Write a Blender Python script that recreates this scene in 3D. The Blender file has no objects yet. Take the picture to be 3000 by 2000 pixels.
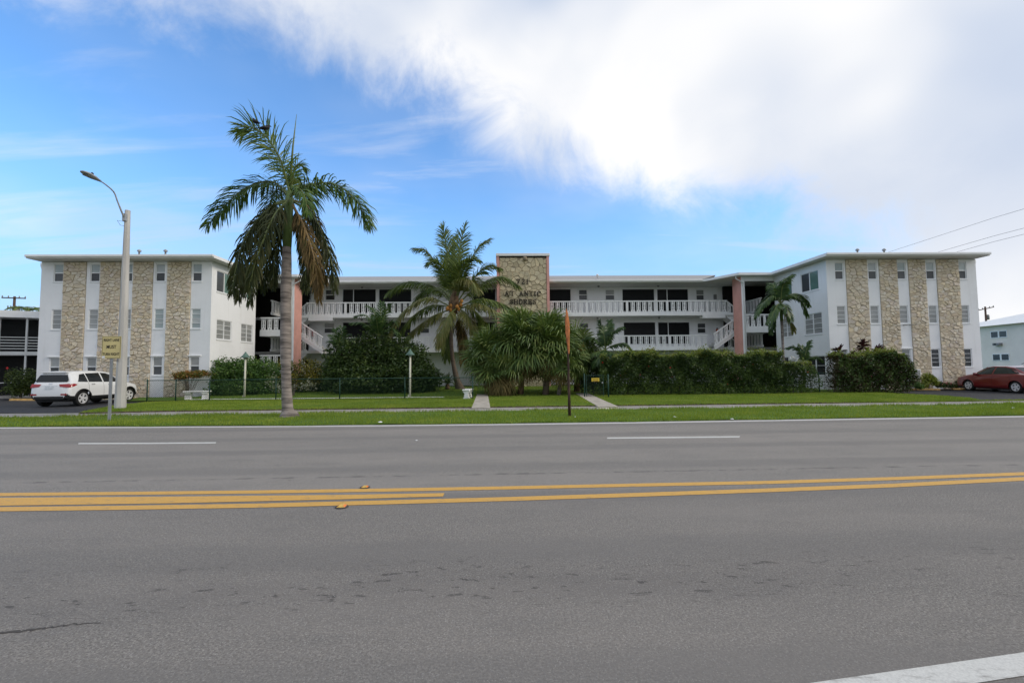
import bpy, math, random
import numpy as np
from mathutils import Matrix, Vector

random.seed(7)
RNG = np.random.default_rng(7)
PI = math.pi
sc = bpy.context.scene
COL = sc.collection

# ------------------------------------------------------------------ camera
CAM_H = 1.65
F_PX = 1340.0                       # focal length in pixels of a 3000 px wide picture
PITCH = math.atan(76.0 / F_PX)
ROLL = 0.0100
fwd = Vector((0, math.cos(PITCH), math.sin(PITCH)))
up0 = Vector((0, -math.sin(PITCH), math.cos(PITCH)))
rt0 = Vector((1, 0, 0))
upv = up0 * math.cos(ROLL) + rt0 * math.sin(ROLL)
rtv = rt0 * math.cos(ROLL) - up0 * math.sin(ROLL)
cam_data = bpy.data.cameras.new('camera')
cam = bpy.data.objects.new('camera', cam_data)
COL.objects.link(cam)
m3 = Matrix((rtv, upv, -fwd)).transposed()
cam.matrix_world = Matrix.Translation((0, 0, CAM_H)) @ m3.to_4x4()
cam_data.sensor_fit = 'HORIZONTAL'
cam_data.sensor_width = 36.0
cam_data.lens = 36.0 * F_PX / 3000.0
cam_data.clip_start = 0.05
cam_data.clip_end = 4000.0
sc.camera = cam

# ------------------------------------------------------------------ exposure
sc.render.engine = 'CYCLES'
sc.view_settings.view_transform = 'Standard'
sc.view_settings.look = 'None'
sc.view_settings.gamma = 1.0
sc.view_settings.use_curve_mapping = False
sc.view_settings.exposure = 0.50
sc.cycles.max_bounces = 8
sc.cycles.diffuse_bounces = 4
sc.cycles.glossy_bounces = 4
sc.cycles.transmission_bounces = 6
sc.cycles.transparent_max_bounces = 12
sc.cycles.use_denoising = True
sc.cycles.sample_clamp_indirect = 8.0

# ------------------------------------------------------------------ sun and sky
SUN_EL = math.radians(30.0)
SUN_AZ = math.radians(98.0)         # measured from +Y towards +X: to the right of the street, behind thin cloud
sun_dir = Vector((math.sin(SUN_AZ) * math.cos(SUN_EL), math.cos(SUN_AZ) * math.cos(SUN_EL), math.sin(SUN_EL)))
sl = bpy.data.lights.new('sun', 'SUN')
sl.energy = 1.2
sl.angle = math.radians(18.0)
sl.color = (1.0, 0.90, 0.76)
sun = bpy.data.objects.new('sun', sl)
COL.objects.link(sun)
sun.rotation_euler = (-sun_dir).to_track_quat('-Z', 'Y').to_euler()
sun.location = sun_dir * 100

SKY_STRENGTH = 0.14
world = bpy.data.worlds.new('World')
sc.world = world
world.use_nodes = True
wn = world.node_tree
for n in list(wn.nodes):
    wn.nodes.remove(n)


class NB:
    """small helper to write node graphs as expressions"""
    def __init__(self, tree):
        self.t = tree

    def node(self, typ, **kw):
        n = self.t.nodes.new(typ)
        for k, v in kw.items():
            setattr(n, k, v)
        return n

    def put(self, sock, v):
        if v is None:
            return
        if hasattr(v, 'is_linked') or hasattr(v, 'links'):
            self.t.links.new(v, sock)
        else:
            sock.default_value = v

    def math(self, op, a, b=None, c=None, clamp=False):
        n = self.node('ShaderNodeMath', operation=op, use_clamp=clamp)
        self.put(n.inputs[0], a)
        if b is not None:
            self.put(n.inputs[1], b)
        if c is not None:
            self.put(n.inputs[2], c)
        return n.outputs[0]

    def smooth(self, v, lo, hi, o0=0.0, o1=1.0):
        n = self.node('ShaderNodeMapRange', interpolation_type='SMOOTHSTEP')
        self.put(n.inputs[0], v)
        n.inputs[1].default_value = lo
        n.inputs[2].default_value = hi
        n.inputs[3].default_value = o0
        n.inputs[4].default_value = o1
        return n.outputs[0]

    def noise(self, vec, scale, detail=4, rough=0.5, dist=0.0, dim='3D'):
        n = self.node('ShaderNodeTexNoise', noise_dimensions=dim)
        self.put(n.inputs['Vector'], vec)
        n.inputs['Scale'].default_value = scale
        n.inputs['Detail'].default_value = detail
        n.inputs['Roughness'].default_value = rough
        n.inputs['Distortion'].default_value = dist
        return n.outputs['Fac']

    def mapping(self, vec, loc=(0, 0, 0), rot=(0, 0, 0), scale=(1, 1, 1)):
        n = self.node('ShaderNodeMapping')
        self.put(n.inputs[0], vec)
        n.inputs[1].default_value = loc
        n.inputs[2].default_value = rot
        n.inputs[3].default_value = scale
        return n.outputs[0]

    def mix(self, fac, a, b, blend='MIX'):
        n = self.node('ShaderNodeMix', data_type='RGBA', blend_type=blend)
        self.put(n.inputs[0], fac)
        self.put(n.inputs[6], a if not isinstance(a, tuple) else (*a[:3], 1))
        self.put(n.inputs[7], b if not isinstance(b, tuple) else (*b[:3], 1))
        return n.outputs[2]


W = NB(wn)
tc = W.node('ShaderNodeTexCoord')
D = tc.outputs['Generated']
sep = W.node('ShaderNodeSeparateXYZ')
wn.links.new(D, sep.inputs[0])
dx, dy, dz = sep.outputs
zc = W.math('MAXIMUM', dz, 0.03)
zp = W.math('ADD', zc, 0.10)
cp = W.node('ShaderNodeCombineXYZ')
wn.links.new(W.math('DIVIDE', dx, zp), cp.inputs[0])
wn.links.new(W.math('DIVIDE', dy, zp), cp.inputs[1])
P = cp.outputs[0]
sky = W.node('ShaderNodeTexSky', sky_type='NISHITA')
sky.sun_disc = False
sky.sun_elevation = SUN_EL
sky.sun_rotation = SUN_AZ
sky.altitude = 0
sky.air_density = 1.0
sky.dust_density = 0.6
sky.ozone_density = 2.2
# bank of cloud whose edge runs diagonally overhead
edge = W.math('ADD', W.math('ADD', W.math('MULTIPLY', dz, 1.93), W.math('MULTIPLY', dx, 0.75)), W.math('MULTIPLY', dy, -1.0))
side = W.math('MULTIPLY', W.math('SUBTRACT', dx, W.math('MULTIPLY', dy, 0.78)), 1.5)
edge = W.math('MAXIMUM', edge, side)
nbig = W.noise(W.mapping(D, loc=(15.7, 7.7, 10.6)), 2.2, 3, 0.5)
nmid = W.noise(W.mapping(D, loc=(6.3, 11.2, 6.2)), 6.0, 9, 0.63, 0.4)
mfac = W.math('ADD', edge, W.math('ADD', W.math('MULTIPLY', W.math('SUBTRACT', nbig, 0.5), 0.55), W.math('MULTIPLY', W.math('SUBTRACT', nmid, 0.5), 0.62)))
cover = W.smooth(mfac, -0.13, 0.22)
# thin streaks in the clear part
Ps = W.mapping(P, loc=(10.2, 17.4, 0), rot=(0, 0, math.radians(38)), scale=(0.30, 1.5, 1.0))
streak = W.noise(Ps, 1.6, 7, 0.6, 0.6)
streak2 = W.noise(W.mapping(P, loc=(20.8, 9.6, 0)), 0.8, 4, 0.5)
wisp = W.smooth(W.math('MULTIPLY', streak, W.math('ADD', streak2, 0.35)), 0.38, 0.68, 0.0, 0.50)
veil = W.smooth(streak2, 0.38, 0.78, 0.0, 0.26)
thin = W.math('MAXIMUM', wisp, veil)
allc = W.math('ADD', cover, W.math('MULTIPLY', W.math('SUBTRACT', 1.0, cover), thin), clamp=True)
# cloud light: thick grey bellies, bright edges and a brighter side towards the sun
nlight = W.noise(W.mapping(D, loc=(31.2, 9.8, 6.4)), 2.2, 3, 0.45, 0.2)
vd = W.node('ShaderNodeVectorMath', operation='DOT_PRODUCT')
wn.links.new(D, vd.inputs[0])
vd.inputs[1].default_value = sun_dir
glow = W.smooth(vd.outputs['Value'], 0.1, 1.0, 0.0, 1.0)
thick = W.smooth(mfac, 0.05, 0.55)
lum = W.math('ADD', W.smooth(nlight, 0.40, 0.68, 0.05, 0.95), W.math('MULTIPLY', glow, 0.18))
lum = W.math('SUBTRACT', lum, W.math('MULTIPLY', thick, 0.22))
ccol = W.mix(W.math('MAXIMUM', 0.0, lum, clamp=True), (3.15, 3.55, 4.3), (5.5, 5.42, 5.32))
skyc = W.mix(1.0, sky.outputs[0], (0.78, 1.13, 1.40), 'MULTIPLY')
skyc = W.mix(W.smooth(dz, 0.42, 0.02, 0.0, 0.85), skyc, (2.0, 3.3, 5.1))      # moist pale air near the horizon
skymix = W.mix(allc, skyc, ccol)
bg = W.node('ShaderNodeBackground')
wn.links.new(skymix, bg.inputs[0])
bg.inputs[1].default_value = SKY_STRENGTH
wo = W.node('ShaderNodeOutputWorld')
wn.links.new(bg.outputs[0], wo.inputs[0])


# ------------------------------------------------------------------ placing helpers
BETA = math.radians(1.7)            # the apartment block and the pavement are turned a little from the picture plane
CB, SB = math.cos(BETA), math.sin(BETA)


def ray(px, py):
    return fwd + rtv * ((px - 1500.0) / F_PX) + upv * ((1000.0 - py) / F_PX)


def ground(px, py, z=0.0):
    """point of the ground seen at a picture position"""
    d = ray(px, py)
    t = (z - CAM_H) / d.z
    return Vector((d.x * t, d.y * t, z))


def at(px, py, y):
    """point at world depth y seen at a picture position"""
    d = ray(px, py)
    t = y / d.y
    return Vector((d.x * t, y, CAM_H + d.z * t))


def onv(px, py, v):
    """(u, z) on the plane at depth v of the turned building frame"""
    d = ray(px, py)
    dv = -d.x * SB + d.y * CB
    t = v / dv
    return (d.x * CB + d.y * SB) * t, CAM_H + d.z * t


def uv2w(u, v, z=0.0):
    return Vector((u * CB - v * SB, u * SB + v * CB, z))


# ------------------------------------------------------------------ mesh helpers
class MB:
    def __init__(self):
        self.v = []
        self.f = []
        self.m = []

    def add(self, vs, fs, mi=0):
        o = len(self.v)
        self.v.extend(tuple(p) for p in vs)
        self.f.extend(tuple(i + o for i in f) for f in fs)
        self.m.extend([mi] * len(fs))
        return self

    def box(self, x0, x1, y0, y1, z0, z1, mi=0):
        vs = [(x0, y0, z0), (x1, y0, z0), (x1, y1, z0), (x0, y1, z0), (x0, y0, z1), (x1, y0, z1), (x1, y1, z1), (x0, y1, z1)]
        fs = [(0, 3, 2, 1), (4, 5, 6, 7), (0, 1, 5, 4), (1, 2, 6, 5), (2, 3, 7, 6), (3, 0, 4, 7)]
        return self.add(vs, fs, mi)

    def bbox(self, x0, x1, y0, y1, z0, z1, b=0.02, mi=0):
        """box with chamfered edges (24 corner points)"""
        vs = []
        idx = {}
        for sx, X in ((-1, x0), (1, x1)):
            for sy, Y in ((-1, y0), (1, y1)):
                for sz, Z in ((-1, z0), (1, z1)):
                    for ax in range(3):
                        p = [X - sx * b, Y - sy * b, Z - sz * b]
                        p[ax] = (X, Y, Z)[ax]
                        idx[(sx, sy, sz, ax)] = len(vs)
                        vs.append(tuple(p))
        fs = []
        S = (-1, 1)
        for s in S:
            fs.append([idx[(s, a, c, 0)] for a, c in ((-1, -1), (1, -1), (1, 1), (-1, 1))])
            fs.append([idx[(a, s, c, 1)] for a, c in ((-1, -1), (1, -1), (1, 1), (-1, 1))])
            fs.append([idx[(a, c, s, 2)] for a, c in ((-1, -1), (1, -1), (1, 1), (-1, 1))])
        for a in S:
            for c in S:
                fs.append([idx[(-1, a, c, 1)], idx[(1, a, c, 1)], idx[(1, a, c, 2)], idx[(-1, a, c, 2)]])
                fs.append([idx[(a, -1, c, 0)], idx[(a, 1, c, 0)], idx[(a, 1, c, 2)], idx[(a, -1, c, 2)]])
                fs.append([idx[(a, c, -1, 0)], idx[(a, c, 1, 0)], idx[(a, c, 1, 1)], idx[(a, c, -1, 1)]])
                for d in S:
                    fs.append([idx[(a, c, d, 0)], idx[(a, c, d, 1)], idx[(a, c, d, 2)]])
        return self.add(vs, fs, mi)

    def tube(self, pts, rads, n=8, cap=True, mi=0):
        pts = [Vector(p) for p in pts]
        if not hasattr(rads, '__len__'):
            rads = [rads] * len(pts)
        rings = []
        prev = None
        for i, p in enumerate(pts):
            t = (pts[min(i + 1, len(pts) - 1)] - pts[max(i - 1, 0)]).normalized()
            if prev is None:
                a = Vector((0, 0, 1)) if abs(t.z) < 0.9 else Vector((1, 0, 0))
                s = t.cross(a).normalized()
            else:
                s = (prev - t * prev.dot(t)).normalized()
            prev = s
            b = t.cross(s)
            rings.append([p + (s * math.cos(2 * PI * k / n) + b * math.sin(2 * PI * k / n)) * rads[i] for k in range(n)])
        vs = [q for r in rings for q in r]
        fs = []
        for i in range(len(rings) - 1):
            for k in range(n):
                k2 = (k + 1) % n
                fs.append((i * n + k, i * n + k2, (i + 1) * n + k2, (i + 1) * n + k))
        if cap:
            fs.append(tuple(range(n - 1, -1, -1)))
            fs.append(tuple((len(rings) - 1) * n + k for k in range(n)))
        return self.add(vs, fs, mi)

    def lathe(self, prof, c=(0, 0, 0), n=16, mi=0, cap=True):
        """profile of (r, z) turned about z"""
        vs = []
        fs = []
        for r, z in prof:
            for k in range(n):
                a = 2 * PI * k / n
                vs.append((c[0] + r * math.cos(a), c[1] + r * math.sin(a), c[2] + z))
        for i in range(len(prof) - 1):
            for k in range(n):
                k2 = (k + 1) % n
                fs.append((i * n + k, i * n + k2, (i + 1) * n + k2, (i + 1) * n + k))
        if cap:
            fs.append(tuple(range(n - 1, -1, -1)))
            fs.append(tuple((len(prof) - 1) * n + k for k in range(n)))
        return self.add(vs, fs, mi)

    def prism(self, poly, axis, a0, a1, mi=0):
        """polygon (two coordinates) pushed along an axis: 'x' poly=(y,z), 'y' poly=(x,z), 'z' poly=(x,y)"""
        n = len(poly)

        def mk(p, a):
            return {'x': (a, p[0], p[1]), 'y': (p[0], a, p[1]), 'z': (p[0], p[1], a)}[axis]
        vs = [mk(p, a0) for p in poly] + [mk(p, a1) for p in poly]
        fs = [tuple(range(n)), tuple(range(2 * n - 1, n - 1, -1))]
        for k in range(n):
            k2 = (k + 1) % n
            fs.append((k, k + n, k2 + n, k2))
        return self.add(vs, fs, mi)

    def build(self, name, mat, parent=None, origin=None, smooth=False, fixn=True):
        me = bpy.data.meshes.new(name)
        if origin is not None:
            ox, oy, oz = origin
            vs = [(a - ox, b - oy, c - oz) for a, b, c in self.v]
        else:
            vs = self.v
        me.from_pydata(vs, [], self.f)
        mats = mat if isinstance(mat, (list, tuple)) else [mat]
        for mm in mats:
            me.materials.append(mm)
        if len(mats) > 1:
            me.polygons.foreach_set('material_index', self.m)
        if fixn:
            import bmesh
            bm = bmesh.new()
            bm.from_mesh(me)
            bmesh.ops.recalc_face_normals(bm, faces=bm.faces)
            bm.to_mesh(me)
            bm.free()
        if smooth:
            me.polygons.foreach_set('use_smooth', [True] * len(me.polygons))
        me.update()
        return link(name, me, parent)


def link(name, data, parent=None, loc=None, rotz=None):
    o = bpy.data.objects.new(name, data)
    COL.objects.link(o)
    if parent is not None:
        o.parent = parent
    if loc is not None:
        o.location = loc
    if rotz is not None:
        o.rotation_euler = (0, 0, rotz)
    return o


def arrays_mesh(name, V, F, mat, smooth=False):
    """fast mesh from numpy arrays, F is (n,k) with constant k"""
    me = bpy.data.meshes.new(name)
    V = np.asarray(V, dtype=np.float32)
    F = np.asarray(F, dtype=np.int32)
    k = F.shape[1]
    me.vertices.add(len(V))
    me.vertices.foreach_set('co', V.ravel())
    me.loops.add(F.size)
    me.loops.foreach_set('vertex_index', F.ravel())
    me.polygons.add(len(F))
    me.polygons.foreach_set('loop_start', np.arange(len(F), dtype=np.int32) * k)
    me.polygons.foreach_set('loop_total', np.full(len(F), k, dtype=np.int32))
    if smooth:
        me.polygons.foreach_set('use_smooth', np.ones(len(F), dtype=bool))
    me.materials.append(mat)
    me.update(calc_edges=True)
    return me


def empty(name, loc, rotz=0.0):
    o = bpy.data.objects.new(name, None)
    COL.objects.link(o)
    o.location = loc
    o.rotation_euler = (0, 0, rotz)
    o.empty_display_size = 0.3
    return o


def tag(o, label=None, cat=None, group=None, kind=None):
    if label:
        o['label'] = label
    if cat:
        o['category'] = cat
    if group:
        o['group'] = group
    if kind:
        o['kind'] = kind
    return o


# ------------------------------------------------------------------ materials
def newmat(name):
    m = bpy.data.materials.new(name)
    m.use_nodes = True
    b = NB(m.node_tree)
    p = m.node_tree.nodes['Principled BSDF']
    return m, b, p


def plain(name, col, rough=0.6, var=0.0, scale=4.0, spec=0.3, metal=0.0, bump=0.0, bscale=60.0, col2=None, detail=5, stretch=(1, 1, 1), coat=0.0):
    m, b, p = newmat(name)
    p.inputs['Roughness'].default_value = rough
    p.inputs['Specular IOR Level'].default_value = spec
    p.inputs['Metallic'].default_value = metal
    p.inputs['Coat Weight'].default_value = coat
    p.inputs['Coat Roughness'].default_value = 0.05
    t = b.node('ShaderNodeTexCoord')
    if var or col2:
        g = b.node('ShaderNodeNewGeometry')
        v = b.mapping(g.outputs['Position'], scale=stretch)
        n = b.noise(v, scale, detail, 0.6)
        lo = tuple(c * (1 - var) for c in col)
        hi = col2 if col2 else tuple(min(1, c * (1 + var)) for c in col)
        c = b.mix(b.smooth(n, 0.3, 0.7), lo, hi)
        m.node_tree.links.new(c, p.inputs['Base Color'])
    else:
        p.inputs['Base Color'].default_value = (*col, 1)
    if bump:
        g2 = b.node('ShaderNodeNewGeometry')
        bn = b.node('ShaderNodeBump')
        bn.inputs['Strength'].default_value = bump
        bn.inputs['Distance'].default_value = 0.02
        m.node_tree.links.new(b.noise(g2.outputs['Position'], bscale, 4, 0.6), bn.inputs['Height'])
        m.node_tree.links.new(bn.outputs[0], p.inputs['Normal'])
    return m


def ramp(b, fac, stops):
    r = b.node('ShaderNodeValToRGB')
    el = r.color_ramp.elements
    while len(el) < len(stops):
        el.new(0.5)
    for e, (pos, c) in zip(el, stops):
        e.position = pos
        e.color = (*c, 1)
    b.put(r.inputs[0], fac)
    return r.outputs[0]


def leafmat(name, cols, trans=0.25, rough=0.45, spec=0.35, patch=1.6):
    """colour differs leaf by leaf, with slow patches through the plant"""
    m, b, p = newmat(name)
    g = b.node('ShaderNodeNewGeometry')
    oi = b.node('ShaderNodeObjectInfo')
    n = b.noise(g.outputs['Position'], patch, 2, 0.5)
    r = b.math('FRACT', b.math('ADD', g.outputs['Random Per Island'], oi.outputs['Random']))
    f = b.math('ADD', b.math('MULTIPLY', r, 0.62), b.math('MULTIPLY', b.smooth(n, 0.3, 0.7), 0.38))
    k = len(cols)
    c = ramp(b, f, [(i / (k - 1), cc) for i, cc in enumerate(cols)])
    m.node_tree.links.new(c, p.inputs['Base Color'])
    p.inputs['Roughness'].default_value = rough
    p.inputs['Specular IOR Level'].default_value = spec
    tr = b.node('ShaderNodeBsdfTranslucent')
    cm = b.mix(1.0, c, (1.0, 1.0, 0.55), 'MULTIPLY')
    m.node_tree.links.new(cm, tr.inputs[0])
    mx = b.node('ShaderNodeMixShader')
    mx.inputs[0].default_value = trans
    m.node_tree.links.new(p.outputs[0], mx.inputs[1])
    m.node_tree.links.new(tr.outputs[0], mx.inputs[2])
    m.node_tree.links.new(mx.outputs[0], m.node_tree.nodes['Material Output'].inputs[0])
    return m


def stonemat(name, cols, stain=0.5):
    m, b, p = newmat(name)
    g = b.node('ShaderNodeNewGeometry')
    oi = b.node('ShaderNodeObjectInfo')
    r = b.math('FRACT', b.math('ADD', g.outputs['Random Per Island'], oi.outputs['Random']))
    k = len(cols)
    c = ramp(b, r, [(i / (k - 1), cc) for i, cc in enumerate(cols)])
    n = b.noise(g.outputs['Position'], 9.0, 6, 0.65)
    c = b.mix(b.smooth(n, 0.30, 0.75), c, tuple(x * (1 - stain) for x in cols[0]))
    n3 = b.noise(g.outputs['Position'], 0.9, 3, 0.6)
    c = b.mix(b.smooth(n3, 0.60, 0.8, 0, 0.22), c, (0.24, 0.18, 0.11))
    m.node_tree.links.new(c, p.inputs['Base Color'])
    p.inputs['Roughness'].default_value = 0.9
    p.inputs['Specular IOR Level'].default_value = 0.15
    bn = b.node('ShaderNodeBump')
    bn.inputs['Strength'].default_value = 0.5
    bn.inputs['Distance'].default_value = 0.02
    m.node_tree.links.new(b.noise(g.outputs['Position'], 26, 5, 0.65), bn.inputs['Height'])
    m.node_tree.links.new(bn.outputs[0], p.inputs['Normal'])
    return m


def asphalt_mat():
    m, b, p = newmat('asphalt')
    g = b.node('ShaderNodeNewGeometry')
    X = g.outputs['Position']
    fine = b.noise(X, 62.0, 4, 0.8)
    mid = b.noise(X, 17.0, 5, 0.65)
    big = b.noise(b.mapping(X, scale=(0.22, 1.0, 1)), 0.55, 5, 0.6)
    patch = b.noise(b.mapping(X, scale=(0.5, 1.2, 1), loc=(3, 7, 0)), 1.9, 6, 0.65)
    c = b.mix(b.smooth(fine, 0.36, 0.64), (0.098, 0.090, 0.080), (0.375, 0.347, 0.312))
    c = b.mix(b.smooth(mid, 0.38, 0.66, 0.0, 0.45), c, (0.150, 0.141, 0.132))
    c = b.mix(b.smooth(big, 0.35, 0.68, 0.0, 0.55), c, (0.285, 0.258, 0.230))
    c = b.mix(b.smooth(patch, 0.45, 0.72, 0.0, 0.30), c, (0.140, 0.132, 0.126))
    # distance across the road, for wheel tracks and lane tones
    sp = b.node('ShaderNodeSeparateXYZ')
    m.node_tree.links.new(X, sp.inputs[0])
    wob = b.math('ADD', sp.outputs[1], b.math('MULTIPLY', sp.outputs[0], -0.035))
    c = b.mix(b.smooth(wob, 6.3, 5.9, 0.0, 0.26), c, (0.098, 0.090, 0.083))      # near lanes darkened in the colour, imitating lens vignetting
    # oil drips along the near lane
    vs = b.mapping(X, rot=(0, 0, math.radians(-2.0)), scale=(1.0, 2.6, 1))
    drip = b.noise(vs, 5.2, 3, 0.62, 0.3)
    lane = b.math('MULTIPLY', b.smooth(wob, 3.05, 3.55), b.smooth(wob, 4.4, 3.75))
    patchy = b.noise(b.mapping(X, scale=(0.4, 1, 1), loc=(2, 0, 0)), 1.3, 3, 0.6)
    dmask = b.math('MULTIPLY', b.smooth(drip, 0.585, 0.655), b.math('MULTIPLY', lane, b.smooth(patchy, 0.36, 0.58)))
    few = b.math('MULTIPLY', b.smooth(b.noise(b.mapping(X, loc=(5, 1, 0), scale=(1, 2.2, 1)), 4.0, 2, 0.5), 0.745, 0.775), 0.55)
    dmask = b.math('MAXIMUM', dmask, few)
    c = b.mix(b.math('MULTIPLY', dmask, 0.72), c, (0.030, 0.027, 0.026))
    c = b.mix(b.math('MULTIPLY', lane, b.smooth(patchy, 0.3, 0.7, 0.05, 0.35)), c, (0.125, 0.115, 0.108))
    # paving seam close to the centre line
    seam = b.math('MULTIPLY', b.smooth(wob, 7.15, 7.20), b.smooth(wob, 7.30, 7.24))
    c = b.mix(b.math('MULTIPLY', seam, b.smooth(b.noise(X, 3.0, 3, 0.6), 0.4, 0.65, 0, 0.6)), c, (0.07, 0.066, 0.064))
    # pale aggregate
    vor = b.node('ShaderNodeTexVoronoi')
    vor.inputs['Scale'].default_value = 60.0
    m.node_tree.links.new(X, vor.inputs['Vector'])
    c = b.mix(b.smooth(vor.outputs['Distance'], 0.26, 0.12, 0, 0.55), c, (0.46, 0.44, 0.41))
    tyre = b.math('MULTIPLY', b.smooth(b.math('SINE', b.math('MULTIPLY', b.math('SUBTRACT', wob, 0.3), 3.6)), 0.2, 1.0), b.smooth(big, 0.25, 0.6, 0.12, 0.45))
    c = b.mix(tyre, c, (0.150, 0.142, 0.134))
    m.node_tree.links.new(c, p.inputs['Base Color'])
    p.inputs['Roughness'].default_value = 0.82
    p.inputs['Specular IOR Level'].default_value = 0.25
    bn = b.node('ShaderNodeBump')
    bn.inputs['Strength'].default_value = 0.6
    bn.inputs['Distance'].default_value = 0.006
    m.node_tree.links.new(fine, bn.inputs['Height'])
    m.node_tree.links.new(bn.outputs[0], p.inputs['Normal'])
    return m


def paint_mat(name, col):
    m, b, p = newmat(name)
    g = b.node('ShaderNodeNewGeometry')
    X = g.outputs['Position']
    fine = b.noise(X, 80.0, 3, 0.7)
    mid = b.noise(b.mapping(X, scale=(1, 3, 1)), 7.0, 5, 0.65)
    c = b.mix(b.smooth(fine, 0.3, 0.8), col, tuple(x * 0.75 for x in col))
    c = b.mix(b.smooth(mid, 0.52, 0.74, 0, 0.62), c, (0.17, 0.155, 0.14))
    m.node_tree.links.new(c, p.inputs['Base Color'])
    p.inputs['Roughness'].default_value = 0.7
    return m


def lawn_mat():
    m, b, p = newmat('lawn_soil')
    g = b.node('ShaderNodeNewGeometry')
    X = g.outputs['Position']
    n1 = b.noise(X, 1.3, 4, 0.6)
    n2 = b.noise(X, 30.0, 4, 0.7)
    c = b.mix(b.smooth(n2, 0.3, 0.7), (0.06, 0.11, 0.018), (0.11, 0.19, 0.035))
    c = b.mix(b.smooth(n1, 0.5, 0.75, 0, 0.4), c, (0.11, 0.13, 0.035))
    m.node_tree.links.new(c, p.inputs['Base Color'])
    p.inputs['Roughness'].default_value = 0.9
    p.inputs['Specular IOR Level'].default_value = 0.1
    return m


M = {}
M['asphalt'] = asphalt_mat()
M['lot'] = plain('parking_asphalt', (0.035, 0.036, 0.040), 0.8, 0.35, 6.0, bump=0.3, bscale=90)
M['white_line'] = paint_mat('white_road_paint', (0.62, 0.61, 0.57))
M['yellow_line'] = paint_mat('yellow_road_paint', (0.66, 0.37, 0.075))
M['concrete'] = plain('pavement_concrete', (0.31, 0.29, 0.26), 0.9, 0.22, 2.2, bump=0.25, bscale=70, detail=8)
M['path'] = plain('path_concrete', (0.42, 0.38, 0.32), 0.9, 0.2, 3.0, bump=0.25, bscale=70, detail=8)
M['house_wall'] = plain('cream_house_wall', (0.80, 0.73, 0.65), 0.9, 0.05, 0.5)
M['whitecurb'] = plain('white_painted_concrete', (0.76, 0.76, 0.74), 0.85, 0.2, 5.0, bump=0.3, bscale=40)
M['lawn'] = lawn_mat()
M['soil'] = plain('bare_soil', (0.09, 0.065, 0.045), 0.95, 0.4, 5.0, bump=0.5, bscale=30)
M['sand'] = plain('spilled_sand', (0.55, 0.50, 0.43), 0.95, 0.3, 8.0, bump=0.4, bscale=50)
M['stucco'] = plain('white_stucco', (0.82, 0.825, 0.83), 0.88, 0.04, 0.8, spec=0.2, bump=0.25, bscale=55)
def stucco_mat():
    m, b, p = newmat('white_stucco')
    g = b.node('ShaderNodeNewGeometry')
    X = g.outputs['Position']
    n1 = b.noise(X, 0.7, 4, 0.6)
    n2 = b.noise(b.mapping(X, scale=(3.2, 3.2, 0.22)), 1.5, 6, 0.65)
    n3 = b.noise(X, 6.0, 5, 0.7)
    c = b.mix(b.smooth(n1, 0.35, 0.7), (0.84, 0.845, 0.85), (0.79, 0.795, 0.80))
    c = b.mix(b.smooth(n2, 0.52, 0.72, 0.0, 0.20), c, (0.60, 0.59, 0.56))
    c = b.mix(b.smooth(n3, 0.62, 0.8, 0.0, 0.12), c, (0.66, 0.65, 0.63))
    m.node_tree.links.new(c, p.inputs['Base Color'])
    p.inputs['Roughness'].default_value = 0.9
    p.inputs['Specular IOR Level'].default_value = 0.15
    bn = b.node('ShaderNodeBump')
    bn.inputs['Strength'].default_value = 0.3
    bn.inputs['Distance'].default_value = 0.02
    m.node_tree.links.new(b.noise(X, 45, 5, 0.65), bn.inputs['Height'])
    m.node_tree.links.new(bn.outputs[0], p.inputs['Normal'])
    return m


def panemat(name, cols, rough, spec=0.5, scale=0.9):
    """every pane its own blind or curtain"""
    m, b, p = newmat(name)
    g = b.node('ShaderNodeNewGeometry')
    oi = b.node('ShaderNodeObjectInfo')
    k = len(cols)
    c = ramp(b, oi.outputs['Random'], [(i / (k - 1), cc) for i, cc in enumerate(cols)])
    n = b.noise(b.mapping(g.outputs['Position'], scale=(1, 1, 2.5)), scale, 4, 0.6)
    c = b.mix(b.smooth(n, 0.35, 0.7, 0.0, 0.4), c, tuple(x * 0.6 for x in cols[0]))
    m.node_tree.links.new(c, p.inputs['Base Color'])
    p.inputs['Roughness'].default_value = rough
    p.inputs['Specular IOR Level'].default_value = spec
    return m


M['stucco'] = stucco_mat()
M['trim'] = plain('white_trim_paint', (0.80, 0.80, 0.79), 0.6, 0.04, 2.0, bump=0.08, bscale=40)
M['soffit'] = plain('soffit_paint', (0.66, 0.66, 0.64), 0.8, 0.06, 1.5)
M['deck'] = plain('balcony_floor', (0.40, 0.40, 0.39), 0.85, 0.1, 2.0)
M['pink'] = plain('coral_stucco', (0.68, 0.36, 0.305), 0.88, 0.08, 1.2, spec=0.15, bump=0.25, bscale=50)
M['roof'] = plain('grey_shingles', (0.34, 0.335, 0.33), 0.95, 0.14, 7.0, bump=0.4, bscale=25)
M['mortar'] = plain('stone_mortar', (0.30, 0.245, 0.175), 0.95, 0.25, 6.0, bump=0.4, bscale=40)
M['stone'] = stonemat('tan_field_stone', [(0.64, 0.55, 0.40), (0.72, 0.65, 0.54), (0.58, 0.47, 0.34), (0.76, 0.71, 0.62), (0.68, 0.57, 0.38), (0.70, 0.62, 0.57), (0.54, 0.43, 0.31), (0.76, 0.68, 0.55)], 0.12)
M['flagstone'] = stonemat('tan_flagstone', [(0.60, 0.51, 0.33), (0.68, 0.59, 0.41), (0.56, 0.46, 0.30), (0.66, 0.58, 0.41), (0.72, 0.60, 0.37), (0.64, 0.55, 0.43)], 0.12)
M['frame'] = plain('white_window_frame', (0.78, 0.79, 0.79), 0.45)
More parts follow.
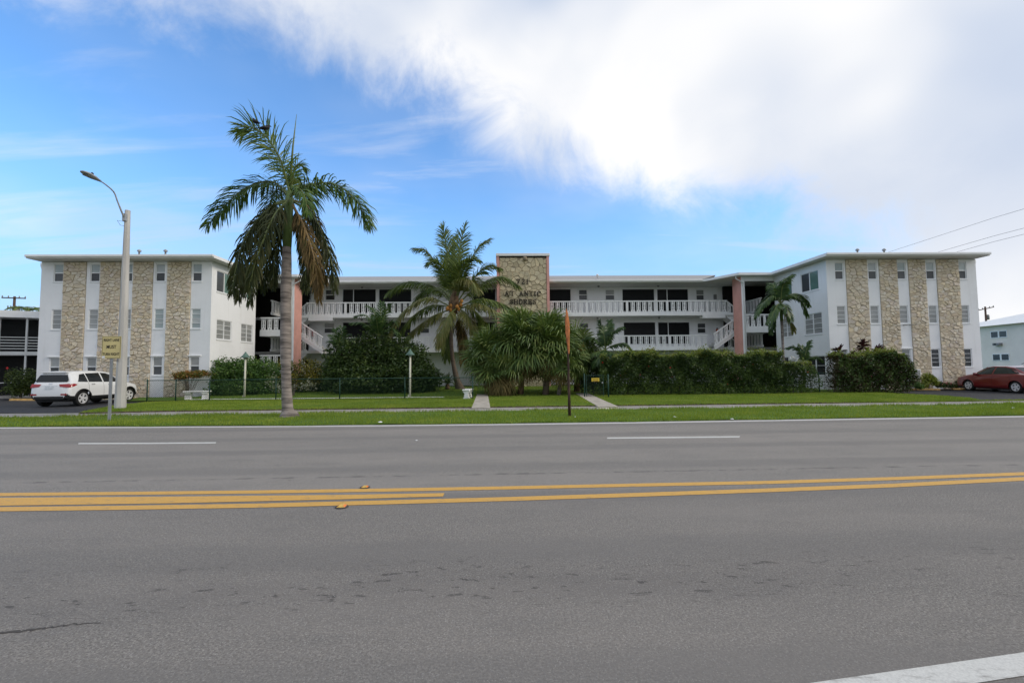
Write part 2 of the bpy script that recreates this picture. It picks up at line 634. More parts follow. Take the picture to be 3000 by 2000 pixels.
M['glass_up'] = panemat('pane_over_blind', [(0.30, 0.37, 0.37), (0.42, 0.47, 0.46), (0.24, 0.31, 0.32), (0.48, 0.50, 0.49)], 0.10, 0.6)
M['glass_mid'] = panemat('pane_frosted', [(0.32, 0.33, 0.32), (0.42, 0.43, 0.42), (0.26, 0.27, 0.26), (0.36, 0.36, 0.35), (0.20, 0.21, 0.21)], 0.2, 0.5)
M['glass_low'] = panemat('pane_behind_screen', [(0.055, 0.062, 0.066), (0.10, 0.105, 0.11), (0.04, 0.045, 0.05), (0.075, 0.08, 0.08)], 0.30, 0.4)
M['glass_dark'] = panemat('dark_pane', [(0.018, 0.020, 0.022), (0.035, 0.037, 0.038), (0.014, 0.016, 0.017), (0.05, 0.052, 0.05)], 0.08, 0.5)
M['glass_green'] = panemat('green_tinted_pane', [(0.11, 0.21, 0.18), (0.15, 0.25, 0.22)], 0.12, 0.6)
M['screen'] = panemat('dark_insect_screen', [(0.014, 0.015, 0.016), (0.030, 0.030, 0.031), (0.010, 0.011, 0.012), (0.022, 0.024, 0.026)], 0.7, 0.15, 0.6)
M['dark'] = plain('unlit_interior', (0.012, 0.011, 0.010), 0.9)  # near-black colour standing in for deep shade
M['black'] = plain('black_paint', (0.012, 0.012, 0.012), 0.5)
M['letter'] = plain('black_letter_metal', (0.016, 0.014, 0.013), 0.55, 0.3, 8.0)
M['green_pipe'] = plain('green_coated_pipe', (0.018, 0.055, 0.040), 0.5, 0.15, 6.0)
M['green_wire'] = plain('green_coated_wire', (0.014, 0.038, 0.028), 0.6)
M['pole'] = plain('pole_concrete', (0.50, 0.48, 0.455), 0.9, 0.12, 1.3, bump=0.3, bscale=30, stretch=(3, 3, 0.6))
M['galv'] = plain('galvanised_steel', (0.34, 0.35, 0.36), 0.5, 0.15, 5.0, metal=0.35)
M['wood'] = plain('weathered_wood', (0.10, 0.065, 0.05), 0.9, 0.3, 6.0)
M['rust'] = plain('rusty_brown_pole', (0.055, 0.030, 0.022), 0.7, 0.4, 9.0, stretch=(1, 1, 0.3))
M['orange'] = plain('faded_orange_cloth', (0.56, 0.20, 0.075), 0.85, 0.35, 4.0, stretch=(6, 6, 1.2), bump=0.4, bscale=12)
M['signface'] = plain('aged_sign_face', (0.62, 0.52, 0.24), 0.5, 0.06, 3.0)
M['yellow_sign'] = plain('yellow_plate', (0.72, 0.50, 0.05), 0.5, 0.08, 20.0)
M['brown_ink'] = plain('faded_brown_ink', (0.22, 0.13, 0.03), 0.6)
M['wheelstop'] = plain('yellow_wheel_stop', (0.58, 0.36, 0.13), 0.9, 0.25, 5.0, bump=0.4, bscale=30)
M['lamp_green'] = plain('verdigris_metal', (0.10, 0.17, 0.14), 0.6, 0.25, 9.0)
M['lamp_post'] = plain('cream_post_paint', (0.62, 0.60, 0.50), 0.7, 0.1, 3.0)
M['red_box'] = plain('red_enamel', (0.33, 0.02, 0.025), 0.4)
M['orange_red'] = plain('orange_red_enamel', (0.45, 0.09, 0.03), 0.5)
M['grey_box'] = plain('grey_metal_box', (0.22, 0.22, 0.22), 0.5)
M['globe'] = plain('white_globe', (0.75, 0.75, 0.73), 0.4, 0.25, 8.0)
M['reflector_amber'] = plain('amber_lens', (0.80, 0.22, 0.02), 0.2)
M['reflector_body'] = plain('yellow_marker_body', (0.68, 0.44, 0.10), 0.5, 0.25, 30.0)
M['bitumen'] = plain('bitumen_pad', (0.07, 0.062, 0.055), 0.8)
M['paper'] = plain('white_litter', (0.75, 0.76, 0.77), 0.8)
M['bird'] = plain('black_feathers', (0.008, 0.008, 0.009), 0.6)
M['wire'] = plain('black_cable', (0.10, 0.10, 0.105), 0.7)
# plants
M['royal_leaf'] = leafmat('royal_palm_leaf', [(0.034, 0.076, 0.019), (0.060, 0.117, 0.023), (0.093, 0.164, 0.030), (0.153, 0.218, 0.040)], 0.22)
M['royal_bright'] = leafmat('sunlit_royal_leaf', [(0.057, 0.115, 0.025), (0.098, 0.172, 0.034), (0.161, 0.218, 0.046), (0.230, 0.253, 0.057)], 0.3)  # brighter copy of the leaf, sunlight put into the colour
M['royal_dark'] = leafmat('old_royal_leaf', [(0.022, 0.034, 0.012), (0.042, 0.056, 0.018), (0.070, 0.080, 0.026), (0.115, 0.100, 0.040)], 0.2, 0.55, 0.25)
M['dead_leaf'] = leafmat('dying_palm_leaf', [(0.035, 0.040, 0.016), (0.085, 0.06, 0.026), (0.24, 0.16, 0.065), (0.06, 0.070, 0.022)], 0.15, 0.7, 0.15)
M['coco_leaf'] = leafmat('coconut_leaf', [(0.052, 0.086, 0.022), (0.086, 0.133, 0.029), (0.145, 0.195, 0.041), (0.222, 0.250, 0.055)], 0.22)
M['coco_bright'] = leafmat('yellowing_coconut_leaf', [(0.09, 0.12, 0.03), (0.15, 0.17, 0.045), (0.20, 0.19, 0.06), (0.24, 0.20, 0.08)], 0.25)
M['fan_leaf'] = leafmat('fan_palm_leaf', [(0.055, 0.103, 0.029), (0.103, 0.166, 0.042), (0.172, 0.239, 0.061), (0.298, 0.331, 0.095)], 0.2, 0.4, 0.45)
M['fan_dry'] = leafmat('dry_fan_leaf', [(0.094, 0.078, 0.032), (0.156, 0.133, 0.051), (0.234, 0.172, 0.072), (0.109, 0.118, 0.043)], 0.15, 0.7, 0.15)
M['areca_leaf'] = leafmat('areca_leaf', [(0.022, 0.053, 0.020), (0.037, 0.080, 0.025), (0.069, 0.125, 0.035), (0.112, 0.175, 0.050)], 0.25)
M['hedge_leaf'] = leafmat('hedge_leaf', [(0.023, 0.045, 0.013), (0.041, 0.076, 0.018), (0.069, 0.113, 0.025), (0.120, 0.171, 0.034)], 0.2)
M['hedge_tip'] = leafmat('hedge_new_growth', [(0.092, 0.144, 0.025), (0.172, 0.230, 0.040), (0.241, 0.287, 0.057), (0.230, 0.161, 0.057)], 0.3)
M['brown_leaf'] = leafmat('copper_hedge_leaf', [(0.044, 0.027, 0.016), (0.069, 0.043, 0.022), (0.062, 0.069, 0.025), (0.112, 0.075, 0.037)], 0.2)
M['bush_leaf'] = leafmat('bush_leaf', [(0.032, 0.076, 0.021), (0.058, 0.126, 0.029), (0.102, 0.192, 0.042), (0.203, 0.292, 0.063)], 0.25)
M['dark_leaf'] = leafmat('dark_bush_leaf', [(0.021, 0.043, 0.012), (0.036, 0.068, 0.016), (0.060, 0.100, 0.023), (0.105, 0.143, 0.032)], 0.18)
M['croton_leaf'] = leafmat('croton_leaf', [(0.036, 0.054, 0.014), (0.096, 0.108, 0.024), (0.264, 0.228, 0.036), (0.408, 0.324, 0.048)], 0.25)
M['orange_leaf'] = leafmat('orange_flower_shrub', [(0.06, 0.09, 0.02), (0.13, 0.15, 0.03), (0.30, 0.15, 0.035), (0.38, 0.10, 0.04)], 0.25)
M['hibiscus_leaf'] = leafmat('hibiscus_leaf', [(0.022, 0.045, 0.012), (0.045, 0.075, 0.018), (0.085, 0.12, 0.028), (0.15, 0.17, 0.045)], 0.25)
M['lime_leaf'] = leafmat('lime_leaf', [(0.10, 0.15, 0.02), (0.17, 0.22, 0.03), (0.26, 0.30, 0.05), (0.30, 0.30, 0.06)], 0.3)
M['ti_leaf'] = leafmat('dark_red_ti_leaf', [(0.020, 0.007, 0.009), (0.035, 0.011, 0.013), (0.07, 0.018, 0.020), (0.12, 0.03, 0.03)], 0.15)
M['pale_leaf'] = leafmat('pale_leaf', [(0.30, 0.30, 0.24), (0.42, 0.42, 0.36), (0.16, 0.18, 0.08), (0.5, 0.5, 0.45)], 0.25)
M['grass'] = leafmat('grass_blade', [(0.143, 0.200, 0.020), (0.187, 0.269, 0.032), (0.254, 0.340, 0.043), (0.388, 0.384, 0.079)], 0.3, 0.5, 0.25, 0.7)
M['red_petal'] = plain('red_petal', (0.55, 0.02, 0.02), 0.6)
M['pink_petal'] = plain('pink_petal', (0.55, 0.10, 0.16), 0.6)
M['white_petal'] = plain('white_petal', (0.72, 0.72, 0.68), 0.6)
M['twig'] = plain('grey_twigs', (0.16, 0.13, 0.11), 0.9, 0.3, 8.0)
M['royal_trunk'] = plain('royal_palm_bark', (0.215, 0.185, 0.165), 0.9, 0.55, 2.6, bump=0.5, bscale=14, stretch=(0.6, 0.6, 4.0), detail=8)
M['coco_trunk'] = plain('coconut_bark', (0.13, 0.10, 0.075), 0.9, 0.35, 4.0, bump=0.6, bscale=14, stretch=(0.6, 0.6, 5.0))
M['fibre'] = plain('shaggy_trunk_fibre', (0.13, 0.085, 0.05), 0.95, 0.5, 6.0, bump=0.8, bscale=18, stretch=(1.2, 1.2, 0.6))
M['shaft'] = plain('green_crownshaft', (0.085, 0.13, 0.035), 0.45, 0.25, 3.0, stretch=(3, 3, 0.8))
M['rachis'] = plain('palm_midrib', (0.13, 0.16, 0.05), 0.5, 0.2, 5.0)
M['rachis_dry'] = plain('dry_midrib', (0.24, 0.16, 0.07), 0.7, 0.2, 5.0)
M['coconut'] = plain('orange_coconut', (0.42, 0.19, 0.04), 0.6, 0.2, 9.0)
# vehicles
M['car_white'] = plain('white_car_paint', (0.74, 0.745, 0.75), 0.25, spec=0.5, coat=0.8)
M['car_red'] = plain('dark_red_car_paint', (0.16, 0.010, 0.012), 0.28, spec=0.5, coat=0.9)
M['car_silver'] = plain('pale_silver_paint', (0.60, 0.60, 0.60), 0.28, spec=0.5, coat=0.8)
M['car_glass'] = plain('tinted_car_glass', (0.010, 0.012, 0.013), 0.04, spec=0.35)
M['car_glass_light'] = plain('clear_car_glass', (0.022, 0.032, 0.031), 0.04, spec=0.4)
M['cladding'] = plain('black_plastic', (0.018, 0.018, 0.019), 0.6)
M['tyre'] = plain('tyre_rubber', (0.014, 0.014, 0.014), 0.85)
M['alloy'] = plain('alloy_rim', (0.70, 0.70, 0.71), 0.35, metal=0.25)
M['tail_red'] = plain('red_tail_lens', (0.30, 0.012, 0.014), 0.12, spec=0.6)
M['chrome'] = plain('bright_metal', (0.6, 0.6, 0.6), 0.15, metal=0.9)
M['plate'] = plain('number_plate', (0.55, 0.58, 0.60), 0.4, 0.15, 20.0)

# ------------------------------------------------------------------ ground, road, pavement
def strip(pts_a, pts_b):
    n = len(pts_a)
    vs = list(pts_a) + list(pts_b)
    fs = [(i, i + 1, n + i + 1, n + i) for i in range(n - 1)]
    return vs, fs


def extend(pts, d=300.0):
    a = (pts[0] - pts[2]).normalized()
    b = (pts[-1] - pts[-3]).normalized()
    return [pts[0] + a * d] + pts + [pts[-1] + b * d]


def flat(name, poly, z, mat, parent=None):
    mb = MB()
    mb.add([(p[0], p[1], z) for p in poly], [tuple(range(len(poly)))])
    return mb.build(name, mat, parent)


g = MB().add([(-1500, -600, -0.06), (1500, -600, -0.06), (1500, 2500, -0.06), (-1500, 2500, -0.06)], [(0, 1, 2, 3)])
tag(g.build('ground', M['lawn']), 'grassy ground running to the horizon', None, None, 'structure')

edge_px = [(0, 1253.5), (375, 1252), (750, 1250), (1125, 1247), (1500, 1243.2), (1875, 1238), (2250, 1232), (2625, 1226), (3000, 1220)]
edge_line = [ground(*p) for p in edge_px]
road_edge = [p + Vector((0, 0.28, 0)) for p in edge_line]
road_far = extend(road_edge)
mb = MB()
vs, fs = strip([Vector((p.x, -14.0, 0)) for p in road_far], road_far)
# crown of fine cross strips keeps the sheet simple: two rows are enough
mb.add(vs, fs)
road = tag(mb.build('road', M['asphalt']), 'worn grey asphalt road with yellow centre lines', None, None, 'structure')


def marking(name, top_px, bot_px, mat, ext=True, z=0.004):
    a = [ground(*p) for p in top_px]
    b = [ground(*p) for p in bot_px]
    if ext:
        a, b = extend(a), extend(b)
    vs, fs = strip([(p.x, p.y, z) for p in b], [(p.x, p.y, z) for p in a])
    o = MB().add(vs, fs).build(name, mat, road)
    return o


marking('edge_line', [(x, y - 1.5) for x, y in edge_px], [(x, y + 1.5) for x, y in edge_px], M['white_line'])
# double yellow line with a tapering filled wedge on the left
top_c = [(0, 1448.5), (375, 1445), (750, 1441), (1125, 1435.5), (1500, 1428.6), (1875, 1420.5), (2250, 1413), (2625, 1401.5), (3000, 1387.5)]
bot_c = [(0, 1491.5), (375, 1487), (750, 1481), (1125, 1471.5), (1500, 1461.2), (1875, 1449), (2250, 1436), (2625, 1421.5), (3000, 1402.5)]
marking('centre_line', [(x, y - 4.6) for x, y in top_c], [(x, y + 4.6) for x, y in top_c], M['yellow_line'])
marking('centre_line', [(x, y - 6.2 + x * 0.0003) for x, y in bot_c], [(x, y + 6.2 - x * 0.0003) for x, y in bot_c], M['yellow_line'])
marking('painted_median', [(-900, 1462.5), (0, 1458), (500, 1454.5), (1000, 1449.5), (1302, 1444.3)], [(-900, 1495), (0, 1481), (500, 1474), (1000, 1462.5), (1298, 1454)], M['yellow_line'], ext=False)
marking('lane_dash', [(231, 1297), (430, 1296.5), (634, 1294.8)], [(228, 1301), (430, 1300.5), (631, 1298.8)], M['white_line'], ext=False)
marking('lane_dash', [(1780, 1281), (1975, 1279.3), (2168, 1277.2)], [(1778, 1285), (1975, 1283.3), (2166, 1281.2)], M['white_line'], ext=False)
a0, a1 = ground(2390, 1999), ground(3000, 1911)
b0, b1 = ground(2868, 2000), ground(3000, 1977)
da = (a1 - a0).normalized()
wv = b0 - a0
perp = Vector((-da.y, da.x, 0))
wd = abs((b0 - a0).dot(perp))
vs = [a0 - da * 30, a1 + da * 30, a1 + da * 30 - perp * wd, a0 - da * 30 - perp * wd]
MB().add([(p.x, p.y, 0.004) for p in vs], [(0, 1, 2, 3)]).build('shoulder_line', M['white_line'], road)

# pavement strip
SW0, SW1 = 17.1, 18.6
mb = MB()
us = [-70, -21.5, -19.0, -17.5, -14, 0, 14, 21, 70]
nv = [15.9, 15.9, 16.2, 16.9, SW0, SW0, SW0, SW0 + 0.15, SW0 + 0.3]
fv = [18.9, 18.9, 18.75, 18.6, SW1, SW1, SW1, SW1 + 0.2, SW1 + 0.4]
top = [uv2w(u, v, 0.035) for u, v in zip(us, fv)]
bot = [uv2w(u, v, 0.035) for u, v in zip(us, nv)]
vs, fs = strip(bot, top)
mb.add(vs, fs)
vs, fs = strip([p + Vector((0, 0, -0.09)) for p in bot], bot)
mb.add(vs, fs)
pavement = tag(mb.build('pavement', M['concrete']), 'grey concrete pavement along the grass verge', None, None, 'structure')

# verge between road and pavement
mb = MB()
edge2 = [p + Vector((0, 0.02, 0.015)) for p in road_edge]
edge2 = [Vector((p.x, p.y, 0.015)) for p in extend(road_edge, 45.0)]
swn = [uv2w(u, v - 0.02, 0.055) for u, v in zip(us, nv)]


def along(pts, x):
    xs = [p.x for p in pts]
    return float(np.interp(x, xs, [p.y for p in pts]))


xs = np.linspace(-60, 60, 401)
r0 = [Vector((x, along(edge2, x) + 0.03 * math.sin(x * 3.1) + 0.05 * math.sin(x * 1.3) + random.uniform(-0.05, 0.06), 0.006)) for x in xs]
r1 = [Vector((x, along(edge2, x) + 0.22, 0.045)) for x in xs]
r2 = [Vector((x, along(swn, x) - 0.1, 0.060)) for x in xs]
r3 = [Vector((x, along(swn, x) + 0.02 + 0.05 * math.sin(x * 2.3) + 0.04 * math.sin(x * 0.8) + random.uniform(-0.05, 0.05), 0.040)) for x in xs]
for a, b in ((r0, r1), (r1, r2), (r2, r3)):
    vs, fs = strip(a, b)
    mb.add(vs, fs)
verge = tag(mb.build('verge', M['lawn']), 'mown grass verge between road and pavement', None, None, 'structure')

# lawn between pavement and fence, and the raised courtyard behind it
LZ = 0.085


def gw(px, py, z=LZ):
    p = ground(px, py, z)
    return (p.x, p.y)


def wuv(u, v):
    p = uv2w(u, v)
    return (p.x, p.y)


lawn_poly = [gw(232, 1208), gw(290, 1196), gw(345, 1186), gw(430, 1177.5), gw(545, 1174), wuv(-17.3, 25.1), wuv(20.5, 25.1), gw(2662, 1153.5), gw(2760, 1159), gw(2840, 1165), gw(2869, 1171.5), wuv(14, SW1 + 0.06), wuv(0, SW1 + 0.05), wuv(-13, SW1 + 0.05)]
mb = MB()
n = len(lawn_poly)
mb.add([(p[0], p[1], LZ) for p in lawn_poly], [tuple(range(n))])
cx = sum(p[0] for p in lawn_poly) / n
cy = sum(p[1] for p in lawn_poly) / n
outer = [(p[0] + 0.06 * (1 if p[0] > cx else -1) * 0.3, p[1] - (0.05 if p[1] < cy else -0.05), 0.0) for p in lawn_poly]
vs = [(p[0], p[1], LZ) for p in lawn_poly] + outer
mb.add(vs, [(i, (i + 1) % n, n + (i + 1) % n, n + i) for i in range(n)], 1)  # cut soil edge, its dark colour also painted in as the shadow line
lawn = tag(mb.build('lawn', [M['lawn'], M['soil']]), 'mown lawn behind the pavement', None, None, 'structure')


def court_z(v):
    return LZ - 0.01 + 0.15 * min(1, max(0, (v - 25.5) / 3.0))


mb = MB()
vrow = [25.05, 26.0, 27.0, 28.0, 29.0, 38.0]
for i in range(len(vrow) - 1):
    va, vb = vrow[i], vrow[i + 1]
    if i < 2:
        ua, ub = -20.6, 22.8
    else:
        ua, ub = -17.4, 19.3
    mb.add([tuple(uv2w(ua, va, court_z(va))), tuple(uv2w(ub, va, court_z(va))), tuple(uv2w(ub, vb, court_z(vb))), tuple(uv2w(ua, vb, court_z(vb)))], [(0, 1, 2, 3)])
court = tag(mb.build('courtyard_lawn', M['lawn']), 'lawn of the courtyard between the wings', None, None, 'structure')
# parking areas
lot_l = [gw(-900, 1211, 0.02), gw(232, 1209, 0.02), gw(290, 1197, 0.02), gw(345, 1187, 0.02), gw(430, 1178, 0.02), gw(548, 1175, 0.02), wuv(-19.0, 27.55), wuv(-29.0, 27.55), wuv(-29.0, 34.0), wuv(-70, 34.0)]
tag(flat('left_parking', lot_l, 0.02, M['lot']), 'dark asphalt parking area by the left wing', None, None, 'structure')
lot_r = [gw(2660, 1154.5, 0.02), gw(2760, 1160, 0.02), gw(2840, 1166, 0.02), gw(2871, 1173, 0.02), wuv(30, 19.1), wuv(75, 19.1), wuv(75, 60), wuv(31.0, 60), wuv(31.0, 27.3), wuv(22.2, 27.3)]
tag(flat('right_parking', lot_r, 0.02, M['lot']), 'dark asphalt parking area by the right wing', None, None, 'structure')
# planting bed of soil in front of the right wing
tag(flat('planting_bed', [wuv(22.0, 26.6), wuv(30.3, 26.6), wuv(30.3, 27.58), wuv(22.0, 27.58)], 0.06, M['soil']), 'soil planting bed along the right wing', None, None, 'structure')


# two concrete paths with single slabs
def path_slabs(name, quads, label, z0=0.085):
    root = tag(empty(name, tuple((quads[0][0] + quads[0][1]) / 2)), label, None, None, 'structure')
    o = root.location
    for k, (l0, r0_, r1_, l1) in enumerate(quads):
        ps = [l0, r0_, r1_, l1]
        c = sum(ps, Vector()) / 4
        ps = [c + (p - c) * 0.985 for p in ps]
        dz = random.uniform(-0.004, 0.006)
        vs = [(p.x - o.x, p.y - o.y, p.z - o.z + dz) for p in ps] + [(p.x - o.x, p.y - o.y, p.z - o.z - 0.08) for p in ps]
        MB().add(vs, [(0, 1, 2, 3), (4, 7, 6, 5), (0, 4, 5, 1), (1, 5, 6, 2), (2, 6, 7, 3), (3, 7, 4, 0)]).build('slab', M['path'], root)
    return root


def path_quads(left_px, right_px, n, z0, z1):
    """edges given as lists of picture positions on ground of height z"""
    ql = []
    for i in range(n):
        t0, t1 = i / n, (i + 1) / n
        zz = lambda t: z0 + (z1 - z0) * t
        L = lambda t: ground(left_px[0] + (left_px[2] - left_px[0]) * t, 0, 0)
        ql.append((t0, t1))
    a0, a1 = ground(left_px[0], left_px[1], z0), ground(left_px[2], left_px[3], z1)
    b0, b1 = ground(right_px[0], right_px[1], z0), ground(right_px[2], right_px[3], z1)
    return [(a0.lerp(a1, t0), b0.lerp(b1, t0), b0.lerp(b1, t1), a0.lerp(a1, t1)) for t0, t1 in ql]


path_slabs('garden_path', path_quads((1381, 1194, 1409, 1127), (1437, 1194, 1424, 1127), 7, 0.08, 0.20), 'straight concrete path leading to the sign tower')
path_slabs('garden_path', path_quads((1752, 1190.5, 1668, 1141), (1812, 1190.5, 1700, 1141), 6, 0.085, 0.14), 'slanting concrete path leading through the green gate')


# ------------------------------------------------------------------ grass blades (nobody could count them)
def inpoly(P, poly):
    x, y = P[:, 0], P[:, 1]
    ins = np.zeros(len(P), bool)
    j = len(poly) - 1
    for i in range(len(poly)):
        xi, yi = poly[i][0], poly[i][1]
        xj, yj = poly[j][0], poly[j][1]
        c = ((yi > y) != (yj > y)) & (x < (xj - xi) * (y - yi) / (yj - yi + 1e-12) + xi)
        ins ^= c
        j = i
    return ins


def blades(P, z, hmin, hmax, wid=0.008):
    n = len(P)
    a = RNG.uniform(0, 2 * PI, n)
    h = RNG.uniform(hmin, hmax, n)
    lean = RNG.uniform(0.1, 0.7, n) * h
    la = RNG.uniform(0, 2 * PI, n)
    V = np.zeros((n, 3, 3), np.float32)
    V[:, 0, 0] = P[:, 0] - np.cos(a) * wid
    V[:, 0, 1] = P[:, 1] - np.sin(a) * wid
    V[:, 1, 0] = P[:, 0] + np.cos(a) * wid
    V[:, 1, 1] = P[:, 1] + np.sin(a) * wid
    V[:, 2, 0] = P[:, 0] + np.cos(la) * lean
    V[:, 2, 1] = P[:, 1] + np.sin(la) * lean
    V[:, 0, 2] = V[:, 1, 2] = z
    V[:, 2, 2] = z + h
    return V.reshape(-1, 3)


def scatter(poly, n):
    xs_ = [p[0] for p in poly]
    ys_ = [p[1] for p in poly]
    P = np.stack([RNG.uniform(min(xs_), max(xs_), n), RNG.uniform(min(ys_), max(ys_), n)], 1)
    return P[inpoly(P, poly)]


def patchy(P, s, seed):
    """cheap slow noise 0..1"""
    x, y = P[:, 0] * s, P[:, 1] * s
    return 0.5 + 0.25 * np.sin(x * 1.7 + seed) * np.cos(y * 2.3 - seed) + 0.25 * np.sin(x * 0.63 - y * 1.1 + 2 * seed)


def grass_obj(name, V, label):
    F = np.arange(len(V), dtype=np.int32).reshape(-1, 3)
    return tag(link(name, arrays_mesh(name, V, F, M['grass'])), label, None, None, 'stuff')


vpoly = [(p.x, p.y + 0.03) for p in r0 if -27 < p.x < 31] + [(p.x, p.y - 0.01) for p in reversed(r3) if -27 < p.x < 31]
P1 = scatter(vpoly, 210000)
P1 = P1[RNG.random(len(P1)) < 0.35 + 0.75 * patchy(P1, 0.8, 0.3)]
hh = 0.05 + 0.045 * patchy(P1, 1.1, 1.0) + 0.03 * (RNG.random(len(P1)) > 0.93)
V1 = blades(P1, 0.035, 0.03, 0.05, 0.009)
V1[2::3, 2] = 0.035 + hh * RNG.uniform(0.6, 1.25, len(P1))
# ragged taller tufts along both edges
ed = np.array([(p.x, p.y) for p in r0 if -27 < p.x < 31])
k = RNG.integers(0, len(ed) - 1, 9000)
tt = RNG.random((9000, 1))
E1 = ed[k] * (1 - tt) + ed[k + 1] * tt + np.stack([np.zeros(9000), np.abs(RNG.normal(0, 0.05, 9000))], 1)
V1e = blades(E1, 0.005, 0.03, 0.075, 0.009)
ed = np.array([(p.x, p.y) for p in r3 if -27 < p.x < 31])
k = RNG.integers(0, len(ed) - 1, 14000)
tt = RNG.random((14000, 1))
E2 = ed[k] * (1 - tt) + ed[k + 1] * tt - np.stack([np.zeros(14000), RNG.normal(0.04, 0.06, 14000)], 1)
keep = RNG.random(14000) < patchy(E2, 2.5, 4.0) ** 1.5 * 1.6
V2e = blades(E2[keep], 0.04, 0.04, 0.15, 0.010)
grass_obj('grass', np.concatenate([V1, V1e, V2e]), 'bright green grass blades of the roadside verge')

P2 = scatter(lawn_poly, 240000)
P2 = P2[RNG.random(len(P2)) < 0.45 + 0.65 * patchy(P2, 0.6, 1.3)]
V2 = blades(P2, LZ - 0.01, 0.03, 0.05, 0.009)
V2[2::3, 2] = LZ + (0.04 + 0.03 * patchy(P2, 0.9, 2.0)) * RNG.uniform(0.5, 1.2, len(P2))
fe = np.array([uv2w(u, SW1 + 0.05)[:2] for u in np.linspace(-13.5, 24, 60)])
k = RNG.integers(0, 59, 9000)
tt = RNG.random((9000, 1))
E3 = fe[k] * (1 - tt) + fe[k + 1] * tt + np.stack([np.zeros(9000), RNG.normal(0.02, 0.03, 9000)], 1)
V3e = blades(E3, 0.05, 0.04, 0.09, 0.009)
cpoly = [wuv(-17.0, 25.1), wuv(19.0, 25.1), wuv(19.0, 34.0), wuv(-17.0, 34.0)]
P3 = scatter(cpoly, 60000)
V3 = blades(P3, 0.0, 0.03, 0.06, 0.012)
vv = -P3[:, 0] * SB + P3[:, 1] * CB
zz = LZ - 0.015 + 0.15 * np.clip((vv - 25.5) / 3.0, 0, 1)
V3[:, 2] += np.repeat(zz, 3)
Vall = np.concatenate([V2, V3e, V3])
# keep the two paths free of blades
def pathmask(V, a_l, a_r):
    q = [(p.x, p.y) for p in (a_l[0], a_r[0], a_r[1], a_l[1])]
    c = V.reshape(-1, 3, 3)[:, :, :2].mean(1)
    return ~inpoly(c, q)
mk = pathmask(Vall, (ground(1381, 1197, 0.08), ground(1409, 1127, 0.2)), (ground(1437, 1197, 0.08), ground(1424, 1127, 0.2)))
mk &= pathmask(Vall, (ground(1755, 1194, 0.08), ground(1668, 1141, 0.14)), (ground(1818, 1194, 0.08), ground(1700, 1141, 0.14)))
Vall = Vall[np.repeat(mk, 3)]
grass_obj('grass', Vall, 'green grass blades of the lawn and courtyard')

# ------------------------------------------------------------------ the apartment building
V_WING, V_MAIN, V_RAIL = 27.6, 37.3, 35.5
BU0, BV0 = 1.0, 37.3
bld = tag(empty('apartment_building', tuple(uv2w(BU0, BV0)), BETA), 'white three-storey apartment building with stone panels, coral fins and long balconies', 'building')
BO = (BU0, BV0, 0.0)


def bpart(mb, name, mat, parent=None, smooth=False):
    return mb.build(name, mat, parent or bld, BO, smooth)


def U(px, py, v):
    return onv(px, py, v)[0]


def Z(px, py, v):
    return onv(px, py, v)[1]


def wall_front(mb, u0, u1, z0, z1, v, holes, rev=0.10, face=-1, mi=0):
    """wall facing -v with rectangular openings (u0,u1,z0,z1) and their reveals"""
    xs_ = sorted({u0, u1, *[h[0] for h in holes], *[h[1] for h in holes]})
    zs_ = sorted({z0, z1, *[h[2] for h in holes], *[h[3] for h in holes]})
    for i in range(len(xs_) - 1):
        for j in range(len(zs_) - 1):
            cx_, cz_ = (xs_[i] + xs_[i + 1]) / 2, (zs_[j] + zs_[j + 1]) / 2
            if any(h[0] < cx_ < h[1] and h[2] < cz_ < h[3] for h in holes):
                continue
            mb.add([(xs_[i], v, zs_[j]), (xs_[i + 1], v, zs_[j]), (xs_[i + 1], v, zs_[j + 1]), (xs_[i], v, zs_[j + 1])], [(0, 1, 2, 3)], mi)
    for a, b, c, d in holes:
        w = v - face * rev
        mb.add([(a, v, c), (b, v, c), (b, v, d), (a, v, d), (a, w, c), (b, w, c), (b, w, d), (a, w, d)], [(0, 1, 5, 4), (1, 2, 6, 5), (2, 3, 7, 6), (3, 0, 4, 7)], mi)


def wall_side(mb, u, v0, v1, z0, z1, holes, rev=0.10, sgn=1):
    """wall in the depth direction with openings (v0,v1,z0,z1); sgn = side the reveals go to"""
    t = MB()
    wall_front(t, v0, v1, z0, z1, 0.0, holes, rev, face=-1)
    mb.add([(u + sgn * p[1], p[0], p[2]) for p in t.v], t.f)


WIN_CACHE = {}


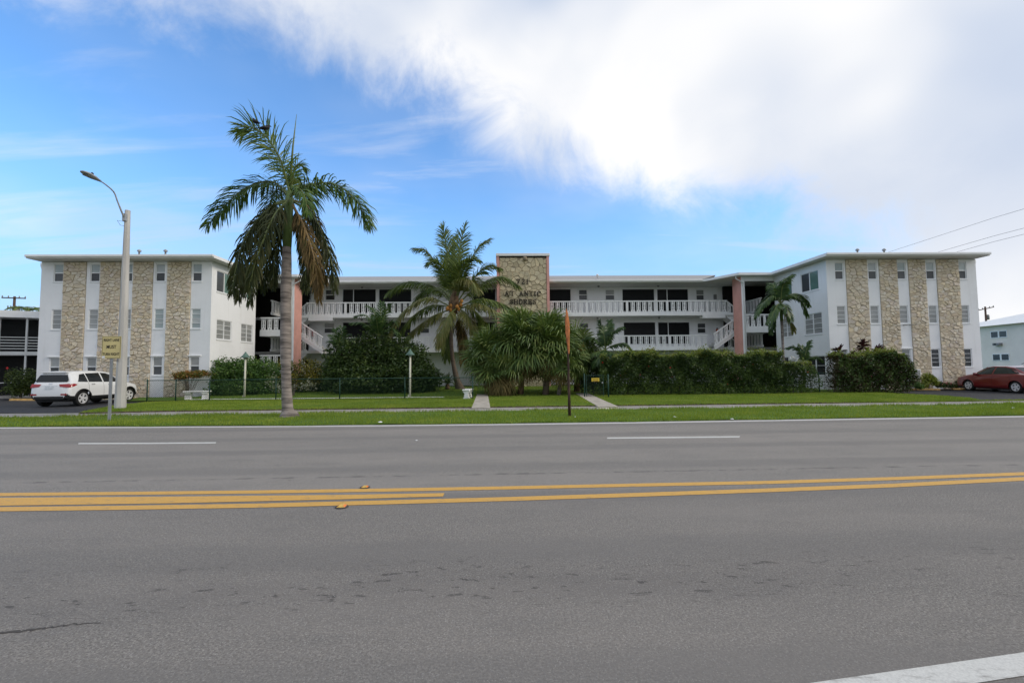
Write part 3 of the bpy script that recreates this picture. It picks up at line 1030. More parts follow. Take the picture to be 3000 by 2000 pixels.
def window(kind, w, h, c, rotz=0.0, name='window'):
    """kind: hung, jalousie, slider, pair. Built about its centre; front towards -y. c = (u, v, z) of the centre on the wall plane"""
    key = (kind, round(w, 2), round(h, 2))
    if key not in WIN_CACHE:
        fr = MB()
        t = 0.045
        y0, y1 = 0.035, 0.085
        for a in ((-w / 2, -w / 2 + t, -h / 2, h / 2), (w / 2 - t, w / 2, -h / 2, h / 2), (-w / 2 + t, w / 2 - t, h / 2 - t, h / 2), (-w / 2 + t, w / 2 - t, -h / 2, -h / 2 + t)):
            fr.box(a[0], a[1], y0, y1, a[2], a[3])
        fr.box(-w / 2 - 0.03, w / 2 + 0.03, -0.035, 0.05, -h / 2 - 0.06, -h / 2 - 0.002)     # sill
        panes = []
        iw, ih = w / 2 - t, h / 2 - t
        if kind.startswith('hung'):
            fr.box(-iw, iw, y0 - 0.012, y1 - 0.01, -0.03, 0.03)
            up, lo = {'hung': ('glass_up', 'glass_low'), 'hung_dark': ('glass_dark', 'glass_dark'), 'hung_mid': ('glass_mid', 'glass_low'), 'hung_green': ('glass_green', 'glass_low'), 'hung_grey': ('glass_low', 'glass_dark')}[kind]
            panes = [(-iw, iw, 0.03, ih, up, 0.06), (-iw, iw, -ih, -0.03, lo, 0.07)]
        elif kind.startswith('jal'):
            gl = {'jal': 'glass_mid', 'jal_pale': 'glass_up', 'jal_dark': 'glass_dark'}[kind]
            n = 4
            for i in range(n):
                z0, z1 = -ih + 2 * ih * i / n, -ih + 2 * ih * (i + 1) / n
                if i:
                    fr.box(-iw, iw, y0 - 0.004, y1 - 0.02, z0 - 0.011, z0 + 0.011)
                panes.append((-iw, iw, z0 + (0.011 if i else 0), z1 - (0.011 if i < n - 1 else 0), gl, 0.062))
        elif kind.startswith('pair'):
            gl = {'pair': 'glass_mid', 'pair_dark': 'glass_dark'}[kind]
            fr.box(-0.035, 0.035, y0 - 0.008, y1, -ih, ih)
            for s in (-1, 1):
                a, b = (-iw, -0.035) if s < 0 else (0.035, iw)
                n = 4 if kind == 'pair' else 2
                for i in range(n):
                    z0, z1 = -ih + 2 * ih * i / n, -ih + 2 * ih * (i + 1) / n
                    if i:
                        fr.box(a, b, y0 - 0.002, y1 - 0.02, z0 - 0.013, z0 + 0.013)
                    panes.append((a, b, z0 + (0.013 if i else 0), z1 - (0.013 if i < n - 1 else 0), gl, 0.062))
        elif kind == 'slider':
            fr.box(-0.03, 0.03, y0 - 0.008, y1, -ih, ih)
            panes = [(-iw, -0.03, -ih, ih, 'glass_low', 0.066), (0.03, iw, -ih, ih, 'glass_green', 0.058)]
        elif kind == 'screen':
            panes = [(-iw, iw, -ih, ih, 'screen', 0.07)]
        elif kind == 'screen_door':
            fr.box(-iw * 0.36 - 0.03, -iw * 0.36 + 0.03, y0, y1, -ih, ih)
            panes = [(-iw, -iw * 0.36 - 0.03, -ih, ih, 'screen', 0.07), (-iw * 0.36 + 0.03, iw, -ih, ih, 'screen', 0.075)]
        fo = fr.build('frame_mesh', M['frame'])
        fm = fo.data
        bpy.data.objects.remove(fo)
        pms = []
        for a, b, z0, z1, gl, y in panes:
            pm = MB().box(a, b, y, y + 0.008, z0, z1)
            po = pm.build('pane_mesh', M[gl])
            pms.append(po.data)
            bpy.data.objects.remove(po)
        WIN_CACHE[key] = (fm, pms)
    fm, pms = WIN_CACHE[key]
    o = link(name, fm, bld, (c[0] - BO[0], c[1] - BO[1], c[2]), rotz)
    for pm in pms:
        link('pane', pm, o)
    return o


# --- stone veneer: irregular stones laid like a broken mosaic
def voronoi_cells(seeds, x0, x1, y0, y1, ax=1.0):
    """cells of jittered seeds in a rectangle, metric stretched along x by ax"""
    S = np.array(seeds) * np.array([1 / ax, 1.0])
    X0, X1 = x0 / ax, x1 / ax
    out = []
    for i, s in enumerate(S):
        poly = [(X0, y0), (X1, y0), (X1, y1), (X0, y1)]
        d = np.hypot(S[:, 0] - s[0], S[:, 1] - s[1])
        for j in np.argsort(d)[1:15]:
            q = S[j]
            mx, my = (s + q) / 2
            nx, ny = q - s
            new = []
            for k in range(len(poly)):
                a, b = poly[k], poly[(k + 1) % len(poly)]
                da = (a[0] - mx) * nx + (a[1] - my) * ny
                db = (b[0] - mx) * nx + (b[1] - my) * ny
                if da <= 0:
                    new.append(a)
                if da * db < 0:
                    t = da / (da - db)
                    new.append((a[0] + (b[0] - a[0]) * t, a[1] + (b[1] - a[1]) * t))
            poly = new
            if len(poly) < 3:
                break
        if len(poly) >= 3:
            out.append([(p[0] * ax, p[1]) for p in poly])
    return out


def stone_shape(poly, gap, proud, rnd):
    """one stone: outline shrunk by the joint, rough chamfer, slightly tilted face; local coordinates, front to -y"""
    cx_ = sum(p[0] for p in poly) / len(poly)
    cz_ = sum(p[1] for p in poly) / len(poly)
    r = max(0.03, min(math.hypot(p[0] - cx_, p[1] - cz_) for p in poly))
    k0 = max(0.55, 1 - gap / r)
    k1 = max(0.40, 1 - (gap + 0.022) / r)
    tx, tz = rnd.uniform(-0.12, 0.12), rnd.uniform(-0.12, 0.12)
    # split long edges so that outlines are not perfectly straight
    pts = []
    for i, p in enumerate(poly):
        q = poly[(i + 1) % len(poly)]
        pts.append(p)
        L = math.hypot(q[0] - p[0], q[1] - p[1])
        if L > 0.14:
            m = ((p[0] + q[0]) / 2, (p[1] + q[1]) / 2)
            nx, nz = -(q[1] - p[1]) / L, (q[0] - p[0]) / L
            e = rnd.uniform(-0.010, 0.010)
            pts.append((m[0] + nx * e, m[1] + nz * e))
    n = len(pts)
    back = [((p[0] - cx_) * k0, 0.0, (p[1] - cz_) * k0) for p in pts]
    fr = [((p[0] - cx_) * k1, -proud + ((p[0] - cx_) * tx + (p[1] - cz_) * tz), (p[1] - cz_) * k1) for p in pts]
    mid = [((p[0] - cx_) * (k0 * 0.985), -proud * 0.6, (p[1] - cz_) * (k0 * 0.985)) for p in pts]
    vs = back + mid + fr
    fs = []
    for a in (0, n):
        for i in range(n):
            j = (i + 1) % n
            fs.append((a + i, a + j, a + n + j, a + n + i))
    fs.append(tuple(range(3 * n - 1, 2 * n - 1, -1)))
    return (cx_, cz_), vs, fs


def poly_area(p):
    return 0.5 * abs(sum(p[i][0] * p[(i + 1) % len(p)][1] - p[(i + 1) % len(p)][0] * p[i][1] for i in range(len(p))))


def veneer(name, u0, u1, z0, z1, v, cw, ch, ax, gap, mat, n_single, seed, proud=(0.02, 0.055), minz=None):
    rnd = random.Random(seed)
    base = MB().box(u0, u1, v - 0.03, v + 0.04, z0, z1)
    panel = bpart(base, name, M['mortar'])
    nx = max(2, round((u1 - u0) / cw))
    nz = max(2, round((z1 - z0) / ch))
    seeds = []
    for j in range(nz):
        off = 0.25 if j % 2 else -0.25
        for i in range(nx):
            if rnd.random() < 0.10:
                continue
            seeds.append((u0 + (i + 0.5 + off * 0.8 + rnd.uniform(-0.42, 0.42)) * (u1 - u0) / nx, z0 + (j + 0.5 + rnd.uniform(-0.40, 0.40)) * (z1 - z0) / nz))
            if rnd.random() < 0.12:
                seeds.append((seeds[-1][0] + rnd.uniform(-0.12, 0.12), seeds[-1][1] + rnd.uniform(-0.10, 0.10)))
    seeds = [(min(u1 - 0.03, max(u0 + 0.03, a)), b) for a, b in seeds]
    cells = voronoi_cells(seeds, u0, u1, z0, z1, ax)
    cells = [c for c in cells if poly_area(c) > 0.004]
    vis = sorted(range(len(cells)), key=lambda i: -poly_area(cells[i]) if (minz is None or min(p[1] for p in cells[i]) > minz) else 0)
    single = set(vis[:n_single])
    rest = MB()
    cnt = 0
    for i, c in enumerate(cells):
        (cx_, cz_), vs, fs = stone_shape(c, gap, rnd.uniform(*proud), rnd)
        if i in single:
            me = bpy.data.meshes.new('stone')
            me.from_pydata(vs, [], fs)
            me.materials.append(mat)
            o = link('stone', me, panel, (cx_ - BO[0], v - 0.03 - BO[1], cz_))
            cnt += 1
        else:
            rest.add([(x + cx_, y + v - 0.03, z + cz_) for x, y, z in vs], fs)
    if rest.v:
        r = bpart(rest, 'stone_facing', mat, panel)
        r['kind'] = 'stuff'
    return panel


# --- measured lines of the wings
ZE0, ZE1 = 8.18, 8.36                    # eave board
uL0, uL1 = U(123, 760, V_WING), U(622, 760, V_WING)
uR0, uR1 = U(2419, 760, V_WING), U(2857, 760, V_WING)
VSL, VSR = 32.6, 33.0                    # back ends of the courtyard faces of the wings
VB = 46.0


def wing(side):
    u0, u1 = (uL0, uL1) if side < 0 else (uR0, uR1)
    inner, outer = (u1, u0) if side < 0 else (u0, u1)
    vs_ = VSL if side < 0 else VSR
    if side < 0:
        cols = [(448, 415, 480), (728, 695, 760), (955, 938, 1000), (1228, 1195, 1262), (1510, 1480, 1543)]
        ux = [U(c[0] / 2.614, 800, V_WING) for c in cols]
        zr = [(Z(560, 824, V_WING), Z(560, 772, V_WING)), (Z(560, 962, V_WING), Z(560, 904, V_WING)), (Z(560, 1098, V_WING), Z(560, 1044, V_WING))]
        kinds = [['hung'] * 5, ['jal', 'jal', 'jal', 'jal_pale', 'jal_pale'], ['hung_mid'] * 5]
        ux[2] = (ux[1] + ux[3]) / 2
    else:
        ux = [U(x, 800, V_WING) for x in (2459, 2556.5, 2641.5, 2726.5, 2819.5)]
        zr = [(Z(2700, 817.6, V_WING), Z(2700, 767.5, V_WING)), (Z(2700, 947, V_WING), Z(2700, 894.6, V_WING)), (Z(2700, 1075.6, V_WING), Z(2700, 1022, V_WING))]
        kinds = [['hung'] * 5, ['jal'] * 5, ['jal', 'jal', 'jal', 'jal_dark', 'jal_dark']]
    ww = 0.56
    front_holes = []
    for r, (za, zb) in enumerate(zr):
        for cix, u in enumerate(ux):
            front_holes.append((u - ww / 2, u + ww / 2, za, zb))
    walls = MB()
    wall_front(walls, u0, u1, -0.1, ZE0 - 0.02, V_WING, front_holes)
    # courtyard face with its wide windows
    if side < 0:
        sh = [(28.1, 29.7, 2, 'slider'), (30.7, 32.2, 2, 'slider'), (28.2, 29.75, 1, 'pair'), (30.85, 32.25, 1, 'pair'), (28.2, 29.75, 0, 'pair_dark'), (30.85, 32.25, 0, 'pair_dark')]
        zs2 = [(0.95, 2.15), (3.55, 4.75), (6.45, 7.75)]
    else:
        sh = [(28.35, 30.05, 2, 'slider'), (31.0, 32.5, 2, 'slider'), (28.2, 29.85, 1, 'pair'), (31.05, 32.4, 1, 'pair'), (28.1, 29.8, 0, 'pair_dark'), (31.0, 32.4, 0, 'pair_dark')]
        zs2 = [(0.95, 2.20), (3.60, 4.95), (6.45, 7.70)]
    wall_side(walls, inner, V_WING, vs_, -0.1, ZE0 - 0.02, [(a, b, zs2[f][0], zs2[f][1]) for a, b, f, k in sh], 0.10, sgn=-1 if side < 0 else 1)
    # remaining outer faces, set back behind the stairwell
    walls.add([(outer, V_WING, -0.1), (outer, VB, -0.1), (outer, VB, ZE0 - 0.02), (outer, V_WING, ZE0 - 0.02)], [(0, 1, 2, 3)])
    walls.add([(outer, VB, -0.1), (inner, VB, -0.1), (inner, VB, ZE0 - 0.02), (outer, VB, ZE0 - 0.02)], [(0, 1, 2, 3)])
    dd_ = -4.0 if side < 0 else 4.0          # the open passage reaches behind the front rooms
    walls.add([(inner, vs_, -0.1), (inner + dd_, vs_, -0.1), (inner + dd_, vs_, ZE0 - 0.02), (inner, vs_, ZE0 - 0.02)], [(0, 1, 2, 3)])
    walls.add([(inner + dd_, vs_, -0.1), (inner + dd_, 37.0, -0.1), (inner + dd_, 37.0, ZE0 - 0.02), (inner + dd_, vs_, ZE0 - 0.02)], [(0, 1, 2, 3)])
    walls.add([(inner, 37.2, -0.1), (inner, VB, -0.1), (inner, VB, ZE0 - 0.02), (inner, 37.2, ZE0 - 0.02)], [(0, 1, 2, 3)])
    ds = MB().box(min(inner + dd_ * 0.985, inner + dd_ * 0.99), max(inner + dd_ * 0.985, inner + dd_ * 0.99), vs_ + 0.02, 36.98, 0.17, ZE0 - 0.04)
    bpart(ds, 'passage_side', M['dark'])  # near-black sheet over the wall, painted as the passage's shade
    bpart(walls, 'wing_wall', M['stucco'])
    # low plinth line and a floor slab so no light leaks in
    for r, (za, zb) in enumerate(zr):
        for cix, u in enumerate(ux):
            o = window(kinds[r][cix], ww, zb - za, (u, V_WING, (za + zb) / 2))
            if side < 0 and r == 2 or (side > 0 and r == 2 and cix == 2):
                hb = MB().bbox(u - ww / 2 - 0.10, u + ww / 2 + 0.10, V_WING - 0.07, V_WING + 0.01, zb + 0.015, zb + 0.085, 0.01)
                bpart(hb, 'window_hood', M['trim'])
    for a, b, f, k in sh:
        window(k, b - a, zs2[f][1] - zs2[f][0], (inner, (a + b) / 2, sum(zs2[f]) / 2), PI / 2 if side < 0 else -PI / 2)
    # stone panels between the window strips
    if side < 0:
        pp = [(189, 256, 170.5, 239), (296, 356, 0, 0), (392, 451, 0, 0), (492, 562, 0, 0)]
    else:
        pp = [(2475, 2538.5), (2572.5, 2626), (2658, 2709), (2740, 2806)]
    for k, q in enumerate(pp):
        a, b = U(q[0], 760, V_WING), U(q[1], 760, V_WING)
        veneer('stone_panel', a, b, -0.05, ZE0 - 0.03, V_WING + 0.015, 0.31, 0.19, 1.55, 0.009, M['stone'], 18, 100 + k + 10 * (side > 0), minz=1.2)
    return ux, zr


wing(-1)
wing(1)

# --- roofs: eave boards, soffits and low hips
EO = 0.85


def slab_roof(name, poly, mat_list):
    pass


def eave(poly, z0=ZE0, z1=ZE1):
    mb = MB().prism(poly, 'z', z0, z1)
    return mb


uFL = U(852, 850, 33.0)      # outer face of the left fin (front edge)
uFR = U(2182, 850, 33.0)
# eave outline of the whole block, drawn as one board (counter-clockwise)
V_EW, V_ES, V_EM = V_WING - EO, 32.35, 35.0
iL, iR = uL1 + 0.62, uR0 - 0.62
fL, fR = uFL + 0.75, uFR - 0.75
OL, OR = U(76, 742, V_EW), U(2900, 740, V_EW)        # outer tips of the eaves
outline = [(OL, V_EW), (iL, V_EW), (iL, V_ES), (fL, V_ES), (fL + 1.5, V_EM), (fR - 1.5, V_EM), (fR, V_ES), (iR, V_ES), (iR, V_EW), (OR, V_EW), (OR, VB + EO), (OL, VB + EO)]
mb = MB()
n = len(outline)
# soffit
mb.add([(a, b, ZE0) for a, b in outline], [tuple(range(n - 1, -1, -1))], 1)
# eave board
mb.add([(a, b, ZE0) for a, b in outline] + [(a, b, ZE1) for a, b in outline], [(i, (i + 1) % n, n + (i + 1) % n, n + i) for i in range(n)], 0)
roof = mb.build('roof', [M['trim'], M['soffit']], bld, BO, fixn=False)
# sloping shingle surfaces
mb = MB()
SL = 0.25
zt = ZE1 + 0.002
# deck just under the slopes so the eave board closes
mb.add([(a, b, ZE1 - 0.004) for a, b in outline], [tuple(range(n))])
# main roof front slope and ridge
vr = 42.0
zr_ = zt + SL * (vr - V_EM)
mb.add([(fL + 1.5, V_EM + 0.03, zt), (fR - 1.5, V_EM + 0.03, zt), (fR + 3, vr, zr_), (fL - 3, vr, zr_)], [(0, 1, 2, 3)])
mb.add([(fL - 3, vr, zr_), (fR + 3, vr, zr_), (fR + 3, VB + EO, zt), (fL - 3, VB + EO, zt)], [(0, 1, 2, 3)])
for a, b in ((OL, iL), (iR, OR)):
    m_ = (a + b) / 2
    h = (b - a) / 2
    zz_ = zt + 0.2 * h
    e = 0.04
    mb.add([(a + e, V_EW + e, zt), (b - e, V_EW + e, zt), (m_, V_EW + h, zz_), (a + e, VB + EO, zt), (b - e, VB + EO, zt), (m_, VB + EO - h, zz_)], [(0, 1, 2), (1, 4, 5, 2), (4, 3, 5), (3, 0, 2, 5)])
for a, b, s in ():
    mb.add([(fL, V_ES + 0.04, zt), (iL, V_ES + 0.04, zt), (iL - 1, vr, zr_), (fL + 1.0, vr, zr_)] if s < 0 else [(fR, V_ES + 0.04, zt), (iR, V_ES + 0.04, zt), (iR + 1, vr, zr_), (fR - 1.0, vr, zr_)], [(0, 1, 2, 3)])
bpart(mb, 'shingles', M['roof'], roof)
# gutter lip along the boards, as separate straight runs
for (a, b) in (((OL, V_EW), (iL, V_EW)), ((iR, V_EW), (OR, V_EW)), ((fL + 1.5, V_EM), (fR - 1.5, V_EM))):
    gmb = MB().bbox(a[0] + 0.01, b[0] - 0.01, a[1] - 0.11, a[1] - 0.003, ZE1 - 0.12, ZE1 + 0.015, 0.015)
    bpart(gmb, 'gutter', M['trim'], roof)


def downpipe(pts, r=0.045):
    mb = MB().tube(pts, r, 8)
    return bpart(mb, 'downpipe', M['trim'], roof, True)


downpipe([(uL0 - 0.36, V_WING + 0.35, ZE0 + 0.02), (uL0 - 0.36, V_WING + 0.35, ZE0 - 0.16), (uL0 - 0.30, V_WING + 0.35, ZE0 - 0.34), (uL0 - 0.20, V_WING + 0.35, ZE0 - 0.44), (uL0 - 0.06, V_WING + 0.35, ZE0 - 0.55), (uL0 - 0.06, V_WING + 0.35, 0.1)])
downpipe([(uR1 + 0.36, V_WING + 0.35, ZE0 + 0.02), (uR1 + 0.36, V_WING + 0.35, ZE0 - 0.16), (uR1 + 0.30, V_WING + 0.35, ZE0 - 0.36), (uR1 + 0.20, V_WING + 0.35, ZE0 - 0.44), (uR1 + 0.06, V_WING + 0.35, ZE0 - 0.55), (uR1 + 0.06, V_WING + 0.35, 0.1)])
# roof vents
for px, py, s in ((485, 738, -1), (408, 738, -1), (2512, 735, 1), (2590, 735, 1), (1750, 808, 0)):
    v = 29.0 if s else 37.0
    u, z = onv(px, py, v)
    vm = MB().lathe([(0.05, -0.7), (0.05, 0.0), (0.11, 0.02), (0.11, 0.10), (0.03, 0.16)], (u, v, z), 10)
    bpart(vm, 'roof_vent', M['galv'] if s else M['trim'], roof, True)

# --- main block wall behind the balconies
uM0, uM1 = uFL - 0.4, uFR + 0.4
SH = []          # (u0,u1,z0,z1,kind)


def mw(x0, x1, y0, y1, kind):
    a, zt_ = onv(x0, y0, V_MAIN)
    b, zb_ = onv(x1, y1, V_MAIN)
    SH.append((a, b, zb_, zt_, kind))


Z3, Z2, Z1 = 5.80, 3.08, 0.25         # floor levels
for x0, x1, k in ((1605, 1673, 'screen'), (1822, 1918, 'screen'), (1924, 2017, 'screen_door'), (1003, 1102, 'screen_door'), (1109, 1206, 'screen'), (1385, 1452, 'screen')):
    a, zt_ = onv(x0, 846, V_MAIN)
    b, _ = onv(x1, 846, V_MAIN)
    SH.append((a, b, Z3 + 0.35, zt_, k))
for x0, x1, k in ((1826, 1921, 'screen'), (1927, 2021, 'screen_door'), (1003, 1100, 'screen'), (1107, 1204, 'screen_door'), (1605, 1670, 'screen'), (1385, 1452, 'screen')):
    a, zt_ = onv(x0, 943, V_MAIN)
    b, _ = onv(x1, 943, V_MAIN)
    SH.append((a, b, Z2 + 0.35, zt_, k))
for x0, x1, k in ((1695, 1721, 'hung_grey'), (1773, 1801, 'hung_mid'), (2039, 2064, 'hung_mid'), (2117, 2142, 'hung_dark'), (953, 981, 'hung_grey'), (885, 911, 'hung_dark'), (1232, 1258, 'hung_grey'), (1305, 1332, 'hung_mid')):
    mw(x0, x1, 848, 879, k)
for x0, x1, k in ((1698, 1725, 'hung_grey'), (1776, 1803, 'hung_green'), (2043, 2069, 'hung_grey'), (2120, 2146, 'hung_grey'), (949, 979, 'hung_mid'), (882, 906, 'hung_dark'), (1232, 1258, 'hung_mid'), (1305, 1332, 'hung_grey')):
    mw(x0, x1, 946, 976, k)
for x0, x1, k in ((1826, 1921, 'screen'), (1927, 2021, 'screen'), (1003, 1100, 'screen'), (1700, 1726, 'hung_grey'), (2043, 2068, 'hung_grey')):
    a, _ = onv(x0, 1045, V_MAIN)
    b, _ = onv(x1, 1045, V_MAIN)
    SH.append((a, b, 0.9, 2.2, k))
walls = MB()
wall_front(walls, uM0, uM1, -0.1, ZE0 - 0.02, V_MAIN, [s[:4] for s in SH], 0.12)
walls.add([(uM0, V_MAIN, -0.1), (uM0, VB, -0.1), (uM0, VB, ZE0), (uM0, V_MAIN, ZE0)], [(0, 1, 2, 3)])
walls.add([(uM1, V_MAIN, -0.1), (uM1, VB, -0.1), (uM1, VB, ZE0), (uM1, V_MAIN, ZE0)], [(0, 1, 2, 3)])
bpart(walls, 'main_wall', M['stucco'])
for a, b, c, d, k in SH:
    window(k, b - a, d - c, ((a + b) / 2, V_MAIN, (c + d) / 2), name='screened_opening' if k.startswith('screen') else 'window')

# near-black ends: the stairwells' deep shade is put into the colour
for s in (-1, 1):
    a, b = (uL1 - 3.98, uM0 - 0.01) if s < 0 else (uM1 + 0.01, uR0 + 3.98)
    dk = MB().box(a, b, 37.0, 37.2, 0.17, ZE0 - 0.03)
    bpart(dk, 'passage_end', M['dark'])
    gf = MB().box(a, b, 33.0, 36.99, -0.05, 0.16)
    bpart(gf, 'ground_slab', M['deck'])

# --- balcony decks
ZR3, ZR2 = 6.80, 4.07            # hand rail tops
for z, zt_ in ((Z3, ZR3), (Z2, ZR2)):
    dk = MB().box(uM0, uM1, V_RAIL - 0.05, V_MAIN - 0.003, z - 0.20, z)
    o = bpart(dk, 'balcony_deck', M['trim'])
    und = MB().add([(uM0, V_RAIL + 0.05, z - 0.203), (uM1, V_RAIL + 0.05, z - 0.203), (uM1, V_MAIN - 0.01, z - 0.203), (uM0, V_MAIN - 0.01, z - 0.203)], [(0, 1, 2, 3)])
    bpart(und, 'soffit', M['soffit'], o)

# --- one baluster board: two slats, a turned pin between them, a foot with a hole
def baluster_mesh(h=0.78):
    mb = MB()
    for s in (-1, 1):
        x0, x1 = (-0.155, -0.105) if s < 0 else (0.105, 0.155)
        mb.box(x0, x1, -0.02, 0.02, 0, h)
    prof = [(0.0, 0.040), (0.10, 0.042), (0.20, 0.060), (0.28, 0.062), (0.36, 0.044), (0.44, 0.030), (0.47, 0.046), (0.52, 0.046), (0.55, 0.030), (0.64, 0.046), (0.74, 0.060), (0.82, 0.056), (0.90, 0.040), (1.0, 0.040)]
    z0, z1 = 0.16, h
    P_ = [(w, z0 + (z1 - z0) * t) for t, w in prof]
    for i in range(len(P_) - 1):
        (wa, za), (wb, zb) = P_[i], P_[i + 1]
        mb.add([(-wa, -0.02, za), (wa, -0.02, za), (wb, -0.02, zb), (-wb, -0.02, zb), (-wa, 0.02, za), (wa, 0.02, za), (wb, 0.02, zb), (-wb, 0.02, zb)], [(0, 1, 2, 3), (4, 7, 6, 5), (0, 3, 7, 4), (1, 5, 6, 2)])
    # foot with a small opening
    mb.box(-0.105, 0.105, -0.02, 0.02, 0.10, 0.17)
    mb.box(-0.105, -0.03, -0.02, 0.02, 0.0, 0.10)
    mb.box(0.03, 0.105, -0.02, 0.02, 0.0, 0.10)
    o = mb.build('baluster_mesh', M['trim'])
    me = o.data
    bpy.data.objects.remove(o)
    return me


BAL = baluster_mesh()


def railing(p0, p1, zfloor, h=1.0, z1floor=None, post_every=7, name='railing', pitch=0.46):
    """from p0=(u,v) to p1; floor height may differ at the two ends (stairs)"""
    z1floor = zfloor if z1floor is None else z1floor
    du, dv = p1[0] - p0[0], p1[1] - p0[1]
    L = math.hypot(du, dv)
    a = math.atan2(dv, du)
    sl = (z1floor - zfloor) / L
    root = link(name, None, bld, (p0[0] - BO[0], p0[1] - BO[1], zfloor), a)
    root.empty_display_size = 0.2

    def bar(nm, za, zb, wy, mat='trim'):
        vs = []
        for x in (0, L):
            for y in (-wy, wy):
                for z in (za, zb):
                    vs.append((x, y, z + sl * x))
        fs = [(0, 1, 3, 2), (4, 6, 7, 5), (0, 4, 5, 1), (2, 3, 7, 6), (0, 2, 6, 4), (1, 5, 7, 3)]
        MB().add(vs, fs).build(nm, M[mat], root)
    bar('hand_rail', h - 0.09, h, 0.055)
    bar('bottom_rail', -0.08, 0.10, 0.04)
    nu = max(1, round(L / pitch))
    st = L / nu
    for i in range(nu):
        x = (i + 0.5) * st
        if post_every and i % post_every == post_every - 1:
            MB().box(-0.09, 0.09, -0.03, 0.03, 0.10, h - 0.09).build('post', M['trim'], root).location = (x, 0, sl * x)
            if st < 0.3:
                continue
            continue
        o = link('baluster', BAL, root, (x, 0, 0.10 + sl * x))
        o.scale = (st / 0.46 if st < 0.46 else 1.0, 1, (h - 0.19) / 0.78)
        if abs(sl) > 0.01:
            # shear with the flight so that the boards stay upright
            me = BAL.copy()
            co = np.zeros(len(me.vertices) * 3)
            me.vertices.foreach_get('co', co)
            co = co.reshape(-1, 3)
            co[:, 2] += co[:, 0] * sl / ((h - 0.19) / 0.78)
            me.vertices.foreach_set('co', co.ravel())
            o.data = me
    return root


uT0, uT1 = U(1455, 800, 34.6), U(1609, 800, 34.6)
for z, zt_ in ((Z3, ZR3), (Z2, ZR2)):
    le = uFL + (0.1 if z == Z3 else 1.75)
    re = uFR - (0.1 if z == Z3 else 1.75)
    railing((le, V_RAIL), (uT0 - 0.05, V_RAIL), z, zt_ - z)
    railing((uT1 + 0.05, V_RAIL), (re, V_RAIL), z, zt_ - z)

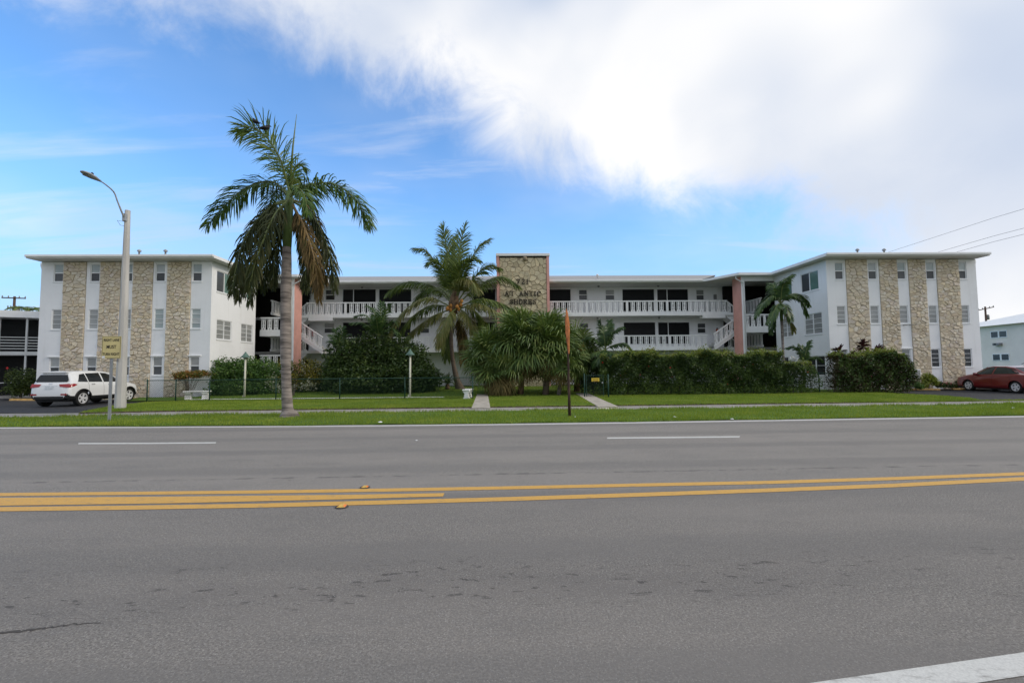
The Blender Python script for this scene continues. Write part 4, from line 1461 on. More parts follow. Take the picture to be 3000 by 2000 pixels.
# --- stairs at both ends: landings, flights, fins
for s in (-1, 1):
    uf = uFL if s < 0 else uFR           # outer face of the fin
    uw = uL1 if s < 0 else uR0           # wing wall
    vl = 33.2
    # fin: white stucco edge, coral faces
    fin = MB()
    ua, ub = (uf, uf + 0.26) if s < 0 else (uf - 0.26, uf)
    fin.box(ua, ub, vl - 0.2, vl + 1.05, -0.05, ZE0 - 0.004)
    fo = bpart(fin, 'fin_wall', M['stucco'])
    cf = MB()
    uc = ub + 0.006 if s < 0 else ua - 0.006
    cf.box(min(uc, uc - 0.005 * (1 if s < 0 else -1)), max(uc, uc - 0.005 * (1 if s < 0 else -1)), vl - 0.195, vl + 1.05, -0.04, ZE0 - 0.006)
    bpart(cf, 'coral_face', M['pink'], fo)
    lo_, hi_ = (uw + 0.012, uf - 0.012) if s < 0 else (uf + 0.012, uw - 0.012)
    for zf in (1.72, 4.42):
        ld = MB().box(lo_, hi_, vl, vl + 2.6, zf - 0.36, zf)
        bpart(ld, 'landing', M['trim'])
        railing((lo_, vl + 0.06), (hi_, vl + 0.06), zf, 1.0, post_every=4 if hi_ - lo_ > 1.9 else 0, pitch=0.44)
    # flights (front lane rises to the landing, rear lane on to the next floor)
    di = 1 if s > 0 else -1

    def flight(u_lo, z_lo, u_hi, z_hi, va, vb, rail):
        root = link('stair_flight', None, bld, (0, 0, 0))
        nst = max(4, int(round((z_hi - z_lo) / 0.17)))
        st = MB()
        for i in range(nst):
            a = u_lo + (u_hi - u_lo) * i / nst
            b = u_lo + (u_hi - u_lo) * (i + 1) / nst
            zt2 = z_lo + (z_hi - z_lo) * (i + 1) / nst
            mb2 = MB().box(min(a, b), max(a, b), va + 0.06, vb - 0.06, zt2 - 0.17, zt2)
            mb2.build('step', M['deck'], root, BO)
        sm = MB()
        for v0 in (va, vb - 0.05):
            poly = [(u_lo, z_lo - 0.30), (u_lo, z_lo + 0.02), (u_hi, z_hi + 0.02), (u_hi, z_hi - 0.30)]
            sm.prism(poly, 'y', v0, v0 + 0.05)
        sm.build('stringer', M['trim'], root, BO)
        under = MB().add([(u_lo, va + 0.05, z_lo - 0.22), (u_hi, va + 0.05, z_hi - 0.22), (u_hi, vb - 0.05, z_hi - 0.22), (u_lo, vb - 0.05, z_lo - 0.22)], [(0, 1, 2, 3)])
        under.build('soffit', M['soffit'], root, BO)
        for v0 in rail:
            railing((u_lo, v0), (u_hi, v0), z_lo, 1.0, z_hi, post_every=0, name='stair_railing', pitch=0.40)
    run = 1.95
    for zf, zl in ((Z2, 4.42), (0.16, 1.72)):
        ui = uf - di * 1.75
        flight(ui, zf, ui + di * run, zl, vl + 1.25, vl + 2.25, [vl + 1.25])
    for zl, zf in ((4.42, Z3), (1.72, Z2)):
        ui = uf + di * 1.65
        flight(ui, zl, ui - di * 1.75, zf, vl + 2.45, vl + 3.5, [vl + 2.42])
    # landings of the upper corridor seen behind, with a railing in depth
    for zf in (Z3, Z2):
        cm = MB().box(lo_ - (3.9 if s < 0 else 0), hi_ + (3.9 if s > 0 else 0), vl + 3.52, 36.98, zf - 0.2, zf)
        bpart(cm, 'corridor_deck', M['trim'])
        ur = uw + di * -0.35
        railing((ur, vl + 0.9), (ur, vl + 3.5), zf, 1.0, post_every=0, name='corridor_railing')
    # beam under the stair roof and thickened balcony end
    bm_ = MB().box(lo_, hi_, vl - 0.2, vl - 0.02, ZE0 - 0.32, ZE0 - 0.005)
    bpart(bm_, 'roof_beam', M['trim'])
    ua2, ub2 = (uf + 0.28, uf + 2.1) if s < 0 else (uf - 2.1, uf - 0.28)
    be = MB().box(ua2, ub2, V_RAIL - 0.08, V_RAIL + 0.5, Z3 - 0.42, Z3 - 0.10)
    bpart(be, 'deck_beam', M['trim'])
    # small downpipe elbow at the fin top
    up_ = uf - di * 0.10
    downpipe([(uf - di * 0.78, vl - 0.45, ZE0 + 0.02), (uf - di * 0.75, vl - 0.42, ZE0 - 0.20), (uf - di * 0.2, vl - 0.3, ZE0 - 0.45), (up_, vl - 0.26, ZE0 - 0.55), (up_, vl - 0.26, 0.1)], 0.04)

# --- sign tower
VT = 34.6
tower_top = Z(1530, 745, VT)
tw = MB()
tw.box(uT0 + 0.2, uT1 - 0.2, VT + 0.05, VT + 2.4, -0.05, tower_top - 0.16)
tower = bpart(tw, 'sign_tower', M['stucco'])
for a, b in ((uT0, uT0 + 0.2 - 0.003), (uT1 - 0.2 + 0.003, uT1)):
    bpart(MB().box(a, b, VT - 0.06, VT + 2.4, -0.05, tower_top - 0.16), 'coral_pilaster', M['pink'], tower)
bpart(MB().bbox(uT0 - 0.05, uT1 + 0.05, VT - 0.14, VT + 2.5, tower_top - 0.155, tower_top + 0.06, 0.02), 'coping', M['trim'], tower)
bpart(MB().box(uT0 + 0.2, uT1 - 0.2, VT - 0.05, VT + 0.04, tower_top - 0.24, tower_top - 0.162), 'painted_shadow_strip', M['dark'], tower)  # solid near-black strip painted as the shade under the coping
veneer('flagstone_panel', uT0 + 0.205, uT1 - 0.205, 0.0, tower_top - 0.25, VT + 0.06, 0.40, 0.36, 1.1, 0.017, M['flagstone'], 150, 55, (0.015, 0.04), minz=3.9)
# round fitting near the top of the tower
u_, z_ = onv(1538, 759, VT)
bpart(MB().lathe([(0.16, -0.12), (0.16, 0.10), (0.12, 0.16), (0.04, 0.19)], (u_, VT - 0.06, z_), 14), 'flood_lamp', M['mortar'], tower, True)

# letters: bold slab letters made of strokes, each letter its own piece
GL = {
    'A': [(-.34, 0, 0, 1, 'w'), (0, 1, .34, 0, 'n'), (-.2, .36, .2, .36, 'n'), (-.52, 0, -.16, 0, 's'), (.14, 0, .54, 0, 's')],
    'T': [(-.42, 1, .42, 1, 'n'), (0, 0, 0, 1, 'w'), (-.2, 0, .2, 0, 's'), (-.42, .78, -.42, 1, 's'), (.42, .78, .42, 1, 's')],
    'N': [(-.3, 0, -.3, 1, 'n'), (-.3, 1, .3, 0, 'w'), (.3, 0, .3, 1, 'n'), (-.46, 0, -.14, 0, 's'), (-.48, 1, -.2, 1, 's'), (.16, 1, .46, 1, 's')],
    'I': [(0, 0, 0, 1, 'w'), (-.2, 0, .2, 0, 's'), (-.2, 1, .2, 1, 's')],
    'C': [(.3, .82, .1, 1, 'n'), (.1, 1, -.18, .96, 'n'), (-.18, .96, -.34, .7, 'w'), (-.34, .7, -.34, .3, 'w'), (-.34, .3, -.18, .04, 'w'), (-.18, .04, .1, 0, 'n'), (.1, 0, .34, .2, 'n'), (.33, .66, .33, 1, 's')],
    'S': [(.28, .8, .08, 1, 'n'), (.08, 1, -.2, .92, 'n'), (-.2, .92, -.26, .7, 'w'), (-.26, .7, .2, .36, 'w'), (.2, .36, .24, .16, 'w'), (.24, .16, 0, 0, 'n'), (0, 0, -.28, .18, 'n'), (.3, .66, .3, 1, 's'), (-.3, 0, -.3, .34, 's')],
    'H': [(-.3, 0, -.3, 1, 'w'), (.3, 0, .3, 1, 'w'), (-.3, .5, .3, .5, 'n'), (-.48, 0, -.12, 0, 's'), (-.48, 1, -.12, 1, 's'), (.12, 0, .48, 0, 's'), (.12, 1, .48, 1, 's')],
    'O': [(-.34, .3, -.34, .7, 'w'), (-.34, .7, -.16, .98, 'w'), (-.16, .98, .16, .98, 'n'), (.16, .98, .34, .7, 'w'), (.34, .7, .34, .3, 'w'), (.34, .3, .16, .02, 'w'), (.16, .02, -.16, .02, 'n'), (-.16, .02, -.34, .3, 'w')],
    'R': [(-.28, 0, -.28, 1, 'w'), (-.28, 1, .12, 1, 'n'), (.12, 1, .28, .86, 'w'), (.28, .86, .28, .66, 'w'), (.28, .66, .1, .5, 'w'), (.1, .5, -.28, .5, 'n'), (0, .5, .3, 0, 'w'), (-.46, 0, -.1, 0, 's'), (-.46, 1, -.28, 1, 's'), (.18, 0, .46, 0, 's')],
    'E': [(-.26, 0, -.26, 1, 'w'), (-.44, 0, .34, 0, 'n'), (-.44, 1, .32, 1, 'n'), (-.26, .52, .14, .52, 'n'), (.33, 0, .33, .26, 's'), (.31, .76, .31, 1, 's'), (.14, .4, .14, .64, 's')],
    '7': [(-.3, 1, .3, 1, 'w'), (.3, 1, -.06, 0, 'w'), (-.3, .78, -.3, 1, 's')],
    '2': [(-.28, .74, -.12, 1, 'n'), (-.12, 1, .16, .98, 'n'), (.16, .98, .26, .76, 'w'), (.26, .76, -.28, .04, 'w'), (-.3, 0, .3, 0, 'w'), (.3, 0, .3, .2, 's')],
    '1': [(0, 0, 0, 1, 'w'), (-.18, .84, 0, 1, 'n'), (-.2, 0, .2, 0, 's')],
}


def letter(ch, u, z, h, v, parent):
    wd_ = {'w': 0.085, 'n': 0.055, 's': 0.045}
    mb = MB()
    for i, (x0, y0, x1, y1, k) in enumerate(GL[ch]):
        a = Vector((x0, 0, y0)) * h
        b = Vector((x1, 0, y1)) * h
        d = (b - a)
        L = d.length
        d.normalize()
        nn = Vector((-d.z, 0, d.x)) * wd_[k] * h
        a = a - d * 0.03 * h
        b = b + d * 0.03 * h
        y0_, y1_ = -0.05 - 0.0015 * i, 0.0
        vs = []
        for y in (y0_, y1_):
            for p in (a + nn, a - nn, b - nn, b + nn):
                vs.append((p.x + u, y + v, p.z + z))
        mb.add(vs, [(0, 1, 2, 3), (4, 7, 6, 5), (0, 4, 5, 1), (1, 5, 6, 2), (2, 6, 7, 3), (3, 7, 4, 0)])
    return bpart(mb, 'letter', M['letter'], parent)


def line(text, xs_, y0, y1):
    for ch, x in zip(text, xs_):
        u, za = onv(x, y1, VT)
        _, zb = onv(x, y0, VT)
        letter(ch, u, za, zb - za, VT - 0.025, tower)


line('721', (1518, 1532.5, 1545.5), 818.5, 831.5)
line('ATANTIC', (1485, 1501, 1527, 1542, 1556, 1567, 1579), 853.5, 866.5)
line('SHORES', (1499, 1511.5, 1525.5, 1539, 1553, 1566.5), 877.5, 890.5)

# --- wall fittings on the balconies
def fitting(name, px, py, w, h, d, mat, lab=None):
    u, z = onv(px, py, V_MAIN)
    o = bpart(MB().bbox(u - w / 2, u + w / 2, V_MAIN - d, V_MAIN - 0.003, z - h / 2, z + h / 2, 0.015), name, M[mat])
    if lab:
        o['label'] = lab
    return o


fitting('extinguisher_cabinet', 919.5, 977, 0.26, 0.48, 0.16, 'red_box', 'red fire extinguisher cabinet on the left balcony wall')
fitting('meter_box', 2094, 870, 0.22, 0.42, 0.14, 'grey_box')
# fire extinguisher on the right balcony wall
u_, z_ = onv(2099, 970, V_MAIN)
ex = bpart(MB().lathe([(0.07, -0.24), (0.085, -0.22), (0.085, 0.12), (0.05, 0.18), (0.02, 0.20)], (u_, V_MAIN - 0.11, z_), 12), 'fire_extinguisher', M['orange_red'], None, True)
bpart(MB().box(u_ - 0.02, u_ + 0.06, V_MAIN - 0.14, V_MAIN - 0.05, z_ + 0.20, z_ + 0.26), 'extinguisher_handle', M['black'], ex)
# coach lamp under the right balcony and small ceiling lights
u_, z_ = onv(2062, 1033, V_MAIN)
bpart(MB().lathe([(0.03, -0.18), (0.08, -0.14), (0.09, 0.08), (0.03, 0.16)], (u_, V_MAIN - 0.12, z_), 8), 'wall_lamp', M['black'], None, True)
for px, z in ((1750, Z3), (1930, Z3), (1755, ZE0), (1930, ZE0), (1060, Z3), (1060, ZE0)):
    u_, _ = onv(px, 900, 36.4)
    bpart(MB().lathe([(0.09, -0.02), (0.09, -0.10), (0.05, -0.14)], (u_, 36.4, z - 0.205 if z < 7 else z - 0.005), 10), 'ceiling_lamp', M['grey_box'], None, True)
# air conditioner set in the wall of the right wing, under a ground floor window
u_, z_ = onv(2677, 1094, V_WING)
ac = bpart(MB().bbox(u_ - 0.30, u_ + 0.30, V_WING - 0.18, V_WING - 0.002, z_ - 0.27, z_ + 0.27, 0.02), 'air_conditioner', M['trim'])
for k in range(6):
    bpart(MB().box(u_ - 0.24, u_ + 0.24, V_WING - 0.19, V_WING - 0.181, z_ - 0.21 + k * 0.075, z_ - 0.165 + k * 0.075), 'grille_slat', M['grey_box'], ac)
u_, z_ = onv(2656, 952, V_WING)
br = MB().box(u_ - 0.30, u_ + 0.30, V_WING - 0.40, V_WING - 0.34, z_ - 0.02, z_ + 0.02)
br.box(u_ - 0.22, u_ - 0.18, V_WING - 0.40, V_WING, z_ - 0.022, z_ + 0.018).box(u_ + 0.18, u_ + 0.22, V_WING - 0.40, V_WING, z_ - 0.022, z_ + 0.018)
bpart(br, 'bracket_shelf', M['grey_box'])

# ------------------------------------------------------------------ palms
def spline(ctrl, n):
    """smooth curve through control points"""
    C = [Vector(c) for c in ctrl]
    C = [C[0] * 2 - C[1]] + C + [C[-1] * 2 - C[-2]]
    out = []
    m = len(C) - 3
    for i in range(n):
        t = i / (n - 1) * m
        k = min(int(t), m - 1)
        f = t - k
        p0, p1, p2, p3 = C[k:k + 4]
        out.append(0.5 * ((2 * p1) + (p2 - p0) * f + (2 * p0 - 5 * p1 + 4 * p2 - p3) * f * f + (3 * p1 - p0 - 3 * p2 + p3) * f ** 3))
    return out


def frond(ctrl, leaf, rib, parent, origin, n=60, ll=0.8, lw=0.03, ang=55, grav=0.6, r0=0.035, start=0.1, spread=0.25, name='frond', seed=0, tipf=0.35, up=None):
    rnd = random.Random(seed)
    pts = spline(ctrl, 26)
    mb = MB()
    rads = [r0 * (1 - 0.9 * i / 25) + 0.003 for i in range(26)]
    mb.tube(pts, rads, 5, True, 1)
    cum = [0.0]
    for i in range(1, 26):
        cum.append(cum[-1] + (pts[i] - pts[i - 1]).length)
    L = cum[-1]
    down = Vector((0, 0, -1))
    for i in range(n):
        s = start + (1 - start) * (i + rnd.uniform(-0.3, 0.3)) / n
        s = min(0.995, max(0.02, s))
        d = s * L
        k = max(j for j in range(26) if cum[j] <= d)
        k = min(k, 24)
        f = (d - cum[k]) / max(1e-6, cum[k + 1] - cum[k])
        p = pts[k].lerp(pts[k + 1], f)
        t = (pts[k + 1] - pts[k]).normalized()
        ref = up if up is not None else Vector((0, 0, 1))
        side = t.cross(ref)
        if side.length < 0.2:
            side = t.cross(Vector((0, 1, 0.3)))
        side.normalize()
        nrm = side.cross(t).normalized()
        prof = (0.45 + 0.55 * math.sin(PI * min(1, (s * 0.9 + 0.12)))) if s < 0.6 else 1 - (1 - tipf) * ((s - 0.6) / 0.4) ** 1.6
        for sg in (-1, 1):
            if rnd.random() < 0.04:
                continue
            a = math.radians(ang * (1 - 0.45 * s) + rnd.uniform(-10, 10))
            ln = ll * prof * rnd.uniform(0.82, 1.12)
            dr = (t * math.cos(a) + side * sg * math.sin(a) + nrm * rnd.uniform(-spread, spread * 1.2)).normalized()
            w = lw * rnd.uniform(0.7, 1.1)
            g1 = grav * rnd.uniform(0.7, 1.3)
            d1 = (dr + down * g1 * 0.35).normalized()
            d2 = (dr + down * g1 * 1.0).normalized()
            d3 = (dr + down * g1 * 2.2).normalized()
            wv_ = (t + dr * 0.2).normalized() if abs(t.dot(dr)) < 0.9 else nrm
            wv_ = (wv_ - d1 * wv_.dot(d1)).normalized()
            m1 = p + d1 * ln * 0.4
            m2 = m1 + d2 * ln * 0.35
            m3 = m2 + d3 * ln * 0.25
            mb.add([p - wv_ * w * 0.35, p + wv_ * w * 0.35, m1 + wv_ * w * 0.55, m1 - wv_ * w * 0.55, m2 + wv_ * w * 0.4, m2 - wv_ * w * 0.4, m3], [(0, 1, 2, 3), (3, 2, 4, 5), (5, 4, 6)], 0)
    return mb.build(name, [leaf, rib], parent, origin, fixn=False)


def trunk(parent, origin, pts, rads, mat, rings=0, name='trunk', n=14):
    P_ = spline(pts, 28)
    rr = np.interp(np.linspace(0, 1, 28), np.linspace(0, 1, len(rads)), rads)
    if rings:
        rr = [r * (1 + 0.03 * math.sin(i * 2.1) + random.uniform(-0.012, 0.012)) for i, r in enumerate(rr)]
    return MB().tube(P_, list(rr), n).build(name, mat, parent, origin, smooth=True)


# --- the tall royal palm on the verge
Y0 = ground(848, 1224).y


def rp(px, py, dy=0.0, Y=None):
    return at(px, py, (Y if Y is not None else Y0) + dy)


royal_base = ground(848, 1224)
royal = tag(empty('royal_palm', tuple(royal_base)), 'tall royal palm with drooping brown-tinged fronds on the roadside verge', 'palm tree')
RO = tuple(royal_base)
tb = [rp(848, 1228), rp(842, 1190), rp(838, 1080), rp(837, 960), rp(838, 850), rp(841, 720)]
trunk(royal, RO, tb, [0.315, 0.225, 0.178, 0.160, 0.150, 0.180, 0.175, 0.165, 0.178, 0.165, 0.140], M['royal_trunk'], 1, n=20)
# flared root mass at the foot
MB().lathe([(0.36, -0.05), (0.33, 0.05), (0.27, 0.16), (0.22, 0.26)], RO, 16).build('root_flare', M['royal_trunk'], royal, RO, True)
shaft_o = MB().tube([rp(841, 724), rp(843, 660), rp(846, 600), rp(849, 560)], [0.145, 0.165, 0.15, 0.10], 14).build('crownshaft', M['shaft'], royal, RO, True)
MB().tube([rp(850, 540), rp(858, 430), rp(869, 335)], [0.05, 0.03, 0.006], 6).build('spear_leaf', M['rachis'], royal, RO, True)
RF = [
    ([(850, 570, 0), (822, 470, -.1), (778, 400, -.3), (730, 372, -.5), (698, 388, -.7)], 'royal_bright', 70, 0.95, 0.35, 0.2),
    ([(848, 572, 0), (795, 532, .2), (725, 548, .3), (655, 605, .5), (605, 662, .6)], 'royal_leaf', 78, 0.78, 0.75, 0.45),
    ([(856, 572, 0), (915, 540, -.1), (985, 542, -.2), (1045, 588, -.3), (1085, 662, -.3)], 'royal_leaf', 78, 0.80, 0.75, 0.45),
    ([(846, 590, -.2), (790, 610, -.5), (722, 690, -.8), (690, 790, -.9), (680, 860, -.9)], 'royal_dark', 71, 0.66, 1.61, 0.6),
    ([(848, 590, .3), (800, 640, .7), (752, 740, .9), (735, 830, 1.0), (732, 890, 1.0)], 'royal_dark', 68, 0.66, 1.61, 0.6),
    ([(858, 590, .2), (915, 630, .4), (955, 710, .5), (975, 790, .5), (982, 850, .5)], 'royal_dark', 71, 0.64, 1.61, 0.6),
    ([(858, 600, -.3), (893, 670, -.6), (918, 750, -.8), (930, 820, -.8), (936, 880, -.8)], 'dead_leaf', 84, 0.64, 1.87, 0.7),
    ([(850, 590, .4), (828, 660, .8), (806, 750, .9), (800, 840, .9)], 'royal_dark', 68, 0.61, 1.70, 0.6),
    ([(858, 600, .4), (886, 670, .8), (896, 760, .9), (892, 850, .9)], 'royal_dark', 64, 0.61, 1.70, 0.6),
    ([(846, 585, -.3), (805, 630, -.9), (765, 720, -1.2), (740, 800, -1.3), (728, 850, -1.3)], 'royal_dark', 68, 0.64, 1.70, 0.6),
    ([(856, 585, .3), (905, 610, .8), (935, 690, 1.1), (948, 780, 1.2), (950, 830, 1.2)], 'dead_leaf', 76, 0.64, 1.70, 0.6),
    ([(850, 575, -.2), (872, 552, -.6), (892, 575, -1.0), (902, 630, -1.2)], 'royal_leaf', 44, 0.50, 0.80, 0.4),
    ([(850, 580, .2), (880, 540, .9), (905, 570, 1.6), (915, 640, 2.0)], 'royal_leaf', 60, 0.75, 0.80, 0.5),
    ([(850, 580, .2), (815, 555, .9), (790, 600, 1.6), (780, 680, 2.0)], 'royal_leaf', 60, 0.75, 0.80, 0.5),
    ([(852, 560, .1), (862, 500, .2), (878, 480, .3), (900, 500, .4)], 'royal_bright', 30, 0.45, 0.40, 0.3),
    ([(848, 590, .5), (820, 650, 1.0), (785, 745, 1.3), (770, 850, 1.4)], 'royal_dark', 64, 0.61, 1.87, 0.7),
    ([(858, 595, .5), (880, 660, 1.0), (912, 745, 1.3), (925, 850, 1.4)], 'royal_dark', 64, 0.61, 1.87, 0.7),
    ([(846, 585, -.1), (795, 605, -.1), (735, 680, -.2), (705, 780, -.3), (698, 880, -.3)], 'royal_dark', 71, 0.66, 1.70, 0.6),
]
for k, (c, mt, n_, ll, gv, spd) in enumerate(RF):
    frond([rp(*q) for q in c], M[mt], M['rachis_dry' if mt == 'dead_leaf' else 'rachis'], royal, RO, n=int(n_ * 1.9), ll=ll * 1.22, lw=0.040, grav=gv, spread=spd + (0.65 if k == 0 else 0.3), seed=k, r0=0.04)

# two black birds perched on the top frond
def bird(px, py, dy, yaw, label):
    p = rp(px, py, dy)
    r = tag(empty('bird', tuple(p), yaw), label, 'bird', 'black birds on the royal palm')
    b = MB().tube([(-0.20, 0, 0.02), (-0.13, 0, 0.05), (-0.04, 0, 0.09), (0.04, 0, 0.13), (0.08, 0, 0.18), (0.11, 0, 0.22), (0.14, 0, 0.225), (0.19, 0, 0.215)], [0.015, 0.045, 0.07, 0.07, 0.045, 0.042, 0.025, 0.004], 10)
    for s in (-1, 1):
        b.tube([(0.0, 0.03 * s, 0.05), (0.0, 0.03 * s, -0.04)], 0.008, 5)
    b.build('body', M['bird'], r, None, True)
    MB().add([(-0.14, -0.03, 0.05), (-0.14, 0.03, 0.05), (-0.36, 0.05, -0.05), (-0.36, -0.05, -0.05), (-0.14, -0.03, 0.04), (-0.14, 0.03, 0.04), (-0.36, 0.05, -0.06), (-0.36, -0.05, -0.06)], [(0, 1, 2, 3), (7, 6, 5, 4), (0, 3, 7, 4), (1, 5, 6, 2), (2, 6, 7, 3)]).build('tail', M['bird'], r)
    for s in (-1, 1):
        MB().tube([(0.05, 0.06 * s, 0.12), (-0.06, 0.075 * s, 0.08), (-0.19, 0.05 * s, 0.02)], [0.02, 0.04, 0.008], 6).build('wing', M['bird'], r, None, True)
    return r


bird(748, 366, -1.0, 2.6, 'smaller black bird nearer the tip of the top palm frond')
bird(778, 384, -0.9, 0.9, 'larger black bird nearer the trunk on the top palm frond')

# --- coconut palm in the courtyard
YC = 31.0
cz0 = 0.2
cb = at(1346, 1142, YC)
coco = tag(empty('coconut_palm', (cb.x, cb.y, 0.15)), 'coconut palm with a slanting trunk and orange nuts in the courtyard', 'palm tree')
CO = (cb.x, cb.y, 0.15)
q = lambda px, py, dy=0.0: at(px, py, YC + dy)
trunk(coco, CO, [q(1350, 1146), q(1338, 1110), q(1326, 1050), q(1322, 980), q(1328, 895)], [0.36, 0.22, 0.15, 0.125, 0.12, 0.13], M['coco_trunk'], 1)
MB().tube([q(1326, 930), q(1330, 890), q(1334, 850)], [0.2, 0.38, 0.18], 10).build('crown_base', M['fibre'], coco, CO, True)
CF = [
    ([(1332, 880, 0), (1318, 780, .2), (1304, 705, .3), (1296, 662, .2)], 'coco_leaf', .35),
    ([(1335, 880, 0), (1342, 775, -.2), (1352, 705, -.3), (1362, 660, -.2)], 'coco_leaf', .35),
    ([(1338, 880, 0), (1366, 790, .2), (1400, 725, .5), (1432, 702, .8)], 'coco_leaf', .5),
    ([(1328, 880, 0), (1290, 795, .2), (1250, 735, .4), (1214, 728, .6)], 'coco_leaf', .5),
    ([(1340, 885, 0), (1388, 815, -.3), (1428, 778, -.5), (1462, 785, -.6)], 'coco_leaf', .6),
    ([(1342, 890, 0), (1405, 835, .4), (1470, 810, .6), (1520, 838, .8)], 'coco_leaf', .8),
    ([(1325, 890, 0), (1268, 838, .3), (1192, 826, .5), (1132, 860, .6)], 'coco_leaf', .8),
    ([(1325, 900, 0), (1255, 872, -.8), (1190, 905, -1.4), (1152, 955, -1.7), (1140, 992, -1.8)], 'coco_bright', .9),
    ([(1345, 900, 0), (1402, 876, -.5), (1462, 886, -.8), (1516, 915, -1)], 'coco_leaf', .9),
    ([(1345, 905, 0), (1398, 890, -1.0), (1446, 908, -1.6), (1486, 942, -1.9)], 'coco_bright', .9),
    ([(1335, 905, -.2), (1314, 925, -1.2), (1294, 970, -1.8), (1284, 1012, -2)], 'coco_bright', .8),
    ([(1345, 905, -.1), (1365, 918, -.9), (1383, 950, -1.2), (1392, 985, -1.3)], 'coco_bright', .9),
    ([(1325, 905, 0), (1270, 925, -.4), (1222, 958, -.6), (1190, 988, -.7)], 'coco_bright', 1.1),
    ([(1332, 880, .1), (1322, 800, .8), (1326, 735, 1.2), (1332, 695, 1.4)], 'coco_leaf', .4),
    ([(1336, 872, 0), (1352, 828, -1.0), (1380, 822, -1.6), (1404, 850, -1.9)], 'coco_bright', .8),
    ([(1328, 900, .2), (1262, 895, .9), (1205, 930, 1.3), (1170, 975, 1.4)], 'coco_leaf', 1.0),
    ([(1342, 900, .2), (1385, 905, 1.1), (1420, 950, 1.5), (1440, 1000, 1.6)], 'coco_leaf', 1.0),
    ([(1330, 910, .1), (1312, 960, .8), (1308, 1010, .9), (1310, 1050, .9)], 'coco_leaf', 1.2),
    ([(1338, 910, .1), (1352, 960, .8), (1358, 1015, .9), (1356, 1060, .9)], 'dead_leaf', 1.2),
    ([(1334, 878, .1), (1346, 800, -.6), (1375, 760, -1.0), (1400, 760, -1.2)], 'coco_leaf', .5),
    ([(1330, 878, .1), (1306, 800, -.6), (1280, 765, -1.0), (1255, 770, -1.2)], 'coco_leaf', .5),
    ([(1328, 890, .2), (1290, 845, 1.2), (1245, 850, 2.0), (1215, 885, 2.4)], 'coco_leaf', .7),
]
for k, (c, mt, gv) in enumerate(CF):
    frond([q(*w) for w in c], M[mt], M['rachis_dry' if mt == 'dead_leaf' else 'rachis'], coco, CO, n=110, ll=1.15, lw=0.055, ang=50, grav=gv, spread=0.3, seed=40 + k, r0=0.05, start=0.16, tipf=0.45)
nr = random.Random(3)
for k in range(14):
    p = q(1334 + nr.uniform(-24, 24), 893 + nr.uniform(-14, 16), nr.uniform(-0.5, 0.1))
    MB().lathe([(0.02, -0.14), (0.09, -0.10), (0.12, 0), (0.09, 0.10), (0.02, 0.15)], tuple(p), 8).build('coconut', M['coconut'], coco, CO, True)


# --- feather palms: a general builder from a crown position and frond targets
def feather(name, label, base, crown, crad, fronds, mat, Y, n=46, ll=0.55, lw=0.035, trunk_mat='royal_trunk', shaft=None, grav=0.7, group=None):
    b = at(base[0], base[1], Y)
    b.z = min(b.z, 0.3)
    root = tag(empty(name, (b.x, b.y, 0.1)), label, 'palm tree', group)
    o = (b.x, b.y, 0.1)
    c = at(crown[0], crown[1], Y)
    mid = b.lerp(c, 0.5)
    top = c if shaft is None else at(shaft[0], shaft[1], Y)
    MB().tube([b, b.lerp(top, 0.3), b.lerp(top, 0.7), top], [crad * 1.35, crad * 1.05, crad * 0.95, crad], 10).build('trunk', M[trunk_mat], root, o, True)
    if shaft is not None:
        MB().tube([top, top.lerp(c, 0.4), c], [crad * 1.15, crad * 1.2, crad * 0.7], 10).build('crownshaft', M['shaft'], root, o, True)
    for k, f in enumerate(fronds):
        mm = f[1] if isinstance(f, tuple) else mat
        pts = f[0] if isinstance(f, tuple) else f
        P_ = [c] + [at(x, y, Y + d) for x, y, d in pts]
        frond(P_, M[mm], M['rachis_dry' if mm == 'dead_leaf' else 'rachis'], root, o, n=n, ll=ll, lw=lw, grav=grav, spread=0.25, seed=hash((name, k, base[0])) % 9999 if False else k * 7 + int(base[0]), r0=0.03, start=0.12, tipf=0.5)
    return root


feather('christmas_palm', 'slender palm with a pale trunk and one hanging yellow frond by the right wing', (2300, 1150), (2287, 888), 0.075, [
    [(2284, 850, .1), (2300, 818, .2), (2322, 803, .3)],
    [(2292, 840, -.3), (2305, 822, -.5), (2312, 812, -.6)],
    [(2262, 868, -.2), (2232, 892, -.3), (2214, 925, -.4)],
    [(2265, 862, .5), (2235, 878, .8), (2215, 905, 1.0)],
    [(2312, 866, -.2), (2345, 878, -.4), (2366, 925, -.5)],
    [(2318, 862, .4), (2350, 866, .7), (2370, 895, .9)],
    [(2276, 895, -.8), (2262, 925, -1.1), (2248, 945, -1.2)],
    [(2298, 895, -.7), (2312, 915, -1.0), (2318, 935, -1.1)],
    [(2270, 925, .1), (2262, 950, .1), (2258, 972, .1)],
    ([(2304, 925, -.1), (2318, 945, -.2), (2326, 968, -.2)], 'coco_bright'),
    [(2268, 840, .6), (2262, 830, 1.0), (2250, 850, 1.3)],
], 'areca_leaf', 27.2, n=64, ll=0.58, lw=0.07, shaft=(2290, 940), grav=0.7)
